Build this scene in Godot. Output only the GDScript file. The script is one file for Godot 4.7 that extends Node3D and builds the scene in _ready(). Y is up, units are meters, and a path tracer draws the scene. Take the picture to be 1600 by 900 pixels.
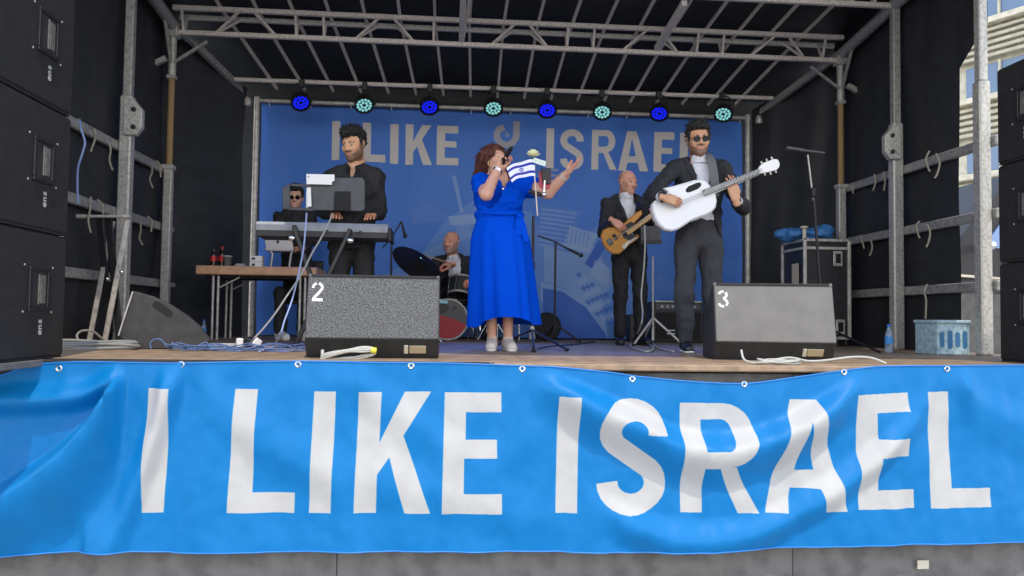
extends Node3D
# An open-air trailer stage: camera, sky and sun first, then the stage itself, then the things on it, the people, and the small details.

const DECK := 1.2
var M := {}
var T := {}
var taken := {}
var rng := RandomNumberGenerator.new()
var wrinkle := FastNoiseLite.new()

func _ready() -> void:
	rng.seed = 7
	wrinkle.seed = 3
	wrinkle.frequency = 1.0
	wrinkle.fractal_octaves = 2
	# camera
	var cam := Camera3D.new()
	cam.name = "camera"
	cam.position = Vector3(0, 1.443, 0)
	cam.rotation_degrees = Vector3(2.35, -4.76, 0.75)
	cam.fov = 41.112
	cam.near = 0.05
	cam.far = 400.0
	add_child(cam)
	cam.current = true
	# sky and exposure
	var we := WorldEnvironment.new()
	we.name = "environment"
	var env := Environment.new()
	env.background_mode = Environment.BG_SKY
	var sm := ProceduralSkyMaterial.new()
	sm.sky_top_color = Color(0.4, 0.5, 0.64)
	sm.sky_horizon_color = Color(0.98, 0.96, 0.93)
	sm.sky_curve = 0.3
	sm.ground_bottom_color = Color(0.3, 0.29, 0.28)
	sm.ground_horizon_color = Color(0.6, 0.6, 0.6)
	sm.sky_energy_multiplier = 2.2
	var sky := Sky.new()
	sky.sky_material = sm
	env.sky = sky
	env.tonemap_mode = Environment.TONE_MAPPER_LINEAR
	env.tonemap_exposure = 0.71
	env.sdfgi_enabled = true
	env.ssao_enabled = true
	env.ssil_enabled = true
	we.environment = env
	add_child(we)
	# sun: high, in front of the stage and a little to the right
	var sun := DirectionalLight3D.new()
	sun.name = "sun"
	sun.light_energy = 1.35
	sun.light_angular_distance = 0.5
	sun.light_color = Color(1.0, 0.95, 0.87)
	sun.shadow_enabled = true
	add_child(sun)
	sun.look_at_from_position(Vector3(0.095, 0.9, 0.425) * 20.0, Vector3.ZERO)
	make_materials()
	build_ground()
	build_stage()
	build_frame()
	build_tarps()
	build_backdrop()
	build_banner()
	build_outside()
	build_lamps()
	build_speakers()
	build_wedges()
	build_keyboard()
	build_table()
	build_drums()
	build_stands()
	build_right_side()
	build_singer()
	build_guitarist()
	build_bassist()
	build_keyboardist()
	build_drummer()
	build_seated()
	build_cables()

# ---------------------------------------------------------------- shapes
class B:
	var v := PackedVector3Array()
	var n := PackedVector3Array()
	var u := PackedVector2Array()
	var c := PackedColorArray()
	var i := PackedInt32Array()

	func vert(p: Vector3, nn: Vector3, t := Vector2.ZERO) -> int:
		v.append(p); n.append(nn); u.append(t)
		return v.size() - 1

	func tri(a: Vector3, b: Vector3, d: Vector3) -> void:   # counter-clockwise seen from outside
		var nn := (b - a).cross(d - a).normalized()
		var k := vert(a, nn); vert(b, nn); vert(d, nn)
		i.append(k); i.append(k + 2); i.append(k + 1)

	func quad(a: Vector3, b: Vector3, d: Vector3, e: Vector3, uv := []) -> void:
		var nn := (d - a).cross(e - b).normalized()
		var k := vert(a, nn, uv[0] if uv else Vector2(0, 1)); vert(b, nn, uv[1] if uv else Vector2(1, 1)); vert(d, nn, uv[2] if uv else Vector2(1, 0)); vert(e, nn, uv[3] if uv else Vector2(0, 0))
		for q in [k, k + 2, k + 1, k, k + 3, k + 2]: i.append(q)

	func box(ctr: Vector3, size: Vector3, bs := Basis(), ch := 0.0) -> void:
		var h := size * 0.5
		ch = minf(ch, minf(h.x, minf(h.y, h.z)) * 0.9)
		for ax in 3:
			var b1 := (ax + 1) % 3
			var b2 := (ax + 2) % 3
			for s in [-1.0, 1.0]:
				var q := []
				for st in [[-1, -1], [1, -1], [1, 1], [-1, 1]]:
					var p := Vector3.ZERO
					p[ax] = h[ax] * s
					p[b1] = (h[b1] - ch) * st[0] * s
					p[b2] = (h[b2] - ch) * st[1]
					q.append(ctr + bs * p)
				quad(q[0], q[1], q[2], q[3])
		if ch > 0.0:
			for ax in 3:
				var b1 := (ax + 1) % 3
				var b2 := (ax + 2) % 3
				for st in [[-1, -1], [1, -1], [1, 1], [-1, 1]]:
					var q := []
					for e in [[0, -1], [0, 1], [1, 1], [1, -1]]:
						var p := Vector3.ZERO
						p[ax] = (h[ax] - ch) * e[1]
						p[b1] = (h[b1] - (ch if e[0] == 1 else 0.0)) * st[0]
						p[b2] = (h[b2] - (ch if e[0] == 0 else 0.0)) * st[1]
						q.append(ctr + bs * p)
					if st[0] * st[1] > 0: quad(q[0], q[3], q[2], q[1])
					else: quad(q[0], q[1], q[2], q[3])
			for sx in [-1.0, 1.0]:
				for sy in [-1.0, 1.0]:
					for sz in [-1.0, 1.0]:
						var a := ctr + bs * Vector3(h.x * sx, (h.y - ch) * sy, (h.z - ch) * sz)
						var b := ctr + bs * Vector3((h.x - ch) * sx, h.y * sy, (h.z - ch) * sz)
						var d := ctr + bs * Vector3((h.x - ch) * sx, (h.y - ch) * sy, h.z * sz)
						if sx * sy * sz > 0: tri(a, b, d)
						else: tri(a, d, b)

	func bar(a: Vector3, b: Vector3, w: float, hh: float, ch := 0.0, up := Vector3.UP) -> void:   # a beam of square section
		var y := (b - a).normalized()
		var x := up.cross(y)
		if x.length() < 0.05: x = Vector3.RIGHT.cross(y) if absf(y.x) < 0.9 else Vector3.BACK.cross(y)
		x = x.normalized()
		box((a + b) * 0.5, Vector3(w, (b - a).length(), hh), Basis(x, y, x.cross(y)), ch)

	func tube(pts: Array, r0: float, r1 := -1.0, sides := 8, caps := true) -> void:
		if r1 < 0.0: r1 = r0
		var m := pts.size()
		var x := Vector3.ZERO
		var first := v.size()
		for k in m:
			var dir: Vector3 = (pts[mini(k + 1, m - 1)] - pts[maxi(k - 1, 0)])
			dir = dir.normalized()
			if k == 0:
				x = dir.cross(Vector3.UP if absf(dir.y) < 0.9 else Vector3.RIGHT).normalized()
			x = (x - dir * x.dot(dir)).normalized()
			var y := dir.cross(x)
			var r := lerpf(r0, r1, float(k) / maxi(m - 1, 1))
			for s in sides:
				var an := TAU * s / sides
				var nn := x * cos(an) + y * sin(an)
				vert(pts[k] + nn * r, nn)
		for k in m - 1:
			for s in sides:
				var a := first + k * sides + s
				var b := first + k * sides + (s + 1) % sides
				for q in [a, a + sides, b, b, a + sides, b + sides]: i.append(q)
		if caps:
			for e in [0, m - 1]:
				var dir: Vector3 = (pts[1] - pts[0] if e else pts[0] - pts[1]).normalized()
				if e: dir = (pts[m - 1] - pts[m - 2]).normalized()
				var ctr := vert(pts[e], dir)
				var ring := v.size()
				for s in sides: vert(v[first + e * sides + s], dir)
				for s in sides:
					var a := ring + s
					var b := ring + (s + 1) % sides
					if e:
						i.append(ctr); i.append(b); i.append(a)
					else:
						i.append(ctr); i.append(a); i.append(b)

	func lathe(prof: Array, xf: Transform3D, sides := 24) -> void:   # prof: radius, height from bottom to top
		for k in prof.size() - 1:
			var p: Vector2 = prof[k]
			var q: Vector2 = prof[k + 1]
			var d := q - p
			var nn := Vector2(d.y, -d.x).normalized()
			var first := v.size()
			for s in sides + 1:
				var an := TAU * s / sides
				var dir := Vector3(cos(an), 0, -sin(an))
				var nor := (xf.basis * (dir * nn.x + Vector3.UP * nn.y)).normalized()
				vert(xf * (dir * p.x + Vector3.UP * p.y), nor, Vector2(float(s) / sides, 0))
				vert(xf * (dir * q.x + Vector3.UP * q.y), nor, Vector2(float(s) / sides, 1))
			for s in sides:
				var a := first + s * 2
				for t in [a, a + 3, a + 2, a, a + 1, a + 3]: i.append(t)

	func prism(poly: Array, xf: Transform3D, depth: float, ch := 0.0) -> void:   # flat points x, y, x, y ...; front at z = 0, goes back
		var pts := PackedVector2Array()
		for k in poly.size() / 2: pts.append(Vector2(poly[k * 2], poly[k * 2 + 1]))
		if Geometry2D.is_polygon_clockwise(pts): pts.reverse()   # now counter-clockwise, y up
		var m := pts.size()
		var inset := PackedVector2Array()
		for k in m:
			var e0 := (pts[k] - pts[(k + m - 1) % m]).normalized()
			var e1 := (pts[(k + 1) % m] - pts[k]).normalized()
			var inw := (Vector2(-e0.y, e0.x) + Vector2(-e1.y, e1.x)).normalized()
			inset.append(pts[k] + inw * ch)
		var tris := Geometry2D.triangulate_polygon(inset)
		for side in 2:
			var nor := (xf.basis.z * (1.0 if side == 0 else -1.0)).normalized()
			var k0 := v.size()
			for p in inset: vert(xf * Vector3(p.x, p.y, 0.0 if side == 0 else -depth), nor, p)
			for k in tris.size() / 3:
				var a := tris[k * 3]
				var b := tris[k * 3 + 1]
				var d := tris[k * 3 + 2]
				var ccw := (inset[b] - inset[a]).cross(inset[d] - inset[a]) > 0
				if ccw == (side == 0):
					i.append(k0 + a); i.append(k0 + d); i.append(k0 + b)
				else:
					i.append(k0 + a); i.append(k0 + b); i.append(k0 + d)
		for k in m:
			var j := (k + 1) % m
			var a := xf * Vector3(pts[k].x, pts[k].y, -ch)
			var b := xf * Vector3(pts[j].x, pts[j].y, -ch)
			var a2 := xf * Vector3(pts[k].x, pts[k].y, -depth + ch)
			var b2 := xf * Vector3(pts[j].x, pts[j].y, -depth + ch)
			quad(a2, b2, b, a)
			if ch > 0.0:
				quad(a, b, xf * Vector3(inset[j].x, inset[j].y, 0), xf * Vector3(inset[k].x, inset[k].y, 0))
				quad(xf * Vector3(inset[k].x, inset[k].y, -depth), xf * Vector3(inset[j].x, inset[j].y, -depth), b2, a2)

	func sheet(rows: Array, uvs := [], wrap := false) -> void:   # rows of points, smooth; the front is to the left of a row seen with the next row above
		var first := v.size()
		var h := rows.size()
		var w: int = rows[0].size()
		for r in h:
			for k in w:
				var l: int = (k - 1 + w - (1 if k == 0 else 0)) % w if wrap else maxi(k - 1, 0)
				var g: int = (k + 1 + (1 if k == w - 1 else 0)) % w if wrap else mini(k + 1, w - 1)
				var dx: Vector3 = rows[r][g] - rows[r][l]
				var dy: Vector3 = rows[mini(r + 1, h - 1)][k] - rows[maxi(r - 1, 0)][k]
				vert(rows[r][k], dx.cross(dy).normalized(), uvs[r][k] if uvs else Vector2(float(k) / (w - 1), 1.0 - float(r) / (h - 1)))
		for r in h - 1:
			for k in w - 1:
				var a := first + r * w + k
				for q in [a, a + w + 1, a + 1, a, a + w, a + w + 1]: i.append(q)

	func ball(ctr: Vector3, rad: Vector3, bs := Basis(), sides := 12, rings := 8) -> void:
		var first := v.size()
		for r in rings + 1:
			var th := PI * r / rings
			for s in sides + 1:
				var an := TAU * s / sides
				var d := Vector3(sin(th) * cos(an), cos(th), sin(th) * sin(an))
				vert(ctr + bs * (d * rad), (bs * (d / rad)).normalized())
		for r in rings:
			for s in sides:
				var a := first + r * (sides + 1) + s
				for q in [a, a + sides + 1, a + 1, a + 1, a + sides + 1, a + sides + 2]: i.append(q)

	func add(o: B, xf := Transform3D()) -> void:
		var k := v.size()
		for q in o.v.size():
			v.append(xf * o.v[q]); n.append((xf.basis * o.n[q]).normalized()); u.append(o.u[q])
		if o.c.size(): c.append_array(o.c)
		for q in o.i: i.append(q + k)

	func mesh(inv: Transform3D) -> ArrayMesh:
		var vv := PackedVector3Array(v)
		var nv := PackedVector3Array(n)
		for k in vv.size():
			vv[k] = inv * vv[k]
			nv[k] = (inv.basis * nv[k]).normalized()
		var a := []
		a.resize(Mesh.ARRAY_MAX)
		a[Mesh.ARRAY_VERTEX] = vv
		a[Mesh.ARRAY_NORMAL] = nv
		a[Mesh.ARRAY_TEX_UV] = u
		if c.size() == v.size(): a[Mesh.ARRAY_COLOR] = c
		a[Mesh.ARRAY_INDEX] = i
		var m := ArrayMesh.new()
		m.add_surface_from_arrays(Mesh.PRIMITIVE_TRIANGLES, a)
		return m

# a distance field on a grid: soft-joined limbs, meshed as surface nets
class Field:
	var o: Vector3
	var c: float
	var nx: int
	var ny: int
	var nz: int
	var d := PackedFloat32Array()

	func _init(lo: Vector3, hi: Vector3, cell: float) -> void:
		o = lo; c = cell
		nx = int((hi.x - lo.x) / cell) + 2
		ny = int((hi.y - lo.y) / cell) + 2
		nz = int((hi.z - lo.z) / cell) + 2
		d.resize(nx * ny * nz)
		d.fill(1.0)

	func lim(a: Vector3, b: Vector3, wa: float, da: float, wb: float, db: float, side := Vector3.RIGHT, k := 0.03) -> void:
		# a limb from a to b: half width w along side, half depth d across it
		var ax := b - a
		var ln := ax.length()
		var y := ax / ln if ln > 0.0001 else Vector3.UP
		var x := side - y * side.dot(y)
		x = x.normalized() if x.length() > 0.01 else y.cross(Vector3.BACK).normalized()
		var z := x.cross(y)
		var mr := maxf(maxf(wa, wb), maxf(da, db)) + k + c * 2.0
		var lo := a.min(b) - Vector3(mr, mr, mr)
		var hi := a.max(b) + Vector3(mr, mr, mr)
		var i0 := clampi(int((lo.x - o.x) / c), 0, nx - 1)
		var i1 := clampi(int((hi.x - o.x) / c) + 1, 0, nx - 1)
		var j0 := clampi(int((lo.y - o.y) / c), 0, ny - 1)
		var j1 := clampi(int((hi.y - o.y) / c) + 1, 0, ny - 1)
		var k0 := clampi(int((lo.z - o.z) / c), 0, nz - 1)
		var k1 := clampi(int((hi.z - o.z) / c) + 1, 0, nz - 1)
		var kk := maxf(k, 0.0001)
		for kz in range(k0, k1 + 1):
			for j in range(j0, j1 + 1):
				var p := Vector3(o.x + i0 * c, o.y + j * c, o.z + kz * c) - a
				var q := (kz * ny + j) * nx + i0
				for ii in range(i0, i1 + 1):
					var t := p.dot(y)
					var tc := clampf(t, 0.0, ln)
					var f := tc / ln if ln > 0.0001 else 0.0
					var w := wa + (wb - wa) * f
					var dd := da + (db - da) * f
					var uu := p.dot(x) / w
					var vv := p.dot(z) / dd
					var mn := minf(w, dd)
					var e := (t - tc) / mn
					var dist := (sqrt(uu * uu + vv * vv + e * e) - 1.0) * mn
					var old := d[q]
					var h := maxf(kk - absf(old - dist), 0.0) / kk
					d[q] = minf(old, dist) - h * h * kk * 0.25
					p.x += c
					q += 1

	func cap(a: Vector3, b: Vector3, ra: float, rb: float, k := 0.03) -> void:
		lim(a, b, ra, ra, rb, rb, Vector3.RIGHT if absf((b - a).normalized().x) < 0.8 else Vector3.UP, k)

	func ell(p: Vector3, r: Vector3, k := 0.03) -> void:   # an ellipsoid along the axes
		var mr := maxf(r.x, maxf(r.y, r.z)) + k + c * 2.0
		var i0 := clampi(int((p.x - mr - o.x) / c), 0, nx - 1)
		var i1 := clampi(int((p.x + mr - o.x) / c) + 1, 0, nx - 1)
		var j0 := clampi(int((p.y - mr - o.y) / c), 0, ny - 1)
		var j1 := clampi(int((p.y + mr - o.y) / c) + 1, 0, ny - 1)
		var k0 := clampi(int((p.z - mr - o.z) / c), 0, nz - 1)
		var k1 := clampi(int((p.z + mr - o.z) / c) + 1, 0, nz - 1)
		var mn := minf(r.x, minf(r.y, r.z))
		for kz in range(k0, k1 + 1):
			for j in range(j0, j1 + 1):
				var q := (kz * ny + j) * nx + i0
				for ii in range(i0, i1 + 1):
					var e := (Vector3(o.x + ii * c, o.y + j * c, o.z + kz * c) - p) / r
					var dist := (e.length() - 1.0) * mn
					var old := d[q]
					var h := maxf(k - absf(old - dist), 0.0) / maxf(k, 0.0001)
					d[q] = minf(old, dist) - h * h * k * 0.25
					q += 1

	func cut(f: Callable) -> void:   # f is positive inside what is taken away
		for kz in nz:
			for j in ny:
				var q := (kz * ny + j) * nx
				for ii in nx:
					if d[q] < 0.06:
						d[q] = maxf(d[q], f.call(Vector3(o.x + ii * c, o.y + j * c, o.z + kz * c)))
					q += 1

	func mesh() -> B:
		var b := B.new()
		var cell := PackedInt32Array()
		cell.resize(d.size())
		cell.fill(-1)
		var sx := 1
		var sy := nx
		var sz := nx * ny
		var step := [sx, sy, sz]
		for kz in range(1, nz - 1):
			for j in range(1, ny - 1):
				var q := (kz * ny + j) * nx + 1
				for ii in range(1, nx - 1):
					if d[q] < 0.0:
						for ax in 3:
							var s: int = step[ax]
							var s1: int = step[(ax + 1) % 3]
							var s2: int = step[(ax + 2) % 3]
							if d[q + s] >= 0.0:
								_face(b, cell, q, s1, s2, true)
							if d[q - s] >= 0.0:
								_face(b, cell, q - s, s1, s2, false)
					q += 1
		# normals from the field
		for t in b.v.size():
			b.n[t] = b.n[t].normalized()
		return b

	func _face(b: B, cell: PackedInt32Array, q: int, s1: int, s2: int, out: bool) -> void:
		var a0 := _vert(b, cell, q - s1 - s2)
		var a1 := _vert(b, cell, q - s2)
		var a2 := _vert(b, cell, q)
		var a3 := _vert(b, cell, q - s1)
		if out:
			for t in [a0, a2, a1, a0, a3, a2]: b.i.append(t)
		else:
			for t in [a0, a1, a2, a0, a2, a3]: b.i.append(t)

	func _vert(b: B, cell: PackedInt32Array, q: int) -> int:
		if cell[q] >= 0: return cell[q]
		var kz := q / (nx * ny)
		var j := (q / nx) % ny
		var ii := q % nx
		var w := [d[q], d[q + 1], d[q + nx], d[q + nx + 1], d[q + nx * ny], d[q + nx * ny + 1], d[q + nx * ny + nx], d[q + nx * ny + nx + 1]]
		var sum := Vector3.ZERO
		var m := 0
		for e in [[0, 1], [2, 3], [4, 5], [6, 7], [0, 2], [1, 3], [4, 6], [5, 7], [0, 4], [1, 5], [2, 6], [3, 7]]:
			var x: float = w[e[0]]
			var y: float = w[e[1]]
			if (x < 0.0) != (y < 0.0):
				var t := x / (x - y)
				var pa := Vector3(e[0] & 1, (e[0] >> 1) & 1, e[0] >> 2)
				var pb := Vector3(e[1] & 1, (e[1] >> 1) & 1, e[1] >> 2)
				sum += pa.lerp(pb, t)
				m += 1
		var loc := sum / maxi(m, 1)
		var g := Vector3(w[1] + w[3] + w[5] + w[7] - w[0] - w[2] - w[4] - w[6], w[2] + w[3] + w[6] + w[7] - w[0] - w[1] - w[4] - w[5], w[4] + w[5] + w[6] + w[7] - w[0] - w[1] - w[2] - w[3])
		cell[q] = b.vert(o + (Vector3(ii, j, kz) + loc) * c, g)
		return cell[q]

func ruffle(b: B, amp: float, freq: Vector3, seed_at := 0.0) -> B:   # real creases: points moved along their normals
	for k in b.v.size():
		var p := b.v[k] * freq + Vector3(seed_at, seed_at * 0.7, 0)
		b.v[k] += b.n[k] * wrinkle.get_noise_3dv(p) * amp
	var nn := PackedVector3Array()
	nn.resize(b.v.size())
	for t in b.i.size() / 3:
		var a := b.i[t * 3]
		var e := b.i[t * 3 + 1]
		var f := b.i[t * 3 + 2]
		var w := (b.v[f] - b.v[a]).cross(b.v[e] - b.v[a])
		nn[a] += w; nn[e] += w; nn[f] += w
	for k in nn.size(): b.n[k] = nn[k].normalized()
	return b

# ---------------------------------------------------------------- naming
func numbered(called: String) -> String:
	var k: int = taken.get(called, 0)
	taken[called] = k + 1
	return called if k == 0 else "%s_%03d" % [called, k]

func thing(called: String, label: String, category: String, at := Vector3.ZERO, turn := 0.0, group := "") -> Node3D:
	var o := Node3D.new()
	o.name = numbered(called)
	add_child(o)
	o.position = at
	o.rotation.y = turn
	o.set_meta("label", label)
	o.set_meta("category", category)
	if group: o.set_meta("group", group)
	return o

func part(parent: Node3D, called: String, b: B, m: Material, label := "") -> MeshInstance3D:   # b is in world metres
	var o := MeshInstance3D.new()
	o.name = called
	parent.add_child(o, true)
	o.mesh = b.mesh(parent.global_transform.affine_inverse())
	o.material_override = m
	o.cast_shadow = GeometryInstance3D.SHADOW_CASTING_SETTING_ON
	if label: o.set_meta("label", label)
	return o

func single(called: String, label: String, category: String, b: B, m: Material, at := Vector3.ZERO, group := "") -> MeshInstance3D:
	var o := MeshInstance3D.new()
	o.name = numbered(called)
	add_child(o)
	o.position = at
	o.mesh = b.mesh(Transform3D(Basis(), -at))
	o.material_override = m
	o.set_meta("label", label)
	o.set_meta("category", category)
	if group: o.set_meta("group", group)
	return o

func structure(called: String, b: B, m: Material) -> MeshInstance3D:
	var o := MeshInstance3D.new()
	o.name = numbered(called)
	add_child(o)
	o.mesh = b.mesh(Transform3D())
	o.material_override = m
	o.set_meta("kind", "structure")
	return o

func smooth(pts: Array, per := 6) -> Array:   # Catmull-Rom through the points
	var out := []
	var m := pts.size()
	for k in m - 1:
		for s in per:
			var t := float(s) / per
			out.append(pts[k].cubic_interpolate(pts[k + 1], pts[maxi(k - 1, 0)], pts[mini(k + 2, m - 1)], t))
	out.append(pts[m - 1])
	return out

func curve_y(c: Array, x: float) -> float:   # flat list x, y ... with rising x
	var m := c.size() / 2
	if x <= c[0]: return c[1]
	for k in m - 1:
		var x0: float = c[k * 2]
		var x1: float = c[k * 2 + 2]
		if x <= x1:
			var t := (x - x0) / (x1 - x0)
			var ym: float = c[maxi(k - 1, 0) * 2 + 1]
			var yp: float = c[mini(k + 2, m - 1) * 2 + 1]
			return cubic_interpolate(c[k * 2 + 1], c[k * 2 + 3], ym, yp, t)
	return c[m * 2 - 1]

# ---------------------------------------------------------------- materials
func noise_tex(size: int, freq: float, oct: int, ramp: Array, as_normal := false, strength := 4.0, seed_n := 1, kind := FastNoiseLite.TYPE_SIMPLEX_SMOOTH) -> NoiseTexture2D:
	var t := NoiseTexture2D.new()
	var f := FastNoiseLite.new()
	f.noise_type = kind
	f.seed = seed_n
	f.frequency = freq
	f.fractal_octaves = oct
	t.width = size
	t.height = size
	t.seamless = true
	t.noise = f
	if as_normal:
		t.as_normal_map = true
		t.bump_strength = strength
	else:
		var g := Gradient.new()
		var offs := PackedFloat32Array()
		var cols := PackedColorArray()
		for r in ramp:
			offs.append(r[0]); cols.append(Color(r[1], r[1], r[1]))
		g.offsets = offs
		g.colors = cols
		t.color_ramp = g
	return t

func mk(r: float, g: float, b: float, rough := 0.6, metal := 0.0, tex := "", scale := 1.0, nor := "", nscale := 1.0) -> StandardMaterial3D:   # linear base colour
	var m := StandardMaterial3D.new()
	m.albedo_color = Color(r, g, b).linear_to_srgb()
	m.roughness = rough
	m.metallic = metal
	if tex:
		m.albedo_texture = T[tex]
		m.uv1_triplanar = true
		m.uv1_world_triplanar = true
		m.uv1_scale = Vector3(scale, scale, scale)
	if nor:
		m.normal_enabled = true
		m.normal_texture = T[nor]
		m.normal_scale = nscale
		m.uv1_triplanar = true
		m.uv1_world_triplanar = true
		m.uv1_scale = Vector3(scale, scale, scale)
	return m

func make_materials() -> void:
	T.grime = noise_tex(512, 0.012, 5, [[0.25, 0.84], [0.5, 0.94], [0.75, 1.0]])
	T.cloud = noise_tex(256, 0.02, 4, [[0.2, 0.92], [0.8, 1.0]], false, 0, 5)
	T.speck = noise_tex(512, 0.12, 2, [[0.3, 0.62], [0.55, 0.76], [0.72, 1.0]], false, 0, 9)
	T.bumps = noise_tex(512, 0.11, 2, [], true, 7.0, 9)
	T.fine = noise_tex(512, 0.2, 3, [], true, 3.0, 11)
	T.worn = noise_tex(512, 0.03, 5, [[0.2, 0.84], [0.42, 0.94], [0.6, 1.0]], false, 0, 21)
	T.wood = noise_tex(512, 0.02, 5, [[0.2, 0.7], [0.5, 0.9], [0.8, 1.0]], false, 0, 31)
	M.steel = mk(0.5, 0.49, 0.45, 0.45, 0.3, "worn", 1.4)
	M.rail = mk(0.36, 0.36, 0.34, 0.5, 0.3, "worn", 1.1)
	M.rust = mk(0.36, 0.24, 0.11, 0.75, 0.1, "worn", 3.0)
	M.alu = mk(0.6, 0.57, 0.52, 0.45, 0.3, "grime", 2.0)
	M.truss = mk(0.66, 0.6, 0.54, 0.5, 0.0, "worn", 1.6)
	M.chrome = mk(0.7, 0.7, 0.7, 0.18, 1.0)
	M.black = mk(0.012, 0.012, 0.013, 0.5, 0.0, "grime", 2.0)
	M.black_matt = mk(0.014, 0.014, 0.016, 0.85, 0.0, "cloud", 2.0)
	M.black_metal = mk(0.02, 0.02, 0.022, 0.4, 0.3)
	M.tarp = mk(0.025, 0.027, 0.031, 0.62, 0.0, "grime", 0.7)
	M.cabinet = mk(0.012, 0.012, 0.013, 0.7, 0.0, "grime", 1.3, "fine", 0.5)
	M.wedge = mk(0.17, 0.175, 0.18, 0.5, 0.0, "speck", 1.4, "bumps", 0.9)
	M.wedge_smooth = mk(0.15, 0.145, 0.135, 0.55, 0.0, "cloud", 1.2, "fine", 0.25)
	M.wedge_dark = mk(0.025, 0.025, 0.028, 0.6, 0.0, "grime", 1.5, "fine", 0.5)
	M.white_paint = mk(0.72, 0.72, 0.7, 0.6, 0.0, "cloud", 5.0)
	M.white = mk(0.75, 0.75, 0.73, 0.4)
	M.paper = mk(0.55, 0.5, 0.4, 0.8)
	M.deck = mk(0.33, 0.23, 0.15, 0.62, 0.0, "grime", 0.9, "fine", 0.3)
	M.fascia = mk(0.15, 0.147, 0.143, 0.8, 0.0, "grime", 0.8, "fine", 0.4)
	M.trim = mk(0.03, 0.03, 0.033, 0.6, 0.2, "grime", 1.0)
	M.ground = mk(0.44, 0.425, 0.4, 0.9, 0.0, "grime", 0.4, "fine", 0.5)
	M.strap = mk(0.33, 0.3, 0.24, 0.9, 0.0, "cloud", 9.0)
	M.cable_grey = mk(0.42, 0.42, 0.38, 0.5)
	M.cable_white = mk(0.42, 0.43, 0.4, 0.5)
	M.cable_black = mk(0.015, 0.015, 0.016, 0.5)
	M.cable_blue = mk(0.1, 0.16, 0.33, 0.5)
	M.yellow = mk(0.7, 0.62, 0.05, 0.5)
	M.table = mk(0.62, 0.35, 0.2, 0.45, 0.0, "cloud", 2.2)
	M.laptop = mk(0.36, 0.35, 0.36, 0.35, 0.6)
	M.grey_plastic = mk(0.055, 0.058, 0.065, 0.5, 0.0, "cloud", 3.0)
	M.key_body = mk(0.3, 0.32, 0.36, 0.4, 0.2, "cloud", 2.0)
	M.key_under = mk(0.06, 0.06, 0.065, 0.6)
	M.cap_blue = mk(0.02, 0.18, 0.65, 0.4)
	M.cap_red = mk(0.6, 0.02, 0.02, 0.4)
	M.label_blue = mk(0.06, 0.3, 0.7, 0.5)
	M.cola = mk(0.02, 0.008, 0.005, 0.15)
	M.bag_blue = mk(0.05, 0.2, 0.5, 0.6, 0.0, "cloud", 4.0)
	M.skin = mk(1, 1, 1, 0.5)
	M.skin.vertex_color_use_as_albedo = true
	M.skin.subsurf_scatter_enabled = true
	M.skin.subsurf_scatter_strength = 0.08
	M.hair_black = mk(0.008, 0.007, 0.007, 0.75, 0.0, "", 1.0)
	M.hair_red = mk(0.15, 0.034, 0.018, 0.7, 0.0, "speck", 7.0)
	M.suit = mk(0.016, 0.017, 0.022, 0.8, 0.0, "cloud", 5.0)
	M.suit_grey = mk(0.032, 0.034, 0.042, 0.8, 0.0, "cloud", 5.0)
	M.shirt_black = mk(0.012, 0.012, 0.013, 0.8, 0.0, "cloud", 5.0)
	M.shirt = mk(0.68, 0.68, 0.74, 0.8, 0.0, "cloud", 6.0)
	M.dress = mk(0.0, 0.062, 0.56, 0.8)
	M.dress.metallic_specular = 0.15
	M.shoe_black = mk(0.012, 0.012, 0.012, 0.35)
	M.shoe_pale = mk(0.6, 0.52, 0.46, 0.7)
	M.eye_white = mk(0.32, 0.28, 0.25, 0.3)
	M.glass_black = mk(0.008, 0.008, 0.009, 0.08)
	M.gold = mk(0.7, 0.5, 0.2, 0.25, 1.0)
	M.cream = mk(0.66, 0.62, 0.48, 0.7, 0.0, "grime", 0.3)
	var w := StandardMaterial3D.new()
	w.albedo_color = Color(0.75, 0.86, 0.95, 0.28)
	w.transparency = BaseMaterial3D.TRANSPARENCY_ALPHA
	w.roughness = 0.05
	M.clear = w

# ---------------------------------------------------------------- setting
func build_ground() -> void:
	var b := B.new()
	b.quad(Vector3(-200, -0.12, 120), Vector3(200, -0.12, 120), Vector3(200, -0.12, -200), Vector3(-200, -0.12, -200))
	structure("ground", b, M.ground)

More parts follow.
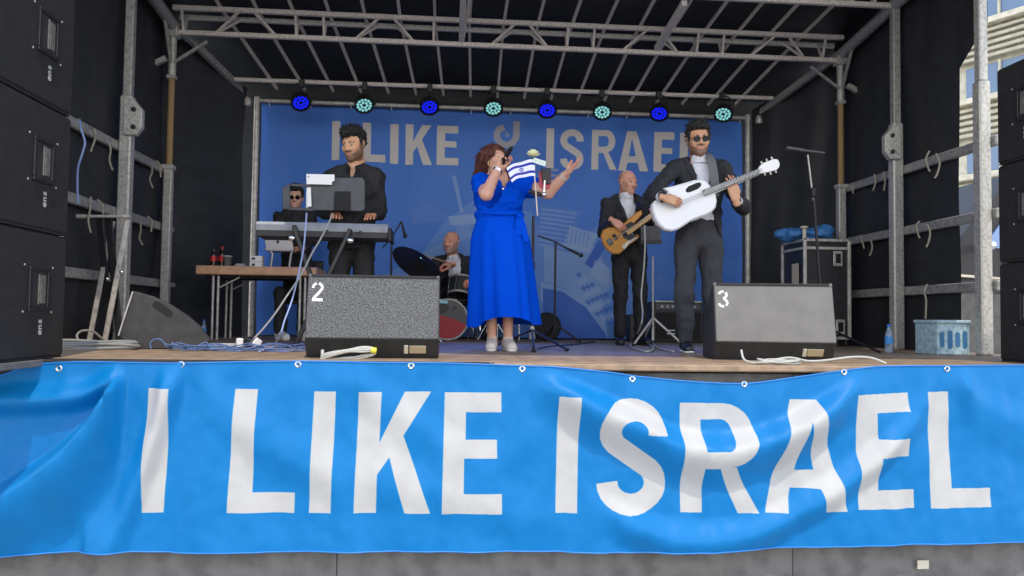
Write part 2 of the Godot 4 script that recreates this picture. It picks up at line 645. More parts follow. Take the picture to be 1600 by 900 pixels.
func build_stage() -> void:
	var t := Node3D.new()
	t.name = "stage_deck"
	add_child(t)
	t.set_meta("kind", "structure")
	# plywood panels with open joints, laid in two rows
	var xs := [-3.2, -1.98, -0.76, 0.46, 1.68, 2.9, 4.7]
	var zs := [-4.42, -6.4, -8.0, -9.75]
	for a in xs.size() - 1:
		for k in zs.size() - 1:
			var b := B.new()
			var x0: float = xs[a] + 0.002
			var x1: float = xs[a + 1] - 0.002
			var z0: float = zs[k] - 0.002
			var z1: float = zs[k + 1] + 0.002
			b.box(Vector3((x0 + x1) / 2, DECK - 0.02, (z0 + z1) / 2), Vector3(x1 - x0, 0.04, z0 - z1), Basis(), 0.003)
			part(t, "deck_panel", b, M.deck)
	var e := B.new()
	e.box(Vector3(-1.475, DECK - 0.052, -4.36), Vector3(3.45, 0.1, 0.11), Basis(), 0.008)
	part(t, "edge_trim", e, M.trim)
	e = B.new()
	e.box(Vector3(2.478, DECK - 0.022, -4.36), Vector3(4.44, 0.04, 0.11), Basis(), 0.008)
	part(t, "edge_trim", e, M.deck)
	e = B.new()
	e.box(Vector3(0.75, DECK - 0.075, -7.1), Vector3(7.8, 0.066, 5.1))
	part(t, "subframe", e, M.trim)
	# fascia boards below the edge
	for k in 3:
		e = B.new()
		e.box(Vector3(-1.9 + k * 2.62, 0.515, -4.4), Vector3(2.616, 1.26, 0.03), Basis(), 0.003)
		part(t, "fascia_board", e, M.fascia)
	e = B.new()
	e.box(Vector3(2.809, 0.035, -4.36), Vector3(0.07, 0.05, 0.012), Basis(), 0.002)
	part(t, "sticker", e, M.paper)
	# the wing that carries the left loudspeakers
	var w := thing("speaker_wing", "narrow platform wing jutting forward under the left loudspeaker stack", "platform", Vector3(-2.7, 0, -4.0))
	e = B.new()
	e.box(Vector3(-2.76, DECK - 0.02, -4.02), Vector3(1.24, 0.036, 0.56), Basis(), 0.004)
	part(w, "platform_top", e, M.fascia)
	for x in [-3.25, -2.7]:
		e = B.new()
		e.tube([Vector3(x, -0.12, -3.82), Vector3(x, 1.16, -3.82)], 0.025)
		part(w, "leg", e, M.steel)

func pole(t: Node3D, x: float, z: float, y0: float, y1: float, w: float, m: Material, called := "pole") -> void:
	var b := B.new()
	b.box(Vector3(x, (y0 + y1) / 2, z), Vector3(w, y1 - y0, w), Basis(), w * 0.12)
	part(t, called, b, m)

func build_frame() -> void:
	var t := thing("stage_scaffold", "galvanised steel posts and rails along both sides of the stage", "scaffold", Vector3(0.72, DECK, -7))
	var LX := -2.92
	var RX := 4.37
	# inner posts, with a rusty tube above a square sleeve
	for x in [LX, RX]:
		pole(t, x, -8.22, DECK, 2.98, 0.085, M.steel, "post")
		var b := B.new()
		b.tube([Vector3(x, 2.96, -8.22), Vector3(x, 3.95, -8.22)], 0.033, -1, 12)
		part(t, "post_tube", b, M.rust)
		b = B.new()
		b.tube([Vector3(x, 3.94, -8.22), Vector3(x, 4.42, -8.22)], 0.04, -1, 12)
		part(t, "post_tube", b, M.steel)
		b = B.new()
		b.box(Vector3(x, 2.98, -8.22), Vector3(0.11, 0.05, 0.11), Basis(), 0.006)
		part(t, "collar", b, M.steel)
		b = B.new()
		b.box(Vector3(x, 3.93, -8.22), Vector3(0.09, 0.04, 0.09), Basis(), 0.006)
		part(t, "collar", b, M.steel)
	# middle posts, with a latch block
	for x in [LX, RX]:
		var s := 1.0 if x < 0 else -1.0
		pole(t, x, -7.16, DECK, 3.42, 0.105, M.steel, "post")
		var b := B.new()
		b.box(Vector3(x, 4.05, -7.16), Vector3(0.075, 1.28, 0.075), Basis(), 0.008)
		part(t, "post_tube", b, M.rail)
		b = B.new()
		b.prism([-0.05, -0.17, 0.06, -0.17, 0.11, -0.1, 0.11, 0.06, 0.03, 0.16, -0.05, 0.16], Transform3D(Basis(Vector3(s, 0, 0), Vector3.UP, Vector3(0, 0, s)), Vector3(x + s * 0.05, 3.22, -7.07 if s > 0 else -7.14)), 0.07, 0.008)
		var lk := part(t, "latch", b, M.steel)
		for y in [3.12, 3.28]:
			b = B.new()
			b.lathe([Vector2(0, 0), Vector2(0.022, 0), Vector2(0.022, 0.015), Vector2(0, 0.018)], Transform3D(Basis(Vector3.RIGHT, Vector3.BACK, Vector3.DOWN), Vector3(x + s * 0.09, y, -7.072)), 10)
			part(lk, "bolt", b, M.black_metal)
	# front posts
	for x in [LX, RX]:
		pole(t, x, -5.94, DECK, 3.46, 0.1, M.steel, "post")
		pole(t, x, -5.94, 3.46, 4.7, 0.075, M.steel, "post_tube")
	# side rails
	for y in [1.77, 2.36, 2.96]:
		for x in [LX, RX]:
			var s := 1.0 if x < 0 else -1.0
			var b := B.new()
			b.box(Vector3(x - s * 0.075, y, -7.1), Vector3(0.045, 0.085, 2.5), Basis(), 0.008)
			part(t, "rail", b, M.rail)
			if y < 2.9:
				b = B.new()
				b.bar(Vector3(x - s * 0.09, y, -8.36), Vector3(x + s * 0.42, y - 0.03, -9.3), 0.04, 0.05, 0.005)
				part(t, "rail", b, M.rail)
	# posts that carry the backdrop
	for x in [-2.33, 3.76]:
		var b := B.new()
		b.tube([Vector3(x, DECK, -9.38), Vector3(x, 4.08, -9.38)], 0.035, -1, 12)
		part(t, "backdrop_post", b, M.alu)
	var b2 := B.new()
	b2.tube([Vector3(-2.33, 4.045, -9.4), Vector3(3.76, 4.045, -9.4)], 0.024, -1, 10)
	part(t, "backdrop_rail", b2, M.alu)
	# lamp bar under the back of the roof
	b2 = B.new()
	b2.tube([Vector3(-2.5, 4.17, -9.0), Vector3(3.92, 4.19, -9.0)], 0.026, -1, 10)
	part(t, "lamp_bar", b2, M.truss)
	# roof side beams and knee braces
	for x in [LX, RX]:
		var s := 1.0 if x < 0 else -1.0
		b2 = B.new()
		b2.tube([Vector3(x, 4.46, -8.3), Vector3(x, 4.62, -7.1), Vector3(x, 4.72, -5.9)], 0.062, -1, 12)
		part(t, "side_beam", b2, M.rail)
		b2 = B.new()
		b2.bar(Vector3(x + s * 0.1, 4.42, -8.25), Vector3(x + s * 0.47, 4.1, -9.35), 0.06, 0.08, 0.006)
		part(t, "side_beam", b2, M.rail)
		b2 = B.new()
		b2.bar(Vector3(x, 4.5, -7.95), Vector3(x, 4.06, -8.2), 0.03, 0.03, 0.004)
		part(t, "knee_brace", b2, M.rail)
		b2 = B.new()
		b2.bar(Vector3(x + s * 0.02, 4.08, -8.2), Vector3(x + s * 0.36, 4.32, -8.2), 0.03, 0.03, 0.004)
		part(t, "knee_brace", b2, M.rail)
		b2 = B.new()
		b2.box(Vector3(x - s * 0.1, 4.06, -8.12), Vector3(0.17, 0.05, 0.06), Basis(Vector3.BACK, s * 0.5), 0.006)
		part(t, "bracket", b2, M.steel)
		b2 = B.new()
		b2.box(Vector3(x, 4.43, -8.22), Vector3(0.12, 0.16, 0.12), Basis(), 0.01)
		part(t, "bracket", b2, M.steel)
		b2 = B.new()
		b2.lathe([Vector2(0, -0.05), Vector2(0.04, -0.05), Vector2(0.045, 0.0), Vector2(0.03, 0.05), Vector2(0, 0.05)], Transform3D(Basis(), Vector3(x + s * 0.5, 4.0, -9.3)), 10)
		part(t, "roof_hinge", b2, M.alu)
	# lattice trusses
	truss("roof_truss", "grey lattice roof truss spanning the stage above the coloured lamps", -8.22, 4.41, 0.23, -2.9, 4.36)
	truss("roof_truss", "nearer grey lattice roof truss cut by the top edge of the picture", -7.16, 4.6, 0.24, -2.9, 4.36)
	# rafters
	var k := 0
	var x := -2.42
	while x < 4.2:
		var b := B.new()
		var q := clampf((x - 0.72) * 0.9 + 0.72, -2.3, 3.7)
		b.bar(Vector3(x, 4.76, -7.0), Vector3(x, 4.66, -8.25), 0.03, 0.035, 0.004)
		b.bar(Vector3(x, 4.66, -8.25), Vector3(q, 4.2, -9.42), 0.03, 0.035, 0.004)
		b.bar(Vector3(x, 4.76, -7.0), Vector3(x, 4.84, -5.6), 0.03, 0.035, 0.004)
		part(t, "rafter", b, M.truss)
		x += 0.372
		k += 1
	for xx in [0.1, 2.25]:
		var b := B.new()
		b.bar(Vector3(xx, 4.55, -7.2), Vector3(xx, 4.45, -8.2), 0.06, 0.06, 0.006)
		b.bar(Vector3(xx + 0.1, 4.8, -7.2), Vector3(xx + 0.02, 4.45, -8.1), 0.03, 0.03, 0.004)
		part(t, "tie_beam", b, M.truss)

func truss(called: String, label: String, z: float, y: float, h: float, x0: float, x1: float) -> void:
	var t := thing(called, label, "truss", Vector3((x0 + x1) / 2, y, z), 0.0, "roof trusses")
	for c in [[0.0, 0.0], [0.09, h], [-0.12, h - 0.02]]:
		var b := B.new()
		b.box(Vector3((x0 + x1) / 2, y + c[1], z + c[0]), Vector3(x1 - x0, 0.05, 0.05), Basis(), 0.007)
		part(t, "chord", b, M.truss)
	var n := 5
	var w := (x1 - x0) / n
	for k in n:
		var a := x0 + k * w
		for e in [[0.06, 1.0, 0.06, 0.0], [0.28, 0.0, 0.47, 1.0], [0.56, 1.0, 0.72, 0.0], [0.86, 0.0, 0.86, 1.0]]:
			for zz in [0.085, -0.115]:
				var b := B.new()
				b.bar(Vector3(a + w * e[0], y + h * e[1], z + zz * e[1]), Vector3(a + w * e[2], y + h * e[3], z + zz * e[3]), 0.026, 0.026, 0.004)
				part(t, "brace", b, M.truss)

func hung(p0: Vector3, p1: Vector3, y0: float, y1a: float, y1b: float, side: Vector3, nu: int, nv: int, amp: float, sd: float) -> B:   # a loosely hung cloth wall, 6 mm thick
	var b := B.new()
	for face in 2:
		var rows := []
		for r in nv + 1:
			var row := PackedVector3Array()
			var tv := float(r) / nv
			for k in nu + 1:
				var tu := float(k) / nu
				if face: tu = 1.0 - tu
				var p := p0.lerp(p1, tu)
				p.y = lerpf(y0, lerpf(y1a, y1b, tu), tv)
				p += side * (wrinkle.get_noise_3d(p.x * 1.2 + p.z * 1.2 + sd, p.y * 0.35, sd) * amp + (0.003 if face else -0.003))
				row.append(p)
			rows.append(row)
		b.sheet(rows)
	return b

func build_tarps() -> void:
	# left wall, drape to the backdrop, right wall
	var b := hung(Vector3(-3.06, 0, -5.4), Vector3(-3.06, 0, -8.6), DECK, 4.95, 4.9, Vector3.RIGHT, 40, 30, 0.05, 0.0)
	single("wall_tarp", "black tarpaulin wall behind the rails on the left of the stage", "tarpaulin", b, M.tarp, Vector3(-3.06, DECK, -6.8), "black tarpaulins of the stage")
	b = hung(Vector3(-3.12, 0, -8.28), Vector3(-2.44, 0, -9.3), DECK, 4.55, 4.15, Vector3(0.8, 0, 0.6), 24, 30, 0.12, 5.0)
	single("corner_drape", "black drape closing the corner left of the blue backdrop", "drape", b, M.tarp, Vector3(-2.8, DECK, -8.9), "black tarpaulins of the stage")
	b = hung(Vector3(4.5, 0, -8.6), Vector3(4.5, 0, -6.39), DECK, 4.9, 4.95, Vector3.RIGHT, 40, 30, 0.05, 9.0)
	single("wall_tarp", "black tarpaulin wall behind the rails on the right of the stage", "tarpaulin", b, M.tarp, Vector3(4.5, DECK, -7.5), "black tarpaulins of the stage")
	b = hung(Vector3(4.485, 0, -6.41), Vector3(4.475, 0, -6.0), 3.7, 4.92, 4.92, Vector3.RIGHT, 20, 16, 0.02, 19.0)
	for k in b.v.size():   # its lower edge rises towards the front
		var f := clampf((b.v[k].z + 6.41) / 0.41, 0, 1)
		b.v[k].y = lerpf(b.v[k].y, maxf(b.v[k].y, 4.0), f)
	single("tarp_flap", "black tarpaulin flap high beside the sunlit front post on the right", "tarpaulin", b, M.tarp, Vector3(4.48, 3.6, -6.4), "black tarpaulins of the stage")
	b = hung(Vector3(3.84, 0, -9.42), Vector3(4.56, 0, -8.28), DECK, 4.15, 4.55, Vector3(-0.8, 0, 0.6), 24, 30, 0.08, 14.0)
	single("corner_drape", "black drape closing the corner right of the blue backdrop", "drape", b, M.tarp, Vector3(4.2, DECK, -8.9), "black tarpaulins of the stage")
	b = hung(Vector3(-3.3, 0, -9.62), Vector3(4.7, 0, -9.62), 0.1, 4.4, 4.4, Vector3.BACK, 40, 20, 0.02, 30.0)
	single("rear_tarp", "black tarpaulin closing the stage behind the blue printed backdrop", "tarpaulin", b, M.tarp, Vector3(0.7, DECK, -9.62), "black tarpaulins of the stage")
	# roof skin: its front edge is stepped, the sun comes in past it
	b = B.new()
	var edge := [-3.2, -4.98, -1.02, -4.98, -0.96, -4.3, 0.02, -3.95, 0.28, -3.74, 0.62, -3.5, 4.52, -3.42]
	var n := 60
	for face in 2:
		var rows := []
		for r in 25:
			var row := PackedVector3Array()
			for k in n + 1:
				var x := lerpf(-3.2, 4.52, float(k) / n)
				var zf := edge_at(edge, x)
				var z: float
				if r < 8: z = lerpf(zf, -7.0, r / 8.0)
				else: z = lerpf(-7.0, -9.66, (r - 8) / 16.0)
				var y := 4.9 if z > -7.0 else 4.9 - (absf(z) - 7.0) * 0.09
				if z < -8.25: y = 4.79 - (absf(z) - 8.25) * 0.34
				y += wrinkle.get_noise_2d(x * 1.6, z * 1.1) * 0.04 + (0.004 if face else 0.0)
				row.append(Vector3(x, y, z))
			if face == 0: row.reverse()
			rows.append(row)
		b.sheet(rows)
	single("roof_tarp", "black tarpaulin roof stretched over the lattice trusses", "tarpaulin", b, M.tarp, Vector3(0.7, 4.8, -7), "black tarpaulins of the stage")

func edge_at(c: Array, x: float) -> float:
	for k in c.size() / 2 - 1:
		if x <= c[k * 2 + 2]:
			return lerpf(c[k * 2 + 1], c[k * 2 + 3], clampf((x - c[k * 2]) / (c[k * 2 + 2] - c[k * 2]), 0, 1))
	return c[c.size() - 1]

# ---------------------------------------------------------------- print
class Print:   # flat print on a sheet, in metres of the sheet
	var im: Image
	var o: Vector2
	var s: Vector2

	func _init(w: int, h: int, lo: Vector2, hi: Vector2, base: Color) -> void:
		im = Image.create(w, h, false, Image.FORMAT_RGBA8)
		im.fill(base)
		o = Vector2(lo.x, hi.y)
		s = Vector2(w / (hi.x - lo.x), -h / (hi.y - lo.y))

	func fill(polys: Array, col: Color, a := 1.0) -> void:   # polys of flat x, y lists, even-odd
		var pts := []
		var y0 := 1e9
		var y1 := -1e9
		for p in polys:
			var q := PackedVector2Array()
			for k in p.size() / 2:
				var v := (Vector2(p[k * 2], p[k * 2 + 1]) - o) * s
				q.append(v)
				y0 = minf(y0, v.y); y1 = maxf(y1, v.y)
			pts.append(q)
		for y in range(maxi(int(y0), 0), mini(int(y1) + 1, im.get_height())):
			var xs := PackedFloat32Array()
			var yy := y + 0.5
			for q in pts:
				var m: int = q.size()
				for k in m:
					var e: Vector2 = q[k]
					var f: Vector2 = q[(k + 1) % m]
					if (e.y <= yy) != (f.y <= yy):
						xs.append(e.x + (yy - e.y) / (f.y - e.y) * (f.x - e.x))
			xs.sort()
			for k in xs.size() / 2:
				var xa := maxi(int(xs[k * 2] + 0.5), 0)
				var xb := mini(int(xs[k * 2 + 1] + 0.5), im.get_width())
				if xb <= xa: continue
				if a >= 1.0:   # soft ends, so that slanted edges do not step
					var fa := int(floor(xs[k * 2]))
					var fb := int(floor(xs[k * 2 + 1]))
					if fb > fa + 1: im.fill_rect(Rect2i(maxi(fa + 1, 0), y, mini(fb, im.get_width()) - maxi(fa + 1, 0), 1), col)
					if fa >= 0 and fa < im.get_width(): im.set_pixel(fa, y, im.get_pixel(fa, y).lerp(col, 1.0 - (xs[k * 2] - fa)))
					if fb >= 0 and fb < im.get_width(): im.set_pixel(fb, y, im.get_pixel(fb, y).lerp(col, xs[k * 2 + 1] - fb))
				else:
					for x in range(xa, xb): im.set_pixel(x, y, im.get_pixel(x, y).lerp(col, a))

	func stroke(p: Array, w: float, col: Color, a := 1.0) -> void:
		fill([outline(p, w)], col, a)

	static func outline(p: Array, w: float) -> Array:
		var l := []
		var r := []
		var m := p.size() / 2
		for k in m:
			var e := Vector2(p[maxi(k - 1, 0) * 2], p[maxi(k - 1, 0) * 2 + 1])
			var f := Vector2(p[mini(k + 1, m - 1) * 2], p[mini(k + 1, m - 1) * 2 + 1])
			var n := (f - e).normalized().orthogonal() * w * 0.5
			l.append(p[k * 2] + n.x); l.append(p[k * 2 + 1] + n.y)
			r.push_front(p[k * 2 + 1] - n.y); r.push_front(p[k * 2] - n.x)
		return l + r

	func letter(ch: String, q: Array, st := 0.3, sh := 0.16, asp := 0.55) -> Array:   # q: corners top left, top right, bottom right, bottom left
		var ps := []
		match ch:
			"I": ps = [[0, 0, 1, 0, 1, 1, 0, 1]]
			"L": ps = [[0, 0, st, 0, st, 1 - sh, 1, 1 - sh, 1, 1, 0, 1]]
			"E": ps = [[0, 0, 1, 0, 1, sh, st + 0.02, sh, st + 0.02, 0.39, 0.92, 0.39, 0.92, 0.545, st, 0.545, st, 1 - sh, 1, 1 - sh, 1, 1, 0, 1]]
			"K": ps = [[0, 0, st, 0, st - 0.01, 0.42, 0.62, 0, 0.98, 0, 0.62, 0.36, 1, 1, 0.66, 1, 0.44, 0.54, 0.29, 0.68, 0.29, 1, 0, 1]]
			"A": ps = [[0.31, 0, 0.62, 0, 1, 1, 0.72, 1, 0.65, 0.79, 0.32, 0.79, 0.26, 1, 0, 1], [0.475, 0.18, 0.6, 0.63, 0.365, 0.63]]
			"R":
				var out := [0.0, 0.0]
				for k in 13:
					var an := -PI / 2 + PI * k / 12
					out.append(0.58 + 0.37 * cos(an)); out.append(0.28 + 0.28 * sin(an))
				out += [0.66, 0.56, 1.0, 1.0, 0.72, 1.0, 0.46, 0.58, 0.27, 0.58, 0.27, 1.0, 0.0, 1.0]
				var hole := [0.27, 0.15]
				for k in 9:
					var an := -PI / 2 + PI * k / 8
					hole.append(0.55 + 0.13 * cos(an)); hole.append(0.285 + 0.135 * sin(an))
				hole += [0.27, 0.42]
				ps = [out, hole]
			"S":
				var c := []
				for k in 17:
					var an := deg_to_rad(lerpf(10.0, -225.0, k / 16.0))
					c.append(0.5 * asp + (asp - st * asp) * 0.5 * cos(an)); c.append(0.27 + (0.27 - st * asp * 0.5) * sin(an))
				for k in 17:
					var an := deg_to_rad(lerpf(-45.0, 180.0, k / 16.0))
					c.append(0.5 * asp + (asp - st * asp) * 0.5 * cos(an)); c.append(0.725 + (0.275 - st * asp * 0.5) * sin(an))
				var ol := outline(c, st * asp)
				for k in ol.size() / 2: ol[k * 2] /= asp
				ps = [ol]
		var res := []
		for p in ps:
			var r := []
			for k in p.size() / 2:
				var x: float = p[k * 2]
				var y: float = p[k * 2 + 1]
				for e in 2:
					r.append(lerpf(lerpf(q[e], q[2 + e], x), lerpf(q[6 + e], q[4 + e], x), y))
			res.append(r)
		return res

func printed(im: Image, rough: float, spec := 0.5) -> StandardMaterial3D:
	var m := StandardMaterial3D.new()
	m.albedo_texture = ImageTexture.create_from_image(im)
	m.roughness = rough
	m.metallic_specular = spec
	m.texture_repeat = false
	return m

func build_backdrop() -> void:
	var lo := Vector2(-2.3, 1.22)
	var hi := Vector2(3.73, 4.03)
	var p := Print.new(1536, 768, lo, hi, Color(0.22, 0.44, 0.78))
	var pale := Color(0.56, 0.65, 0.8)
	var mid := Color(0.3, 0.47, 0.77)
	var deep := Color(0.13, 0.33, 0.7)
	# soft tonal patches of the print
	for k in 26:
		var c := Vector2(rng.randf_range(-2.2, 3.6), rng.randf_range(1.9, 3.9))
		var r := rng.randf_range(0.15, 0.5)
		var q := []
		for e in 14:
			var an := TAU * e / 14
			q.append(c.x + cos(an) * r * rng.randf_range(0.7, 1.2)); q.append(c.y + sin(an) * r * rng.randf_range(0.5, 0.9))
		p.fill([q], [mid, deep][k % 2], 0.16)
	# the city collage: tilted blocks, rows of windows, a round hill
	p.fill([[-0.476, 2.05, -0.016, 2.693, 0.456, 3.025, 0.459, 2.785, 1.019, 2.799, 1.184, 2.465, 1.589, 2.41, 2.074, 2.825, 2.404, 2.671, 2.496, 1.138, -0.769, 1.104, -0.779, 1.651]], pale, 0.3)
	p.fill([[1.184, 2.465, 1.833, 2.375, 2.081, 1.936, 1.92, 1.692, 1.19, 1.921]], pale, 0.55)
	p.fill([[1.15, 1.92, 1.92, 1.692, 2.006, 1.213, 1.437, 1.445, 1.153, 1.681]], pale, 0.6)
	p.fill([[1.139, 2.882, 1.666, 2.815, 1.509, 2.287, 1.088, 2.399]], mid, 0.8)
	p.fill([[1.506, 2.633, 1.872, 2.529, 1.752, 2.292, 1.427, 2.366]], pale, 0.75)
	p.fill([[1.873, 2.456, 1.98, 2.402, 1.803, 2.092, 1.705, 2.154]], deep, 0.9)
	p.fill([[1.834, 2.213, 2.047, 2.097, 1.984, 1.886, 1.771, 2.011]], pale, 0.6)
	p.fill([[1.175, 1.841, 1.433, 1.797, 1.718, 1.609, 1.964, 1.292, 2.006, 1.181, 1.183, 1.172]], deep, 0.85)
	p.fill([[-0.786, 1.965, -0.089, 2.374, -0.005, 2.058, -0.468, 1.656, -0.778, 1.573]], pale, 0.35)
	p.fill([[-0.689, 1.81, -0.086, 2.215, -0.053, 2.121, -0.671, 1.653]], pale, 0.4)
	p.fill([[-0.016, 2.709, 0.316, 2.749, 0.334, 2.622, 0.018, 2.599]], pale, 0.7)
	p.fill([[0.081, 2.6, 0.263, 2.62, 0.281, 2.445, 0.1, 2.41]], pale, 0.35)
	p.fill([[0.024, 3.205, 0.071, 3.223, 0.173, 2.778, 0.134, 2.761]], pale, 0.6)
	p.fill([[-0.489, 2.761, -0.294, 2.862, -0.016, 2.733, -0.015, 2.654, -0.447, 2.604]], mid, 0.8)
	p.fill([[2.655, 2.067, 2.904, 1.869, 2.822, 1.706, 2.573, 1.904]], mid, 0.9)
	for k in 9:   # window bands of the tall block
		var y := 326.0 + k * 7.0
		p.stroke([lerpf(1.15, 1.63, 0.0) - k * 0.006, 2.83 - k * 0.055, 1.6 - k * 0.02, 2.78 - k * 0.055], 0.02, pale, 0.5)
	for k in 6:
		for e in 5:
			var c := Vector2(1.62 + e * 0.085 + k * 0.03, 2.05 - e * 0.06 + k * -0.085)
			p.fill([[c.x, c.y, c.x + 0.05, c.y - 0.03, c.x + 0.025, c.y - 0.075, c.x - 0.025, c.y - 0.045]], [deep, pale][(k + e) % 2], 0.6)
	for k in 8:
		p.stroke([-0.7 + k * 0.05, 1.6 + k * 0.05, 0.0 + k * 0.02, 2.05 + k * 0.05], 0.016, pale, 0.35)
	for k in 7:
		p.stroke([1.45 + k * 0.05, 2.62 - k * 0.012, 1.42 + k * 0.05, 2.42 - k * 0.012], 0.012, mid, 0.8)
	# lettering
	var ink := Color(0.78, 0.755, 0.74)
	for e in [["I", [-1.453, 3.852, -1.353, 3.855, -1.358, 3.371, -1.45, 3.368]], ["L", [-1.08, 3.841, -0.807, 3.85, -0.797, 3.357, -1.078, 3.364]], ["I", [-0.744, 3.837, -0.642, 3.84, -0.641, 3.345, -0.743, 3.35]], ["K", [-0.556, 3.843, -0.232, 3.838, -0.224, 3.342, -0.554, 3.34]], ["E", [-0.169, 3.84, 0.093, 3.841, 0.101, 3.344, -0.169, 3.344]],
			["I", [1.201, 3.847, 1.298, 3.85, 1.296, 3.347, 1.198, 3.352]], ["S", [1.379, 3.853, 1.673, 3.855, 1.678, 3.334, 1.377, 3.333]], ["R", [1.779, 3.85, 2.091, 3.852, 2.095, 3.346, 1.776, 3.345]], ["A", [2.116, 3.853, 2.496, 3.858, 2.507, 3.342, 2.112, 3.338]], ["E", [2.579, 3.852, 2.845, 3.853, 2.839, 3.343, 2.573, 3.344]], ["L", [2.92, 3.856, 3.196, 3.857, 3.198, 3.337, 2.914, 3.337]]]:
		p.fill(p.letter(e[0], e[1], 0.37 if e[0] in "LE" else 0.3, 0.19), ink)
	# the emblem between the words: a cupped shape with a raised bar and short lines under it
	var em := Color(0.62, 0.62, 0.66)
	p.stroke([0.668, 3.845, 0.604, 3.818, 0.573, 3.761, 0.582, 3.696, 0.631, 3.642, 0.703, 3.62, 0.775, 3.654, 0.815, 3.712, 0.822, 3.777, 0.82, 3.923], 0.085, em)
	p.stroke([0.686, 3.74, 0.701, 3.781, 0.726, 3.75, 0.694, 3.724], 0.03, em, 0.7)
	for k in 4:
		p.stroke([1.22, 3.33 - k * 0.07, 1.36, 3.325 - k * 0.07], 0.028, em, 0.75)
	# stretched sheet
	var b := B.new()
	var rows := []
	var uvs := []
	for r in 41:
		var row := PackedVector3Array()
		var uv := []
		for k in 81:
			var x := lerpf(lo.x, hi.x, k / 80.0)
			var y := lerpf(lo.y, hi.y, r / 40.0)
			row.append(Vector3(x, y, -9.5 + wrinkle.get_noise_2d(x * 1.4, y * 0.6) * 0.035 + wrinkle.get_noise_2d(x * 5, y * 3.0 + 20) * 0.008))
			uv.append(Vector2(k / 80.0, 1.0 - r / 40.0))
		rows.append(row)
		uvs.append(uv)
	b.sheet(rows, uvs)
	var t := thing("backdrop_banner", "blue printed backdrop with pale grey lettering across the back of the stage", "banner", Vector3(0.72, 1.22, -9.5))
	part(t, "printed_sheet", b, printed(p.im, 0.6))
	for k in 13:
		var e := B.new()
		e.tube([Vector3(-2.2 + k * 0.49, 4.0, -9.47), Vector3(-2.2 + k * 0.49, 4.045, -9.37)], 0.008, -1, 6)
		part(t, "tie", e, M.white)

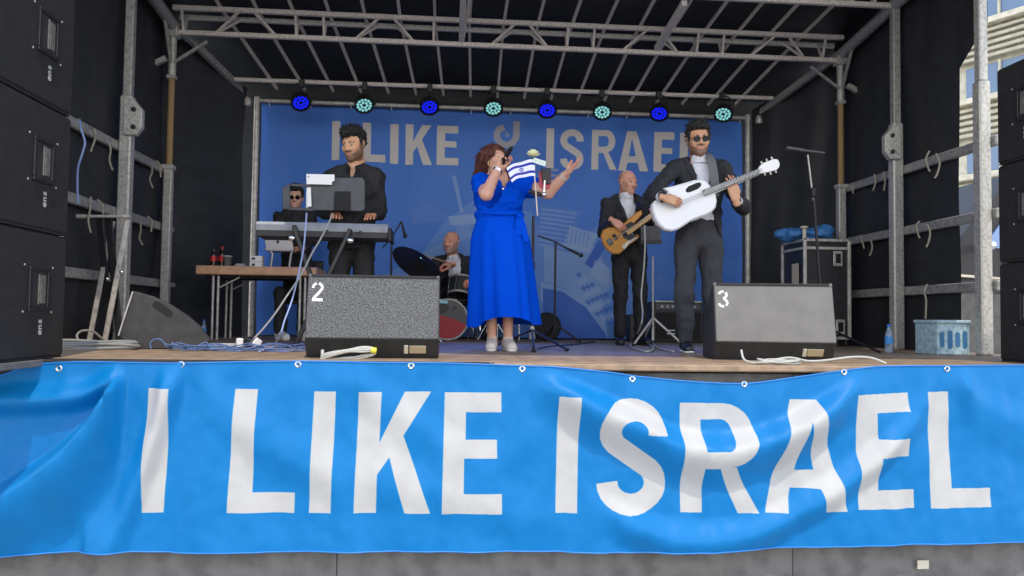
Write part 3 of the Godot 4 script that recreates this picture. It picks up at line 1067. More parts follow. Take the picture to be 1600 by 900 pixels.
func build_banner() -> void:
	var lo := Vector2(-2.6, 0.12)
	var hi := Vector2(3.75, 1.24)
	var p := Print.new(2048, 512, lo, hi, Color(0.0, 0.43, 0.68))
	var ink := Color(0.69, 0.69, 0.685)
	for e in [["I", [-1.586, 1.051, -1.467, 1.052, -1.499, 0.387, -1.607, 0.388]], ["L", [-1.141, 1.047, -0.798, 1.049, -0.812, 0.379, -1.17, 0.381]], ["I", [-0.716, 1.039, -0.6, 1.039, -0.616, 0.377, -0.734, 0.378]], ["K", [-0.477, 1.037, -0.075, 1.039, -0.077, 0.373, -0.493, 0.379]], ["E", [-0.009, 1.036, 0.305, 1.037, 0.317, 0.37, -0.015, 0.372]],
			["I", [0.622, 1.021, 0.741, 1.018, 0.736, 0.37, 0.615, 0.371]], ["S", [0.853, 1.012, 1.224, 1.006, 1.242, 0.359, 0.837, 0.362]], ["R", [1.32, 0.985, 1.762, 0.979, 1.784, 0.361, 1.326, 0.369]], ["A", [1.818, 1.005, 2.3, 1.007, 2.304, 0.368, 1.818, 0.365]], ["E", [2.357, 1.033, 2.677, 1.049, 2.718, 0.38, 2.372, 0.375]], ["L", [2.79, 1.053, 3.151, 1.063, 3.177, 0.387, 2.814, 0.379]]]:
		p.fill(p.letter(e[0], e[1], 0.36 if e[0] in "LE" else 0.31, 0.165, 0.58), ink)
	var top := [-2.521, 1.069, -2.333, 1.117, -2.207, 1.168, -1.975, 1.187, -1.688, 1.186, -1.425, 1.185, -1.092, 1.195, -0.754, 1.201, -0.342, 1.197, 0.006, 1.197, 0.42, 1.186, 0.61, 1.18, 0.913, 1.154, 1.044, 1.134, 1.338, 1.107, 1.702, 1.095, 1.973, 1.129, 2.277, 1.172, 2.508, 1.199, 2.936, 1.206, 3.371, 1.213, 3.854, 1.217]
	var bot := [-2.485, 0.179, -2.297, 0.183, -1.77, 0.19, -1.395, 0.172, -0.662, 0.173, 0.023, 0.165, 1.305, 0.153, 1.822, 0.161, 2.964, 0.177, 3.356, 0.184, 3.834, 0.19]
	# swags and tucks, each a crest line with its reach above and below, and height
	var folds := [
		[[0.413, 1.151, 0.647, 1.046, 0.901, 0.926, 1.083, 0.849, 1.303, 0.745, 1.561, 0.72, 1.822, 0.77, 2.01, 0.854, 2.2, 0.959, 2.354, 1.084, 2.469, 1.173], 0.12, 0.24, 0.11, 0.35],
		[[0.689, 0.468, 0.869, 0.383, 1.086, 0.282, 1.305, 0.217, 1.562, 0.218, 1.822, 0.275, 2.198, 0.474, 2.427, 0.632, 2.66, 0.836, 2.817, 1.009, 2.916, 1.139], 0.13, 0.16, 0.06, 0.45],
		[[-2.493, 0.369, -2.308, 0.466, -2.183, 0.548, -2.059, 0.638, -1.934, 0.747, -1.841, 0.871, -1.764, 0.99, -1.712, 1.101], 0.1, 0.5, 0.2, 0.05],
		[[-2.517, 0.963, -2.327, 0.98, -2.104, 0.991, -1.911, 1.019, -1.726, 1.121], 0.11, 0.1, 0.08, 0.04],
		[[-1.406, 1.11, -1.218, 0.941, -0.945, 0.737, -0.603, 0.582, -0.191, 0.511, 0.229, 0.422, 0.726, 0.279], 0.2, 0.2, 0.02, 0.2],
		[[-1.91, 0.073, -1.77, 0.197, -1.664, 0.436, -1.559, 0.737, -1.478, 0.991, -1.407, 1.127], 0.3, 0.25, 0.05, 0.03],
		[[-0.787, 1.149, -0.478, 1.082, -0.056, 0.771, 0.367, 0.596], 0.16, 0.2, 0.018, 0.2],
		[[2.935, 1.139, 3.13, 0.955, 3.366, 0.863, 3.845, 0.77], 0.16, 0.25, 0.03, 0.1]]
	var nu := 320
	var nv := 64
	var b := B.new()
	var rows := []
	var uvs := []
	for r in nv + 1:
		var row := PackedVector3Array()
		var uv := []
		for k in nu + 1:
			var x := lerpf(-2.55, 3.7, float(k) / nu)
			var yt := curve_y(top, x)
			var yb := curve_y(bot, x)
			var tv := float(r) / nv
			var y := lerpf(yb, yt, tv)
			var h := 0.0
			for f in folds:
				var c: Array = f[0]
				var xa: float = c[0]
				var xb: float = c[c.size() - 2]
				var fade := smoothstep(0.0, f[4], x - xa) * smoothstep(0.0, f[4], xb - x)
				if xa < -2.4: fade = smoothstep(0.0, f[4], xb - x)
				if xb > 3.5: fade = smoothstep(0.0, f[4], x - xa)
				if fade <= 0.0: continue
				var d := y - curve_y(c, x)
				var g := 1.0 - smoothstep(0.0, f[1], d) if d > 0.0 else 1.0 - smoothstep(0.0, f[2], -d)
				h += f[3] * fade * g
			# upright puckers under the eyelets and small unevenness
			for e in [[-1.5, 0.045, 0.03, 0.6], [0.38, 0.05, 0.016, 0.8], [-0.8, 0.05, 0.008, 0.5], [3.0, 0.06, 0.03, 0.5], [2.35, 0.05, 0.016, 0.3]]:
				h += e[2] * exp(-pow((x - e[0]) / e[1], 2.0)) * smoothstep(1.0 - e[3], 1.0, tv)
			for e in [-2.03, -1.5, -0.98, -0.48, 0.02, 0.51, 1.01, 1.46, 1.93, 3.0]:
				var w: float = 0.018 + (1.0 - tv) * 0.12
				h += 0.011 * exp(-pow((x - e - 0.02 * sin(e * 9.0) * (1.0 - tv) * 8.0) / w, 2.0)) * smoothstep(0.62, 0.97, tv)
			h += wrinkle.get_noise_2d(x * 3.2, y * 1.2) * 0.022 + wrinkle.get_noise_2d(x * 9.0, y * 6.0 + 40.0) * 0.0035
			h += (1.0 - tv) * 0.03 * wrinkle.get_noise_2d(x * 1.3, 77.0)
			h *= smoothstep(-0.02, 0.14, 1.0 - tv) * 0.8 + 0.2
			row.append(Vector3(x, y, -4.285 + maxf(h, -0.03)))
			uv.append(Vector2((x - lo.x) / (hi.x - lo.x), (hi.y - y) / (hi.y - lo.y)))
		rows.append(row)
		uvs.append(uv)
	b.sheet(rows, uvs)
	var t := thing("front_banner", "long blue banner with large white capital letters hung along the stage front", "banner", Vector3(0.6, 0.15, -4.28))
	part(t, "printed_sheet", b, printed(p.im, 0.5, 0.35))
	# hems
	for e in [top, bot]:
		var pts := []
		for k in 161:
			var x := lerpf(-2.55, 3.7, k / 160.0)
			var r := nv if e == top else 0
			pts.append(rows[r][k * 2] + Vector3(0, 0, 0.002))
		var hb := B.new()
		hb.tube(pts, 0.004, -1, 5)
		part(t, "hem", hb, mk(0.02, 0.2, 0.6, 0.4))
	for e in [Vector3(-2.052, 1.153, -4.25), Vector3(-1.425, 1.178, -4.25), Vector3(-0.808, 1.183, -4.25), Vector3(-0.196, 1.181, -4.25), Vector3(0.42, 1.168, -4.25), Vector3(1.045, 1.116, -4.25), Vector3(1.695, 1.091, -4.25), Vector3(2.289, 1.164, -4.25), Vector3(2.916, 1.187, -4.25)]:
		var z := -4.25
		var near := 9.0
		for r in range(nv - 8, nv + 1):
			for k in nu + 1:
				var q: Vector3 = rows[r][k]
				var dd := Vector2(q.x - e.x, q.y - e.y).length()
				if dd < near:
					near = dd
					z = q.z
		var rb := B.new()
		rb.lathe([Vector2(0.009, 0.0), Vector2(0.017, 0.001), Vector2(0.0175, 0.004), Vector2(0.013, 0.006), Vector2(0.009, 0.003)], Transform3D(Basis(Vector3.RIGHT, Vector3.BACK, Vector3.DOWN), Vector3(e.x, e.y, z)), 16)
		part(t, "eyelet", rb, M.chrome)

# ---------------------------------------------------------------- beyond the stage
func build_outside() -> void:
	# a pale building with louvred storeys, seen past the right-hand post
	var org := Vector3(27.5, 0, -36.0)
	var dir := Vector3(0.452, 0, 0.892)
	var out := Vector3(-0.892, 0, 0.452)
	var bs := Basis(dir, Vector3.UP, out)
	var t := thing("office_building", "pale cream building with horizontal louvres beyond the right of the stage", "building", org)
	var b := B.new()
	b.box(org + Vector3.UP * 12.9 - out * 6.2, Vector3(44, 26.04, 12), bs)
	part(t, "wall", b, M.cream)
	var glass := mk(0.12, 0.2, 0.32, 0.12)
	for fl in 6:
		var y := 1.2 + fl * 3.9
		for k in 11:
			b = B.new()
			b.box(org + dir * (-20 + k * 4.0) + Vector3.UP * (y + 1.1) + out * -0.15, Vector3(3.4, 1.6, 0.2), bs, 0.02)
			var wn := part(t, "window", b, glass)
			b = B.new()
			b.box(org + dir * (-20 + k * 4.0) + Vector3.UP * (y + 1.1) + out * 0.0, Vector3(0.12, 1.7, 0.14), bs)
			part(wn, "mullion", b, M.cream)
		b = B.new()
		b.box(org + Vector3.UP * (y - 0.0) + out * 0.35, Vector3(43, 0.3, 0.7), bs, 0.03)
		part(t, "floor_slab", b, M.cream)
		for k in 5:
			b = B.new()
			b.box(org + Vector3.UP * (y + 2.25 + k * 0.33) + out * 0.22, Vector3(43, 0.14, 0.3), bs * Basis(Vector3.RIGHT, 0.5), 0.02)
			part(t, "louvre", b, M.cream)
	# a dark truck cab parked behind the right-hand wall
	var tk := thing("parked_truck", "dark truck with a large side window parked behind the right stage wall", "truck", Vector3(7.0, 0, -9.2))
	b = B.new()
	b.prism([-1.6, 0.55, 2.6, 0.55, 2.6, 3.35, 0.0, 3.35, -0.55, 3.2, -1.5, 2.1, -1.6, 1.9], Transform3D(Basis(), Vector3(7.0, 0, -8.2)), 2.3, 0.06)
	part(tk, "cab", b, M.black)
	b = B.new()
	b.prism([-0.98, 2.32, 1.1, 2.32, 1.1, 3.1, -0.4, 3.1], Transform3D(Basis(), Vector3(7.0, 0, -8.18)), 0.03, 0.004)
	part(tk, "side_window", b, mk(0.16, 0.26, 0.5, 0.06))
	b = B.new()
	b.bar(Vector3(5.35, 2.02, -8.17), Vector3(8.3, 1.86, -8.17), 0.05, 0.03, 0.006)
	part(tk, "trim_strip", b, M.cream)
	b = B.new()
	b.box(Vector3(6.9, 1.25, -8.19), Vector3(2.6, 1.1, 0.04), Basis(), 0.01)
	part(tk, "lower_panel", b, mk(0.09, 0.09, 0.085, 0.5, 0.2, "grime", 1.0))
	b = B.new()
	b.tube([Vector3(6.025, 2.336, -8.15), Vector3(5.99, 2.33, -8.02)], 0.02)
	b.ball(Vector3(5.982, 2.335, -8.0), Vector3(0.06, 0.06, 0.04))
	part(tk, "mirror", b, M.chrome)
	for x in [6.2, 8.6]:
		b = B.new()
		b.lathe([Vector2(0, -0.15), Vector2(0.45, -0.15), Vector2(0.5, -0.1), Vector2(0.5, 0.1), Vector2(0.45, 0.15), Vector2(0, 0.15)], Transform3D(Basis(Vector3.RIGHT, Vector3.BACK, Vector3.DOWN), Vector3(x, 0.38, -8.3)), 20)
		part(tk, "wheel", b, M.black_matt)

func build_lamps() -> void:
	var xs := [470, 569, 671, 771, 855, 941, 1030, 1130]
	var spots := [Vector3(-1.721, 3.902, -8.9), Vector3(-1.002, 3.899, -8.9), Vector3(-0.251, 3.904, -8.9), Vector3(0.495, 3.916, -8.9), Vector3(1.13, 3.916, -8.9), Vector3(1.788, 3.917, -8.9), Vector3(2.477, 3.926, -8.9), Vector3(3.262, 3.946, -8.9)]
	var says := ["blue stage lamp nearest the left end of the lamp bar", "pale white stage lamp second from the left on the lamp bar", "blue stage lamp third from the left on the lamp bar", "pale white stage lamp above the singer's head", "blue stage lamp just right of the one above the singer", "pale white stage lamp sixth from the left on the lamp bar", "blue stage lamp second from the right on the lamp bar", "pale white stage lamp at the right end of the lamp bar"]
	for k in 8:
		var c: Vector3 = spots[k]
		var t := thing("stage_lamp", says[k], "stage lamp", c, 0.0, "stage lamps on the lamp bar")
		var blue: bool = k % 2 == 0
		var to := (Vector3(c.x * 0.6 + 0.3, 1.2, -6.9) - c).normalized()
		var x := Vector3.UP.cross(-to).normalized()
		var ax := Basis(x, to, x.cross(to))   # y points out of the lamp
		var xf := Transform3D(ax, c)
		var b := B.new()
		b.lathe([Vector2(0, -0.15), Vector2(0.05, -0.15), Vector2(0.105, -0.06), Vector2(0.115, 0.0), Vector2(0.115, 0.02), Vector2(0.1, 0.02), Vector2(0.1, 0.0), Vector2(0, 0.0)], xf, 24)
		part(t, "housing", b, M.black)
		b = B.new()
		var arc := []
		for e in 13:
			var an := PI * e / 12
			arc.append(c + x * cos(an) * 0.13 + Vector3.UP * sin(an) * 0.2 - to * 0.03)
		b.tube(arc, 0.009, -1, 6)
		b.box(c + Vector3.UP * 0.225 + Vector3(0, 0, -0.03), Vector3(0.06, 0.09, 0.06), Basis(), 0.005)
		part(t, "yoke", b, M.black)
		var em := StandardMaterial3D.new()
		var col := Color(0.05, 0.12, 1.0) if blue else Color(0.62, 0.95, 0.95)
		em.albedo_color = Color(0.05, 0.05, 0.05)
		em.emission_enabled = true
		em.emission = col
		em.emission_energy_multiplier = 1.5 if blue else 1.0
		b = B.new()
		for ring in [[6, 0.036, 0.0165], [12, 0.074, 0.0175]]:
			for e in ring[0]:
				var an: float = TAU * e / ring[0]
				b.lathe([Vector2(ring[2], 0.004), Vector2(ring[2] * 0.8, 0.012), Vector2(0, 0.014)], xf * Transform3D(Basis(), Vector3(cos(an) * ring[1], 0, sin(an) * ring[1])), 8)
		part(t, "lens_cluster", b, em)
		var l := SpotLight3D.new()
		l.name = "lamp_light"
		t.add_child(l)
		l.light_color = col
		l.light_energy = 4.5 if blue else 1.2
		l.light_size = 0.09
		l.spot_range = 12.0
		l.spot_angle = 24.0
		l.spot_attenuation = 2.0
		l.shadow_enabled = true
		l.look_at_from_position(c + to * 0.03, c + to * 3.0)

# ---------------------------------------------------------------- loudspeakers
func cabinet(label: String, x_face: float, s: float, y: float, z0: float, z1: float, group: String) -> void:
	# s points from the visible side panel away from the cabinet
	var w := 0.92
	var h := 0.672
	var zc := (z0 + z1) / 2
	var t := thing("loudspeaker_cabinet", label, "loudspeaker", Vector3(x_face - s * w / 2, y, zc), 0.0, group)
	var b := B.new()
	b.box(Vector3(x_face - s * w / 2, y + h / 2 + 0.002, zc), Vector3(w, h, absf(z1 - z0)), Basis(), 0.018)
	var body := part(t, "cabinet", b, M.cabinet)
	b = B.new()
	b.box(Vector3(x_face - s * w / 2, y + h / 2, z0 + 0.012), Vector3(w - 0.06, h - 0.06, 0.03), Basis(), 0.008)
	part(t, "grille", b, mk(0.16, 0.16, 0.16, 0.5, 0.3, "speck", 5.0))
	# recessed handle: frame, dark hollow and bright grip plate
	var hz := z1 + 0.3
	var hy := y + 0.37
	b = B.new()
	for e in [[0.0, 0.105, 0.2, 0.022], [0.0, -0.105, 0.2, 0.022]]:
		b.box(Vector3(x_face + s * 0.006, hy + e[1], hz), Vector3(0.014, e[3], 0.2), Basis(), 0.003)
	for e in [-0.09, 0.09]:
		b.box(Vector3(x_face + s * 0.006, hy, hz + e), Vector3(0.014, 0.188, 0.022), Basis(), 0.003)
	var fr := part(t, "handle_frame", b, M.black)
	b = B.new()
	b.box(Vector3(x_face + s * 0.0025, hy, hz), Vector3(0.004, 0.186, 0.158))
	part(fr, "handle_hollow", b, M.black_matt)
	b = B.new()
	b.box(Vector3(x_face + s * 0.0075, hy, hz - 0.035), Vector3(0.006, 0.15, 0.05), Basis(), 0.002)
	b.box(Vector3(x_face + s * 0.0085, hy, hz + 0.005), Vector3(0.008, 0.16, 0.012), Basis(), 0.002)
	part(fr, "grip_plate", b, mk(0.17, 0.165, 0.15, 0.5, 0.3, "grime", 3.0))
	for e in [[-0.14, -0.12], [0.14, -0.12], [-0.14, 0.12], [0.14, 0.12]]:
		b = B.new()
		b.ball(Vector3(x_face + s * 0.003, hy + e[1], hz + e[0]), Vector3(0.004, 0.007, 0.007), Basis(), 6, 4)
		part(fr, "screw", b, M.rail)
	# small maker's lettering, read from bottom to top
	var tm := TextMesh.new()
	var sf := SystemFont.new()
	sf.font_names = PackedStringArray(["Droid Sans"])
	sf.font_weight = 700
	tm.font = sf
	tm.text = "ens"
	tm.font_size = 16
	tm.pixel_size = 0.0032
	tm.depth = 0.002
	var o := MeshInstance3D.new()
	o.name = "lettering"
	t.add_child(o, true)
	o.mesh = tm
	o.material_override = M.cable_grey
	o.global_transform = Transform3D(Basis(Vector3.UP, Vector3(0, 0, s), Vector3(s, 0, 0)) if s > 0 else Basis(Vector3.UP, Vector3(0, 0, -1), Vector3(-1, 0, 0)), Vector3(x_face + s * 0.002, y + 0.17, hz - 0.03))
	b = B.new()
	b.box(Vector3(x_face - s * w / 2, y + 0.004, zc), Vector3(w - 0.02, 0.008, absf(z1 - z0) - 0.02))
	part(t, "foot", b, M.black_matt)

func build_speakers() -> void:
	var a := ["black loudspeaker cabinet at the bottom of the left stack", "black loudspeaker cabinet in the middle of the left stack", "black loudspeaker cabinet on top of the left stack"]
	var c := ["black loudspeaker cabinet at the bottom of the right stack", "black loudspeaker cabinet in the middle of the right stack", "black loudspeaker cabinet on top of the right stack"]
	for k in 3:
		cabinet(a[k], -2.15, 1.0, DECK + k * 0.68, -3.73, -4.53, "loudspeakers stacked at the left edge of the stage")
		cabinet(c[k], 3.8, -1.0, DECK + k * 0.68, -4.3, -5.02, "loudspeakers stacked at the right edge of the stage")

# ---------------------------------------------------------------- floor monitors
func digit(parent: Node3D, ch: String, o: Vector3, bs: Basis, h: float) -> void:   # stencilled number, two pieces with a bridge
	var b := B.new()
	var c := []
	if ch == "2":
		for k in 9:
			var an := deg_to_rad(lerpf(190.0, -35.0, k / 8.0))
			c.append(Vector2(0.3 + 0.22 * cos(an), 0.7 + 0.2 * sin(an)))
		c.append(Vector2(0.12, 0.14))
	else:
		for k in 9:
			var an := deg_to_rad(lerpf(170.0, -80.0, k / 8.0))
			c.append(Vector2(0.3 + 0.2 * cos(an), 0.72 + 0.18 * sin(an)))
		for k in 9:
			var an := deg_to_rad(lerpf(75.0, -170.0, k / 8.0))
			c.append(Vector2(0.3 + 0.22 * cos(an), 0.29 + 0.2 * sin(an)))
	var runs := [[c, 0.13]]
	if ch == "2": runs.append([[Vector2(0.06, 0.09), Vector2(0.56, 0.09)], 0.15])
	for r in runs:
		var pts: Array = r[0]
		for k in pts.size() - 1:
			if pts.size() > 3 and (k == 3 or (ch == "3" and k == 13)): continue   # the bridges of the stencil
			var d: Vector2 = (pts[k + 1] - pts[k])
			var n: Vector2 = d.normalized().orthogonal() * r[1] * 0.5
			var q := []
			for e in [pts[k] - n, pts[k] + n, pts[k + 1] + n, pts[k + 1] - n]:
				q.append(o + bs * Vector3(e.x * h, e.y * h, 0.0016))
			b.quad(q[0], q[3], q[2], q[1])
	part(parent, "stencilled_number", b, M.white_paint)

func wedge(label: String, at: Vector3, turn: float, w: float, face: Material, ch: String) -> Node3D:
	var t := thing("floor_monitor", label, "floor monitor", at, turn, "floor monitors along the stage front")
	var g := t.global_transform
	# profile seen from its right side: (towards the audience, up)
	var prof := [0.02, 0.0, 0.10, 0.115, 0.015, 0.485, -0.02, 0.5, -0.40, 0.2, -0.40, 0.0]
	var side := g * Transform3D(Basis(Vector3.BACK, Vector3.UP, Vector3.LEFT), Vector3(-w / 2, 0, 0))
	var b := B.new()
	b.prism(prof, side, w, 0.01)
	part(t, "cabinet", b, M.wedge_dark)
	# the panel that faces the audience
	var lo := Vector3(0, 0.118, 0.1)
	var hi := Vector3(0, 0.478, 0.018)
	var up := (hi - lo).normalized()
	var bs := Basis(Vector3.RIGHT, up, Vector3.RIGHT.cross(up))
	var len := (hi - lo).length()
	b = B.new()
	b.box(g * ((lo + hi) / 2 + bs.z * 0.004), Vector3(w - 0.012, len, 0.012), g.basis * bs, 0.005)
	part(t, "back_panel", b, face)
	b = B.new()
	b.box(g * Vector3(0, 0.494, 0.002), Vector3(w - 0.05, 0.014, 0.02), g.basis, 0.003)
	part(t, "top_groove", b, M.black)
	for s in [-1.0, 1.0]:
		b = B.new()
		b.box(g * Vector3(s * (w / 2 - 0.012), 0.491, 0.0), Vector3(0.02, 0.024, 0.034), g.basis, 0.004)
		part(t, "corner", b, face)
		# carrying slot in each side
		b = B.new()
		var sl := []
		for k in 12:
			var an := TAU * k / 12
			sl.append(cos(an) * 0.026 + (0.045 if cos(an) > 0 else -0.045)); sl.append(sin(an) * 0.026)
		b.prism(sl, g * Transform3D(Basis(Vector3(0, -0.6, -0.8) * 1.0, Vector3(0, 0.8, -0.6), Vector3(s, 0, 0)) if s > 0 else Basis(Vector3(0, 0.6, 0.8), Vector3(0, 0.8, -0.6), Vector3(-1, 0, 0)), Vector3(s * (w / 2 + 0.0016), 0.3, -0.19)), 0.0012)
		part(t, "carrying_slot", b, M.black)
	digit(t, ch, g * (lo + up * (len - 0.15) + Vector3(-w / 2 + (0.025 if ch == "2" else 0.02), 0, 0) + bs.z * 0.011), g.basis * bs, 0.125)
	# connector plate in the undercut
	var n2 := Vector3(0, -0.57, 0.82)
	var up2 := Vector3(0, 0.82, 0.57)
	var b2 := Basis(Vector3.RIGHT, up2, n2)
	b = B.new()
	b.box(g * (Vector3(0.27 * w / 0.8, 0.057, 0.061) + n2 * 0.003), Vector3(0.1, 0.055, 0.012), g.basis * b2, 0.003)
	part(t, "connector_plate", b, mk(0.4, 0.33, 0.2, 0.6))
	b = B.new()
	b.box(g * (Vector3(0.2 * w / 0.8, 0.057, 0.061) + n2 * 0.003), Vector3(0.025, 0.06, 0.012), g.basis * b2, 0.003)
	part(t, "label_sticker", b, M.paper)
	return t

func build_wedges() -> void:
	wedge("speckled grey floor monitor with a white stencilled 2", Vector3(-0.445, DECK, -4.72), 0.03, 0.79, M.wedge, "2")
	wedge("smooth grey floor monitor with a white stencilled 3", Vector3(2.11, DECK, -4.86), -0.17, 0.76, M.wedge_smooth, "3")
	# a third one, seen from its side
	var d := 5.66
	var t := thing("floor_monitor", "dark floor monitor seen from its side at the left of the stage", "floor monitor", Vector3(-2.02, DECK, -5.9), 0.0, "floor monitors along the stage front")
	var b := B.new()
	var poly := [-2.212, 1.609, -2.244, 1.504, -2.298, 1.295, -2.217, 1.196, -1.732, 1.201, -1.699, 1.27, -1.763, 1.356, -1.854, 1.437, -1.963, 1.513, -2.088, 1.575]
	var turn := Transform3D(Basis(), Vector3(-2.02, 0, -d)) * Transform3D(Basis(Vector3.UP, 0.3), Vector3.ZERO) * Transform3D(Basis(), Vector3(2.02, 0, 0))
	b.prism(poly, turn, 0.42, 0.012)
	part(t, "cabinet", b, mk(0.045, 0.043, 0.045, 0.6, 0.0, "grime", 1.5, "fine", 0.4))
	b = B.new()
	var sl := []
	for k in 14:
		var an := TAU * k / 14
		var q := Vector2(cos(an) * 0.027 + (0.05 if cos(an) > 0 else -0.05), sin(an) * 0.027).rotated(-0.62)
		sl.append(q.x - 2.022); sl.append(q.y + 1.483)
	b.prism(sl, turn * Transform3D(Basis(), Vector3(0, 0, 0.0015)), 0.003)
	part(t, "carrying_slot", b, M.black_matt)
	b = B.new()
	var ed := [-2.217, 1.605, -2.244, 1.504, -2.298, 1.295]
	b.tube([turn * Vector3(ed[0], ed[1], 0.004), turn * Vector3(ed[2], ed[3], 0.004), turn * Vector3(ed[4], ed[5], 0.004)], 0.006, -1, 6)
	part(t, "edge_strip", b, M.alu)

# ---------------------------------------------------------------- keyboard
func build_keyboard() -> void:
	var z := -6.15
	var t := thing("stage_piano", "grey stage piano with a dark underside on a black cross stand", "keyboard", Vector3(-1.0, 2.1, z))
	var b := B.new()
	var side := Transform3D(Basis(Vector3.BACK, Vector3.UP, Vector3.LEFT), Vector3(-1.513, 2.09, z))
	b.prism([0.0, 0.03, 0.012, 0.075, -0.005, 0.098, -0.3, 0.075, -0.3, 0.02], side, 1.03, 0.006)
	part(t, "body", b, M.key_body)
	b = B.new()
	b.prism([-0.003, 0.027, -0.303, 0.018, -0.29, -0.02, -0.02, -0.012], side, 1.03, 0.004)
	part(t, "underside", b, M.key_under)
	b = B.new()
	b.box(Vector3(-0.47, 2.105, z - 0.15), Vector3(0.03, 0.11, 0.31), Basis(), 0.01)
	part(t, "end_cheek", b, M.black)
	for k in 36:
		b = B.new()
		b.box(Vector3(-1.485 + k * 0.0277, 2.177, z - 0.235), Vector3(0.025, 0.018, 0.14), Basis(), 0.003)
		part(t, "white_key", b, M.white)
	for x in [-1.2, -0.96, -0.7]:
		b = B.new()
		b.lathe([Vector2(0, 0), Vector2(0.012, 0), Vector2(0.014, 0.012), Vector2(0, 0.014)], Transform3D(Basis(Vector3.RIGHT, Vector3.BACK, Vector3.DOWN), Vector3(x, 2.118, z + 0.002)), 10)
		part(t, "socket", b, M.black)
	# cross stand
	var s := thing("keyboard_stand", "black cross stand holding the stage piano", "stand", Vector3(-1.0, DECK, z))
	for e in [[Vector3(-1.21, 2.157, -6.1), Vector3(-0.889, 1.246, -6.1)], [Vector3(-0.776, 2.141, -6.14), Vector3(-1.181, 1.227, -6.14)]]:
		b = B.new()
		b.bar(e[0], e[1], 0.035, 0.035, 0.006, Vector3.BACK)
		part(s, "leg", b, M.black_metal)
	for e in [[-1.22, 2.06], [-0.77, 2.05]]:
		b = B.new()
		b.box(Vector3(e[0], e[1], z - 0.14), Vector3(0.035, 0.03, 0.36), Basis(), 0.006)
		part(s, "support_arm", b, M.black_metal)
		b = B.new()
		b.ball(Vector3(e[0], e[1] - 0.005, z + 0.055), Vector3(0.03, 0.026, 0.026))
		part(s, "knob", b, M.chrome)
	for x in [-1.22, -0.93]:
		b = B.new()
		b.box(Vector3(x, DECK + 0.016, z - 0.1), Vector3(0.035, 0.03, 0.46), Basis(), 0.006)
		part(s, "foot", b, M.black_metal)
	b = B.new()
	b.lathe([Vector2(0, -0.03), Vector2(0.035, -0.03), Vector2(0.035, 0.03), Vector2(0, 0.03)], Transform3D(Basis(Vector3.RIGHT, Vector3.BACK, Vector3.DOWN), Vector3(-0.984, 1.569, -6.09)), 12)
	part(s, "pivot", b, M.black_metal)
	# music desk with tablet
	var dk := thing("music_desk", "dark grey music desk standing on the stage piano", "music desk", Vector3(-0.95, 2.18, z - 0.1))
	b = B.new()
	var lean := Transform3D(Basis(Vector3.RIGHT, 0.12), Vector3(0, 0.76, -0.21))
	b.prism([-1.104, 2.551, -0.701, 2.567, -0.68, 2.542, -0.675, 2.315, -0.695, 2.294, -1.118, 2.294, -1.124, 2.53], Transform3D(Basis(), Vector3(0, 0, -6.2)), 0.02, 0.004)
	part(dk, "panel", b, M.grey_plastic)
	b = B.new()
	b.prism([-0.916, 2.448, -0.79, 2.451, -0.786, 2.297, -0.922, 2.294], Transform3D(Basis(), Vector3(0, 0, -6.193)), 0.006, 0.002)
	part(dk, "pocket", b, M.black_matt)
	b = B.new()
	for e in [[Vector3(-1.288, 2.295, -6.2), Vector3(-1.297, 2.473, -6.2), Vector3(-1.258, 2.49, -6.2), Vector3(-1.102, 2.484, -6.2)], [Vector3(-1.288, 2.3, -6.2), Vector3(-1.078, 2.295, -6.2)]]:
		for k in e.size() - 1: b.bar(e[k], e[k + 1], 0.06 if e.size() > 2 and k == 0 else 0.022, 0.02, 0.004, Vector3.BACK)
	part(dk, "side_bracket", b, M.grey_plastic)
	var tb := thing("tablet", "white backed tablet leaning in the music desk", "tablet", Vector3(-1.05, 2.2, z - 0.08))
	b = B.new()
	b.prism([-1.145, 2.586, -0.938, 2.587, -0.923, 2.572, -0.917, 2.308, -1.144, 2.313], Transform3D(Basis(), Vector3(0, 0, -6.226)), 0.009, 0.003)
	part(tb, "shell", b, M.white)
	b = B.new()
	b.prism([-1.136, 2.577, -0.916, 2.578, -0.915, 2.527, -0.935, 2.521, -0.934, 2.495, -1.134, 2.495], Transform3D(Basis(), Vector3(0, 0, -6.17)), 0.008, 0.002)
	b.prism([-1.129, 2.47, -1.099, 2.47, -1.09, 2.317, -1.125, 2.316], Transform3D(Basis(), Vector3(0, 0, -6.17)), 0.008, 0.002)
	part(tb, "back_cover", b, M.white)
	b = B.new()
	b.lathe([Vector2(0, 0), Vector2(0.006, 0), Vector2(0.005, 0.003), Vector2(0, 0.003)], Transform3D(Basis(Vector3.RIGHT, Vector3.BACK, Vector3.DOWN), Vector3(-1.119, 2.555, -6.17)), 10)
	part(tb, "camera_lens", b, M.black)

# ---------------------------------------------------------------- side table
func bottle(called: String, label: String, at: Vector3, h: float, r: float, liquid: Material, lab: Material, capm: Material, group: String) -> void:
	var t := thing(called, label, "bottle", at, 0.0, group)
	var xf := Transform3D(Basis(), at)
	var b := B.new()
	b.lathe([Vector2(0, 0.002), Vector2(r * 0.85, 0.0), Vector2(r, h * 0.03), Vector2(r, h * 0.55), Vector2(r * 0.9, h * 0.66), Vector2(r * 0.45, h * 0.82), Vector2(r * 0.38, h * 0.93), Vector2(0, h * 0.93)], xf, 16)
	part(t, "body", b, liquid)
	b = B.new()
	b.lathe([Vector2(r * 1.02, h * 0.3), Vector2(r * 1.02, h * 0.56)], xf, 16)
	part(t, "label", b, lab)
	b = B.new()
	b.lathe([Vector2(r * 0.45, h * 0.91), Vector2(r * 0.47, h * 0.99), Vector2(r * 0.4, h), Vector2(0, h)], xf, 12)
	part(t, "cap", b, capm)

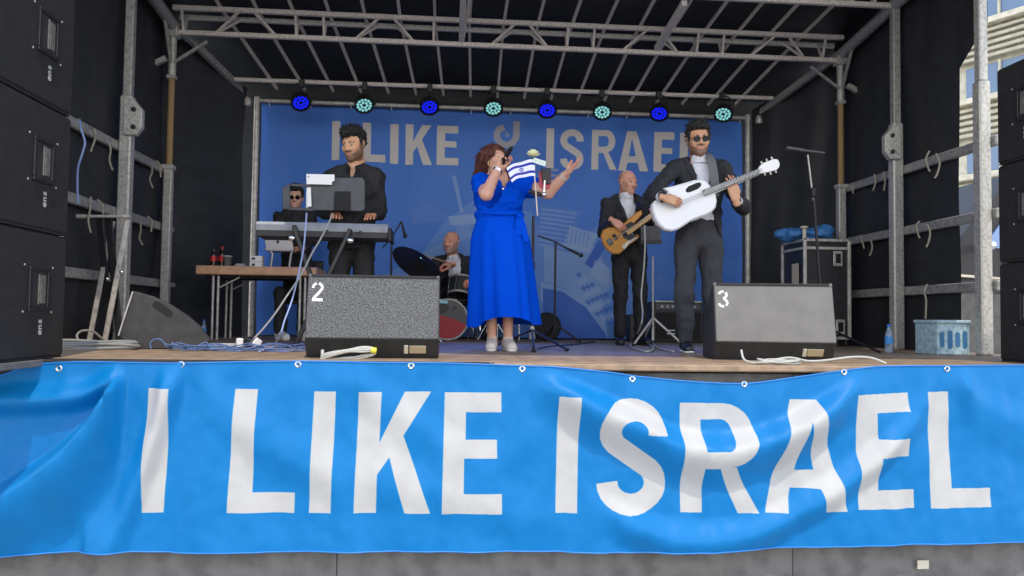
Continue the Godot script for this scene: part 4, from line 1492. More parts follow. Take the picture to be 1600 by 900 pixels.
func build_table() -> void:
	var z := -7.9
	var top := 1.945
	var t := thing("folding_table", "folding table with a light wood top behind the keyboard", "table", Vector3(-1.93, DECK, z - 0.3))
	var b := B.new()
	b.box(Vector3(-1.925, top - 0.045, z - 0.3), Vector3(1.19, 0.09, 0.6), Basis(), 0.01)
	part(t, "table_top", b, M.table)
	b = B.new()
	b.box(Vector3(-1.925, top - 0.105, z - 0.32), Vector3(1.05, 0.03, 0.5), Basis(), 0.005)
	part(t, "underframe", b, M.black_matt)
	for x in [-2.36, -2.31, -1.5, -1.45]:
		for dz in [-0.06, -0.54]:
			b = B.new()
			b.tube([Vector3(x, DECK, z + dz), Vector3(x, top - 0.1, z + dz)], 0.013, -1, 8)
			part(t, "leg", b, M.alu)
	for dz in [-0.06, -0.54]:
		b = B.new()
		b.tube([Vector3(-2.31, 1.72, z + dz), Vector3(-2.1, top - 0.11, z + dz)], 0.009, -1, 6)
		part(t, "strut", b, M.alu)
	# laptop on a raised stand
	var zl := z - 0.25
	var s := thing("laptop_stand", "silver laptop stand on the wooden side table", "stand", Vector3(-1.65, top, zl))
	for x in [0.0, 1.0]:
		b = B.new()
		b.tube([Vector3(-1.83, 1.954, -8.1).lerp(Vector3(-1.642, 1.957, -8.1), x), Vector3(-1.814, 2.087, -8.1).lerp(Vector3(-1.626, 2.097, -8.1), x), Vector3(-1.84, 2.126, -8.1).lerp(Vector3(-1.607, 2.131, -8.1), x)], 0.014, -1, 8)
		part(s, "leg", b, M.laptop)
	b = B.new()
	b.box(Vector3(-1.745, 2.123, -8.2), Vector3(0.27, 0.012, 0.24), Basis(), 0.004)
	part(s, "tray", b, M.laptop)
	var lp := thing("laptop", "open silver laptop with a dark round badge on its lid", "laptop", Vector3(-1.68, top + 0.2, zl))
	b = B.new()
	b.prism([-1.914, 2.306, -1.635, 2.312, -1.604, 2.133, -1.884, 2.12], Transform3D(Basis(), Vector3(0, 0, -8.12)), 0.012, 0.004)
	part(lp, "lid", b, M.laptop)
	b = B.new()
	b.box(Vector3(-1.767, 2.14, -8.24), Vector3(0.3, 0.014, 0.22), Basis(), 0.004)
	part(lp, "keyboard_base", b, M.laptop)
	b = B.new()
	b.lathe([Vector2(0.016, 0.0), Vector2(0.016, 0.002), Vector2(0, 0.002)], Transform3D(Basis(Vector3.RIGHT, Vector3.BACK, Vector3.DOWN), Vector3(-1.769, 2.216, -8.118)), 14)
	part(lp, "badge", b, M.black)
	var zb := z - 0.28
	var g := "drinks and boxes on the side table"
	bottle("cola_bottle", "small cola bottle with a red label beside the paper cup", Vector3(-2.43, top, zb), 0.2, 0.032, M.cola, M.cap_red, M.black, g)
	bottle("cola_bottle", "cola bottle with red label and red cap on the side table", Vector3(-2.35, top, zb - 0.02), 0.215, 0.034, M.cola, M.cap_red, M.cap_red, g)
	var c := thing("paper_cup", "dark paper cup with a white rim next to the cola bottles", "cup", Vector3(-2.28, top, zb + 0.03), 0.0, g)
	b = B.new()
	b.lathe([Vector2(0, 0.002), Vector2(0.032, 0), Vector2(0.045, 0.11), Vector2(0.041, 0.11), Vector2(0.03, 0.01), Vector2(0, 0.01)], Transform3D(Basis(), Vector3(-2.28, top, zb + 0.03)), 16)
	part(c, "cup_wall", b, mk(0.1, 0.1, 0.1, 0.7))
	b = B.new()
	b.lathe([Vector2(0.044, 0.108), Vector2(0.049, 0.112), Vector2(0.044, 0.118), Vector2(0.041, 0.11)], Transform3D(Basis(), Vector3(-2.28, top, zb + 0.03)), 16)
	part(c, "rim", b, M.white)
	b = B.new()
	b.box(Vector3(-2.16, top + 0.02, zb), Vector3(0.1, 0.04, 0.08), Basis(Vector3.UP, 0.2), 0.012)
	single("folded_cloth", "crumpled grey napkin pack lying on the side table", "napkins", b, mk(0.35, 0.35, 0.4, 0.8), Vector3(-2.16, top, zb), g)
	for k in 2:
		b = B.new()
		var at := Vector3(-1.985, top + k * 0.062 + 0.001, zb)
		b.box(at + Vector3.UP * 0.03, Vector3(0.12, 0.06, 0.09), Basis(), 0.004)
		var bxx := thing("adapter_box", ["lower white box of the pair on the side table", "upper white box of the pair on the side table"][k], "box", at, 0.0, g)
		part(bxx, "carton", b, M.white)
		b = B.new()
		b.box(at + Vector3(-0.03, 0.03, 0.0455), Vector3(0.035, 0.022, 0.002))
		part(bxx, "black_mark", b, M.black)

# ---------------------------------------------------------------- drums
func drum(parent: Node3D, called: String, c: Vector3, axis: Vector3, r: float, h: float, shell: Material, head: Material) -> Node3D:
	var y := axis.normalized()
	var x := y.cross(Vector3.UP if absf(y.y) < 0.9 else Vector3.RIGHT).normalized()
	var xf := Transform3D(Basis(x, y, x.cross(y)), c)
	var b := B.new()
	b.lathe([Vector2(0, -h / 2), Vector2(r, -h / 2), Vector2(r, h / 2), Vector2(r - 0.005, h / 2)], xf, 28)
	var p := part(parent, called, b, shell)
	b = B.new()
	b.lathe([Vector2(r - 0.004, h / 2 - 0.004), Vector2(r - 0.006, h / 2 + 0.003), Vector2(0, h / 2 + 0.003)], xf, 28)
	part(p, "drum_head", b, head)
	for e in [h / 2 - 0.012, -h / 2 - 0.005]:
		b = B.new()
		b.lathe([Vector2(r, e), Vector2(r + 0.012, e), Vector2(r + 0.012, e + 0.022), Vector2(r - 0.006, e + 0.022)], xf, 28)
		part(p, "hoop", b, M.rail)
	b = B.new()
	for k in 8:
		var an := TAU * (k + 0.5) / 8
		b.tube([xf * Vector3(cos(an) * (r + 0.014), -h / 2, sin(an) * (r + 0.014)), xf * Vector3(cos(an) * (r + 0.014), h / 2, sin(an) * (r + 0.014))], 0.005, -1, 5)
	part(p, "tension_rods", b, M.chrome)
	return p

func build_drums() -> void:
	var t := thing("drum_kit", "black drum kit with a red and grey bass drum head", "drum kit", Vector3(0.1, DECK, -8.6))
	# bass drum with a printed front head
	var c := Vector3(0.0, DECK + 0.235, -8.72)
	var p := Print.new(128, 128, Vector2(-1, -1), Vector2(1, 1), Color(0.28, 0.28, 0.28))
	p.fill([[-1, 0.12, -0.3, 0.2, 0.3, 0.05, 0.6, -0.1, 1, -0.28, 1, -1, -1, -1]], Color(0.62, 0.04, 0.1))
	p.fill([[-0.9, 0.2, -0.2, 0.3, 0.1, 0.6, -0.2, 0.9, -0.8, 0.7]], Color(0.1, 0.1, 0.1))
	p.fill([[0.2, 0.4, 0.5, 0.6, 0.3, 0.75]], Color(0.15, 0.15, 0.16))
	var bd := drum(t, "bass_drum", c, Vector3.BACK, 0.222, 0.3, M.black, M.black)
	var hb := B.new()
	var ring := []
	for k in 32:
		var an := TAU * k / 32
		ring.append(Vector2(cos(an), sin(an)))
	for k in 32:
		var e: Vector2 = ring[k]
		var f: Vector2 = ring[(k + 1) % 32]
		var z := c + Vector3(0, 0, 0.156)
		hb.quad(z, z + Vector3(e.x, e.y, 0) * 0.214, z + Vector3(f.x, f.y, 0) * 0.214, z, [Vector2(0.5, 0.5), Vector2(e.x * 0.5 + 0.5, 0.5 - e.y * 0.5), Vector2(f.x * 0.5 + 0.5, 0.5 - f.y * 0.5), Vector2(0.5, 0.5)])
	part(bd, "printed_head", hb, printed(p.im, 0.4))
	var b := B.new()
	b.box(Vector3(-0.048, 1.627, -8.56), Vector3(0.1, 0.035, 0.03), Basis(), 0.005)
	part(t, "hoop_clamp", b, mk(0.35, 0.65, 0.75, 0.4))
	drum(t, "rack_tom", Vector3(0.14, 1.8, -8.72), Vector3(0.1, 1, -0.35), 0.13, 0.2, M.black, M.paper)
	drum(t, "snare_drum", Vector3(0.3, 1.78, -8.95), Vector3(0, 1, 0.05), 0.17, 0.14, M.chrome, M.paper)
	drum(t, "floor_tom", Vector3(0.62, 1.6, -8.9), Vector3(0, 1, 0.08), 0.2, 0.36, M.black, M.paper)
	for a in 3:
		b = B.new()
		var an := TAU * a / 3 + 0.4
		var q := Vector3(cos(an) * 0.22, 0, sin(an) * 0.22)
		b.tube([Vector3(0.62, DECK, -8.9) + q, Vector3(0.62, 1.6, -8.9) + q], 0.01, -1, 6)
		part(t, "tom_leg", b, M.chrome)
	b = B.new()
	b.tube([Vector3(0.05, 1.62, -8.75), Vector3(0.1, 1.78, -8.8)], 0.014, -1, 8)
	part(t, "tom_post", b, M.chrome)
	for e in [Vector3(0.3, DECK, -8.95), Vector3(0.5, DECK, -8.75), Vector3(0.36, DECK, -8.5)]:
		b = B.new()
		b.tube([e + Vector3(0, 0.12, 0), e + Vector3(0, 0.5, -0.04)], 0.012, -1, 8)
		for a in 3:
			var an: float = TAU * a / 3 + e.x * 5.0
			b.tube([e + Vector3(0, 0.3, 0), e + Vector3(cos(an) * 0.2, 0.012, sin(an) * 0.2)], 0.009, -1, 6)
		part(t, "tripod", b, M.chrome)
	# the big dark cymbal
	var cy := thing("cymbal", "large dark cymbal tilted on a stand in front of the drummer", "cymbal", Vector3(-0.3, DECK, -7.9))
	var cc := Vector3(-0.292, 2.0, -7.7)
	var nrm := Vector3(0.50, 0.72, 0.48).normalized()
	var x := nrm.cross(Vector3.BACK).normalized()
	var xf := Transform3D(Basis(x, nrm, x.cross(nrm)), cc)
	b = B.new()
	b.lathe([Vector2(0, -0.01), Vector2(0.28, -0.036), Vector2(0.28, -0.034), Vector2(0.18, -0.012), Vector2(0.07, 0.0), Vector2(0.05, 0.022), Vector2(0, 0.03)], xf, 32)
	var dark_bronze := mk(0.013, 0.012, 0.01, 0.85, 0.0, "grime", 3.0)
	dark_bronze.metallic_specular = 0.12
	part(cy, "cymbal_plate", b, dark_bronze)
	b = B.new()
	b.lathe([Vector2(0.012, 0.025), Vector2(0.016, 0.05), Vector2(0, 0.052)], xf, 8)
	part(cy, "wing_nut", b, M.chrome)
	b = B.new()
	b.tube([cc + Vector3(0, -0.01, 0), cc + Vector3(0.03, -0.16, 0), Vector3(cc.x + 0.03, DECK + 0.2, cc.z)], 0.012, -1, 8)
	part(cy, "stand_pole", b, M.chrome)
	for a in 3:
		b = B.new()
		var an := TAU * a / 3 + 0.5
		var q := Vector3(cc.x + 0.03, DECK, cc.z)
		b.tube([q + Vector3(0, 0.3, 0), q + Vector3(cos(an) * 0.24, 0.01, sin(an) * 0.24)], 0.01, -1, 6)
		part(cy, "leg", b, M.chrome)
	# stool and a soft round case
	var st := thing("drum_stool", "low black stool under the drummer", "stool", Vector3(0.14, DECK, -9.18))
	b = B.new()
	b.lathe([Vector2(0, 0.4), Vector2(0.15, 0.4), Vector2(0.165, 0.42), Vector2(0.16, 0.46), Vector2(0, 0.47)], Transform3D(Basis(), Vector3(0.14, DECK, -9.18)), 20)
	part(st, "seat", b, M.black)
	for a in 3:
		b = B.new()
		var an := TAU * a / 3 + 0.2
		b.tube([Vector3(0.14, 1.6, -9.18), Vector3(0.14 + cos(an) * 0.22, DECK, -9.18 + sin(an) * 0.22)], 0.012, -1, 6)
		part(st, "leg", b, M.chrome)
	var rc := Vector3(1.146, 1.414, -8.75)
	var cs := thing("drum_case", "round black drum case standing on edge behind the singer", "drum case", Vector3(rc.x, DECK, rc.z))
	b = B.new()
	var rx := Transform3D(Basis(Vector3.RIGHT, Vector3.BACK, Vector3.DOWN), Vector3(rc.x, DECK + 0.165, rc.z - 0.15))
	b.lathe([Vector2(0, -0.1), Vector2(0.15, -0.1), Vector2(0.165, -0.08), Vector2(0.165, 0.07), Vector2(0.15, 0.1), Vector2(0, 0.1)], rx, 24)
	part(cs, "shell", b, M.black_matt)
	b = B.new()
	b.lathe([Vector2(0.166, 0.03), Vector2(0.17, 0.035), Vector2(0.17, 0.05), Vector2(0.166, 0.055)], rx, 24)
	part(cs, "zip", b, M.black)

# ---------------------------------------------------------------- stands
func tripod(t: Node3D, c: Vector3, y: float, reach: float, turn: float, m: Material) -> void:
	for a in 3:
		var b := B.new()
		var an := TAU * a / 3 + turn
		var e := Vector3(c.x + cos(an) * reach, DECK + 0.014, c.z + sin(an) * reach)
		b.tube([Vector3(c.x, y, c.z), e], 0.011, -1, 8)
		var l := part(t, "leg", b, m)
		b = B.new()
		b.ball(e, Vector3(0.016, 0.013, 0.016), Basis(), 8, 6)
		part(l, "rubber_foot", b, M.black_matt)

func mic(t: Node3D, a: Vector3, b0: Vector3) -> void:   # a: tail, b0: head
	var b := B.new()
	b.tube([a, a.lerp(b0, 0.75)], 0.011, 0.018, 10)
	var body := part(t, "microphone", b, M.black)
	b = B.new()
	b.ball(a.lerp(b0, 0.87), Vector3(0.025, 0.025, 0.025), Basis(), 10, 8)
	part(body, "mesh_head", b, mk(0.08, 0.08, 0.085, 0.4, 0.6, "speck", 8.0))

func build_stands() -> void:
	# the singer's stand with a phone clamp
	var c := Vector3(0.776, 1.2, -7.035)
	var t := thing("microphone_stand", "black tripod microphone stand in front of the singer with a phone clamp", "mic stand", c)
	var b := B.new()
	var topy := 2.40
	b.tube([Vector3(c.x, DECK + 0.16, c.z), Vector3(c.x, 1.95, c.z)], 0.017, -1, 10)
	part(t, "lower_tube", b, M.black_metal)
	b = B.new()
	b.tube([Vector3(c.x, 1.93, c.z), Vector3(c.x, topy, c.z)], 0.013, -1, 10)
	part(t, "upper_tube", b, M.black_metal)
	b = B.new()
	b.lathe([Vector2(0.013, 1.9), Vector2(0.022, 1.91), Vector2(0.022, 1.97), Vector2(0.012, 1.98)], Transform3D(Basis(), Vector3(c.x, 0, c.z)), 12)
	b.tube([Vector3(c.x, 1.95, c.z), Vector3(c.x - 0.05, 2.0, c.z + 0.01)], 0.008, -1, 6)
	part(t, "clutch", b, M.black)
	b = B.new()
	b.lathe([Vector2(0.014, 1.46 - 0.24), Vector2(0.03, 1.23), Vector2(0.026, 1.31), Vector2(0.013, 1.36)], Transform3D(Basis(), Vector3(c.x, 0.04, c.z)), 12)
	part(t, "hub", b, M.alu)
	for e in [Vector3(0.346, 1.2, -6.192), Vector3(0.934, 1.2, -5.961), Vector3(0.64, 1.2, -5.67)]:
		b = B.new()
		b.tube([Vector3(c.x, DECK + 0.15, c.z), e + Vector3(0, 0.014, 0)], 0.011, -1, 8)
		var l := part(t, "leg", b, M.black_metal)
		b = B.new()
		b.ball(e + Vector3(0, 0.014, 0), Vector3(0.02, 0.014, 0.02), Basis(), 8, 6)
		part(l, "rubber_foot", b, M.black_matt)
	var d := -c.z
	b = B.new()
	b.tube([Vector3(0.58, 2.389, -5.6), Vector3(0.656, 2.372, -5.6), Vector3(0.694, 2.363, -5.6)], 0.016, 0.013, 8)
	part(t, "clamp_arm", b, M.black_metal)
	b = B.new()
	b.ball(Vector3(0.692, 2.365, -5.58), Vector3(0.018, 0.018, 0.018))
	part(t, "clamp_knob", b, M.chrome)
	b = B.new()
	b.tube([Vector3(0.694, 2.373, -5.6), Vector3(0.698, 2.473, -5.6)], 0.007, -1, 8)
	part(t, "clamp_post", b, M.chrome)
	var ph := thing("phone", "phone in a red case held by a black clamp on the microphone stand", "phone", Vector3(0.701, 2.41, -5.62))
	b = B.new()
	b.prism([0.659, 2.546, 0.75, 2.558, 0.747, 2.433, 0.732, 2.414, 0.68, 2.417, 0.66, 2.441], Transform3D(Basis(), Vector3(0, 0, -5.63)), 0.012, 0.003)
	part(ph, "case", b, mk(0.4, 0.02, 0.05, 0.4))
	b = B.new()
	b.prism([0.671, 2.562, 0.747, 2.569, 0.744, 2.454, 0.729, 2.449, 0.686, 2.452], Transform3D(Basis(), Vector3(0, 0, -5.612)), 0.02, 0.004)
	part(ph, "clamp_pad", b, M.black)
	# little flag, rose and tag tucked into the stand
	var fl := thing("table_flag", "small white flag with blue stripes and star on a thin stick", "flag", Vector3(0.63, 2.199, -5.52))
	b = B.new()
	b.tube([Vector3(0.606, 2.625, -5.52), Vector3(0.618, 2.442, -5.52), Vector3(0.639, 2.199, -5.52)], 0.005, -1, 6)
	part(fl, "stick", b, mk(0.62, 0.5, 0.4, 0.6))
	var p := Print.new(256, 160, Vector2(0, 0), Vector2(1.5, 1), Color(0.87, 0.88, 0.95))
	var ink := Color(0.13, 0.16, 0.6)
	p.fill([[0, 0.82, 1.5, 0.82, 1.5, 0.66, 0, 0.66]], ink)
	p.fill([[0, 0.18, 1.5, 0.18, 1.5, 0.34, 0, 0.34]], ink)
	for s in [1.0, -1.0]:
		for e in 3:
			var a0: float = PI / 2 * s + TAU * e / 3
			var a1: float = a0 + TAU / 3
			p.stroke([0.72 + cos(a0) * 0.14, 0.5 + sin(a0) * 0.14, 0.72 + cos(a1) * 0.14, 0.5 + sin(a1) * 0.14], 0.035, ink)
	b = B.new()
	var ca := [Vector3(0.399, 2.519, -5.42), Vector3(0.441, 2.419, -5.42), Vector3(0.611, 2.606, -5.52), Vector3(0.617, 2.484, -5.52)]
	var rows := []
	for r in 9:
		var row := PackedVector3Array()
		for k in 17:
			var tu := k / 16.0
			var tv := r / 8.0
			var q: Vector3 = ca[1].lerp(ca[0], tv).lerp(ca[3].lerp(ca[2], tv), tu)
			q += Vector3(0, 0.02 * sin(PI * tu) + 0.004 * sin(9.0 * tu), 0.012 * sin(7.0 * tu + tv))
			row.append(q)
		rows.append(row)
	b.sheet(rows)
	part(fl, "cloth", b, printed(p.im, 0.7))
	var ro := thing("rose", "pale yellow rose fixed above the little flag", "rose", Vector3(0.602, 2.606, -5.52))
	var rc := Vector3(0.601, 2.648, -5.52)
	var cream := mk(0.72, 0.72, 0.4, 0.7)
	for k in 15:
		var an := k * 2.399
		var rr := 0.006 + 0.0022 * k
		var tilt := 0.2 + 0.06 * k
		var dirp := Vector3(cos(an), 0, sin(an))
		b = B.new()
		var bs := Basis(Vector3.UP, -an) * Basis(Vector3.BACK, -tilt)
		b.ball(rc + dirp * rr + Vector3(0, 0.014 - 0.0012 * k, 0), Vector3(0.006, 0.024, 0.02), bs, 8, 6)
		part(ro, "petal", b, cream)
	b = B.new()
	b.tube([Vector3(0.602, 2.625, -5.52), Vector3(0.613, 2.552, -5.53)], 0.004, -1, 6)
	b.ball(Vector3(0.602, 2.62, -5.52), Vector3(0.016, 0.007, 0.016))
	part(ro, "stem", b, mk(0.05, 0.12, 0.03, 0.6))
	var tg := thing("paper_tag", "small white paper tag with green handwriting beside the rose", "tag", Vector3(0.651, 2.584, -5.5))
	p = Print.new(128, 48, Vector2(0, 0), Vector2(1, 0.4), Color(0.82, 0.86, 0.82))
	p.stroke([0.1, 0.2, 0.14, 0.3, 0.18, 0.12, 0.24, 0.26, 0.3, 0.2], 0.03, Color(0.35, 0.5, 0.3))
	p.stroke([0.42, 0.12, 0.48, 0.3, 0.54, 0.14, 0.62, 0.24, 0.68, 0.15, 0.76, 0.22, 0.84, 0.14], 0.03, Color(0.35, 0.45, 0.4))
	var q4 := [Vector3(0.604, 2.583, -5.5), Vector3(0.689, 2.557, -5.5), Vector3(0.693, 2.595, -5.5), Vector3(0.604, 2.62, -5.5)]
	b = B.new()
	b.quad(q4[0], q4[1], q4[2], q4[3])
	part(tg, "card", b, printed(p.im, 0.7))
	# music stand in front of the bass player
	c = Vector3(2.056, 1.2, -7.579)
	t = thing("music_stand", "thin silver music stand with a grey desk before the bass player", "music stand", c)
	b = B.new()
	b.tube([Vector3(c.x, DECK + 0.16, c.z), Vector3(2.003, 2.086, -7.4)], 0.009, -1, 8)
	part(t, "pole", b, M.alu)
	b = B.new()
	b.tube([Vector3(c.x, DECK + 0.05, c.z), Vector3(c.x, DECK + 0.28, c.z)], 0.013, -1, 8)
	part(t, "sleeve", b, M.alu)
	tripod(t, c, DECK + 0.28, 0.3, 0.4, M.alu)
	b = B.new()
	b.prism([1.879, 2.374, 2.078, 2.391, 2.086, 2.227, 1.887, 2.216], Transform3D(Basis(), Vector3(0, 0, -7.4)), 0.012, 0.003)
	part(t, "desk", b, mk(0.07, 0.07, 0.07, 0.6, 0.0, "grime", 3.0))
	b = B.new()
	b.bar(Vector3(1.866, 2.213, -7.37), Vector3(2.084, 2.224, -7.37), 0.04, 0.012, 0.003, Vector3.BACK)
	part(t, "ledge", b, M.black_metal)
	# boom stands by the drums
	for e in [["thin black boom stand by the cymbal with a microphone angled down", 611, 533, Vector3(-0.627, 2.321, -8.5), Vector3(-0.73, 2.206, -8.5), Vector3(-0.526, 2.507, -8.5), Vector3(-0.474, 2.324, -8.5)], ["black boom stand behind the singer pointing to the right", 868, 533, Vector3(1.162, 2.297, -8.3), Vector3(0.964, 2.363, -8.3), Vector3(1.247, 2.249, -8.3), Vector3(1.457, 2.133, -8.2)]]:
		c = Vector3(e[3].x, DECK, e[3].z)
		t = thing("boom_stand", e[0], "mic stand", c)
		b = B.new()
		b.tube([Vector3(c.x, DECK + 0.1, c.z), e[3]], 0.012, -1, 8)
		part(t, "pole", b, M.black_metal)
		b = B.new()
		b.tube([e[4], e[3], e[5]], 0.008, -1, 8)
		part(t, "boom", b, M.black_metal)
		tripod(t, c, DECK + 0.2, 0.28, 0.3, M.black_metal)
		mic(t, e[5], e[6])
	# tall stand on the right
	c = Vector3(4.357, 1.2, -8.253)
	c = Vector3(3.42, DECK, -6.75)
	t = thing("tall_microphone_stand", "tall black microphone stand with a level microphone before the flight case", "mic stand", c)
	var tp := Vector3(3.325, 2.648, -6.75)
	var jt := Vector3(3.272, 2.99, -6.75)
	b = B.new()
	b.tube([Vector3(c.x, DECK + 0.1, c.z), tp], 0.013, -1, 8)
	part(t, "pole", b, M.black_metal)
	b = B.new()
	b.tube([tp - Vector3(0, 0.08, 0), jt], 0.008, -1, 8)
	part(t, "upper_tube", b, M.alu)
	b = B.new()
	b.lathe([Vector2(0.014, -0.05), Vector2(0.024, -0.04), Vector2(0.024, 0.03), Vector2(0.012, 0.05)], Transform3D(Basis(), tp), 10)
	part(t, "clutch", b, M.black)
	b = B.new()
	b.tube([Vector3(3.071, 3.049, -6.75), Vector3(3.235, 3.03, -6.75)], 0.02, 0.017, 10)
	b.tube([Vector3(3.235, 3.03, -6.75), Vector3(3.431, 3.012, -6.75)], 0.015, 0.012, 10)
	part(t, "microphone", b, mk(0.1, 0.1, 0.11, 0.35, 0.4))
	for e in [Vector3(3.547, 1.2, -6.056), Vector3(3.151, 1.2, -6.597), Vector3(5.706, 1.2, -10.468)]:
		b = B.new()
		b.tube([Vector3(c.x, DECK + 0.22, c.z), e + Vector3(0, 0.013, 0)], 0.011, -1, 8)
		part(t, "leg", b, M.black_metal)
	# folded stand leaning by the left wall
	var z := 6.5
	t = thing("folded_stand", "folded metal keyboard stand leaning upright by the left rails", "stand", Vector3(-2.808, 1.2, -6.608))
	for e in [[Vector3(-2.62, 2.22, -6.5), Vector3(-2.772, 1.204, -6.5), M.alu, 0.042], [Vector3(-2.766, 2.213, -6.56), Vector3(-2.919, 1.2, -6.56), M.alu, 0.04], [Vector3(-2.855, 2.234, -6.53), Vector3(-2.772, 1.29, -6.6), M.black_metal, 0.055], [Vector3(-2.784, 2.235, -6.53), Vector3(-2.677, 1.208, -6.56), M.black_metal, 0.055]]:
		b = B.new()
		b.bar(e[0], e[1], e[3], 0.02, 0.004, Vector3.BACK)
		part(t, "bar", b, e[2])
	b = B.new()
	b.tube([Vector3(-2.994, 2.232, -6.46), Vector3(-2.595, 2.241, -6.46)], 0.013, -1, 10)
	part(t, "top_tube", b, M.alu)
	for e in [Vector3(-2.974, 2.232, -6.46), Vector3(-2.62, 2.241, -6.46)]:
		b = B.new()
		b.tube([e - Vector3(0.03, 0, 0), e + Vector3(0.03, 0, 0)], 0.018, -1, 10)
		part(t, "end_sleeve", b, M.alu)
	b = B.new()
	b.ball(Vector3(-2.624, 1.784, -6.42), Vector3(0.02, 0.015, 0.015))
	b.ball(Vector3(-2.731, 1.726, -6.42), Vector3(0.015, 0.015, 0.015))
	part(t, "bolt", b, M.chrome)

# ---------------------------------------------------------------- right of the stage
func build_right_side() -> void:
	var z := -7.85
	var x0 := 3.77
	var x1 := 4.26
	var top := 2.33
	var t := thing("flight_case", "tall black flight case with aluminium edges on the right", "flight case", Vector3((x0 + x1) / 2, DECK, z - 0.27))
	var b := B.new()
	b.box(Vector3((x0 + x1) / 2, (DECK + 0.08 + top) / 2, z - 0.27), Vector3(x1 - x0 - 0.01, top - DECK - 0.08, 0.52), Basis(), 0.004)
	part(t, "panel", b, mk(0.025, 0.026, 0.03, 0.5, 0.0, "grime", 1.6))
	for x in [x0, x1]:
		for zz in [z, z - 0.54]:
			b = B.new()
			b.box(Vector3(x, (DECK + 0.08 + top) / 2, zz), Vector3(0.034, top - DECK - 0.08, 0.034), Basis(), 0.006)
			part(t, "edge_profile", b, M.alu)
			b = B.new()
			b.lathe([Vector2(0, -0.02), Vector2(0.035, -0.02), Vector2(0.035, 0.02), Vector2(0, 0.02)], Transform3D(Basis(Vector3.UP, Vector3.LEFT, Vector3.BACK), Vector3(x + (0.05 if x == x0 else -0.05), DECK + 0.036, zz + (-0.05 if zz == z else 0.05))), 12)
			part(t, "castor", b, M.black)
	for y in [top, top - 0.085, DECK + 0.09]:
		for zz in [z, z - 0.54]:
			b = B.new()
			b.box(Vector3((x0 + x1) / 2, y, zz), Vector3(x1 - x0 - 0.035, 0.032, 0.032), Basis(), 0.005)
			part(t, "edge_profile", b, M.alu)
		for x in [x0, x1]:
			b = B.new()
			b.box(Vector3(x, y, z - 0.27), Vector3(0.03, 0.03, 0.5), Basis(), 0.005)
			part(t, "edge_profile", b, M.alu)
	for e in [Vector3(4.124, 2.136, -7.83), Vector3(4.149, 1.409, -7.83)]:
		b = B.new()
		b.box(e, Vector3(0.1, 0.16, 0.012), Basis(), 0.004)
		var plate := part(t, "latch_plate", b, M.alu)
		b = B.new()
		b.box(e + Vector3(0.0, 0, 0.01), Vector3(0.055, 0.1, 0.014), Basis(), 0.004)
		part(plate, "latch", b, M.black_metal)
	b = B.new()
	b.box(Vector3(x0 - 0.012, 1.98, z - 0.2), Vector3(0.004, 0.22, 0.16))
	part(t, "paper_label", b, M.paper)
	# blue plastic bag and a mic clip on the case
	b = B.new()
	var f := Field.new(Vector3(3.35, 2.3, -8.45), Vector3(4.35, 2.6, -7.65), 0.02)
	f.lim(Vector3(3.72, 2.40, -8.1), Vector3(4.08, 2.42, -8.0), 0.07, 0.12, 0.085, 0.16, Vector3.UP, 0.02)
	f.lim(Vector3(3.62, 2.41, -8.15), Vector3(3.8, 2.41, -8.05), 0.045, 0.1, 0.07, 0.14, Vector3.UP, 0.05)
	b = ruffle(f.mesh(), 0.05, Vector3(6, 9, 6))
	single("plastic_bag", "crumpled blue bag lying on top of the flight case", "bag", b, M.bag_blue, Vector3(3.8, 2.34, -8.05))
	var mc := thing("clip_base", "small pale clamp standing on the front corner of the flight case", "clamp", Vector3(3.78, 2.35, -7.88))
	b = B.new()
	b.lathe([Vector2(0, 0), Vector2(0.02, 0), Vector2(0.02, 0.1), Vector2(0.04, 0.11), Vector2(0.04, 0.13), Vector2(0, 0.13)], Transform3D(Basis(), Vector3(3.78, 2.348, -7.88)), 12)
	part(mc, "post", b, M.cream)
	# amplifier behind the guitarist
	var ac := Vector3(2.922, 1.2, -9.443)
	ac = Vector3(2.72, DECK, -8.9)
	t = thing("bass_amplifier", "black bass amplifier with pale trim behind the guitar player", "amplifier", ac)
	b = B.new()
	b.box(ac + Vector3(0, 0.24, -0.2), Vector3(0.62, 0.48, 0.4), Basis(), 0.012)
	part(t, "cabinet", b, M.black)
	b = B.new()
	b.box(ac + Vector3(0, 0.48, 0.004), Vector3(0.56, 0.016, 0.012), Basis(), 0.003)
	part(t, "trim", b, M.alu)
	b = B.new()
	b.box(ac + Vector3(0, 0.42, 0.004), Vector3(0.54, 0.07, 0.01), Basis(), 0.003)
	var pn := part(t, "control_panel", b, mk(0.06, 0.06, 0.08, 0.4, 0.2))
	for k in 7:
		b = B.new()
		b.lathe([Vector2(0.014, 0), Vector2(0.012, 0.014), Vector2(0, 0.015)], Transform3D(Basis(Vector3.RIGHT, Vector3.BACK, Vector3.DOWN), ac + Vector3(-0.2 + k * 0.065, 0.42, 0.009)), 10)
		part(pn, "knob", b, M.alu)
	for y in [0.1, 0.14]:
		b = B.new()
		b.box(ac + Vector3(-0.09, y, 0.004), Vector3(0.1, 0.014, 0.01), Basis(), 0.002)
		part(t, "badge", b, M.white)
	b = B.new()
	b.box(ac + Vector3(0, 0.19, 0.002), Vector3(0.54, 0.32, 0.012), Basis(), 0.003)
	part(t, "grille", b, M.black_matt)
	# effects box beside it
	var bx := Vector3(2.2, DECK, -8.75)
	t = thing("power_box", "small dark box with a pale button left of the amplifier", "box", bx)
	b = B.new()
	b.box(bx + Vector3(0, 0.16, -0.1), Vector3(0.2, 0.32, 0.2), Basis(), 0.01)
	part(t, "shell", b, M.black)
	b = B.new()
	b.box(bx + Vector3(-0.02, 0.24, 0.004), Vector3(0.05, 0.06, 0.012), Basis(), 0.004)
	part(t, "button", b, M.cream)
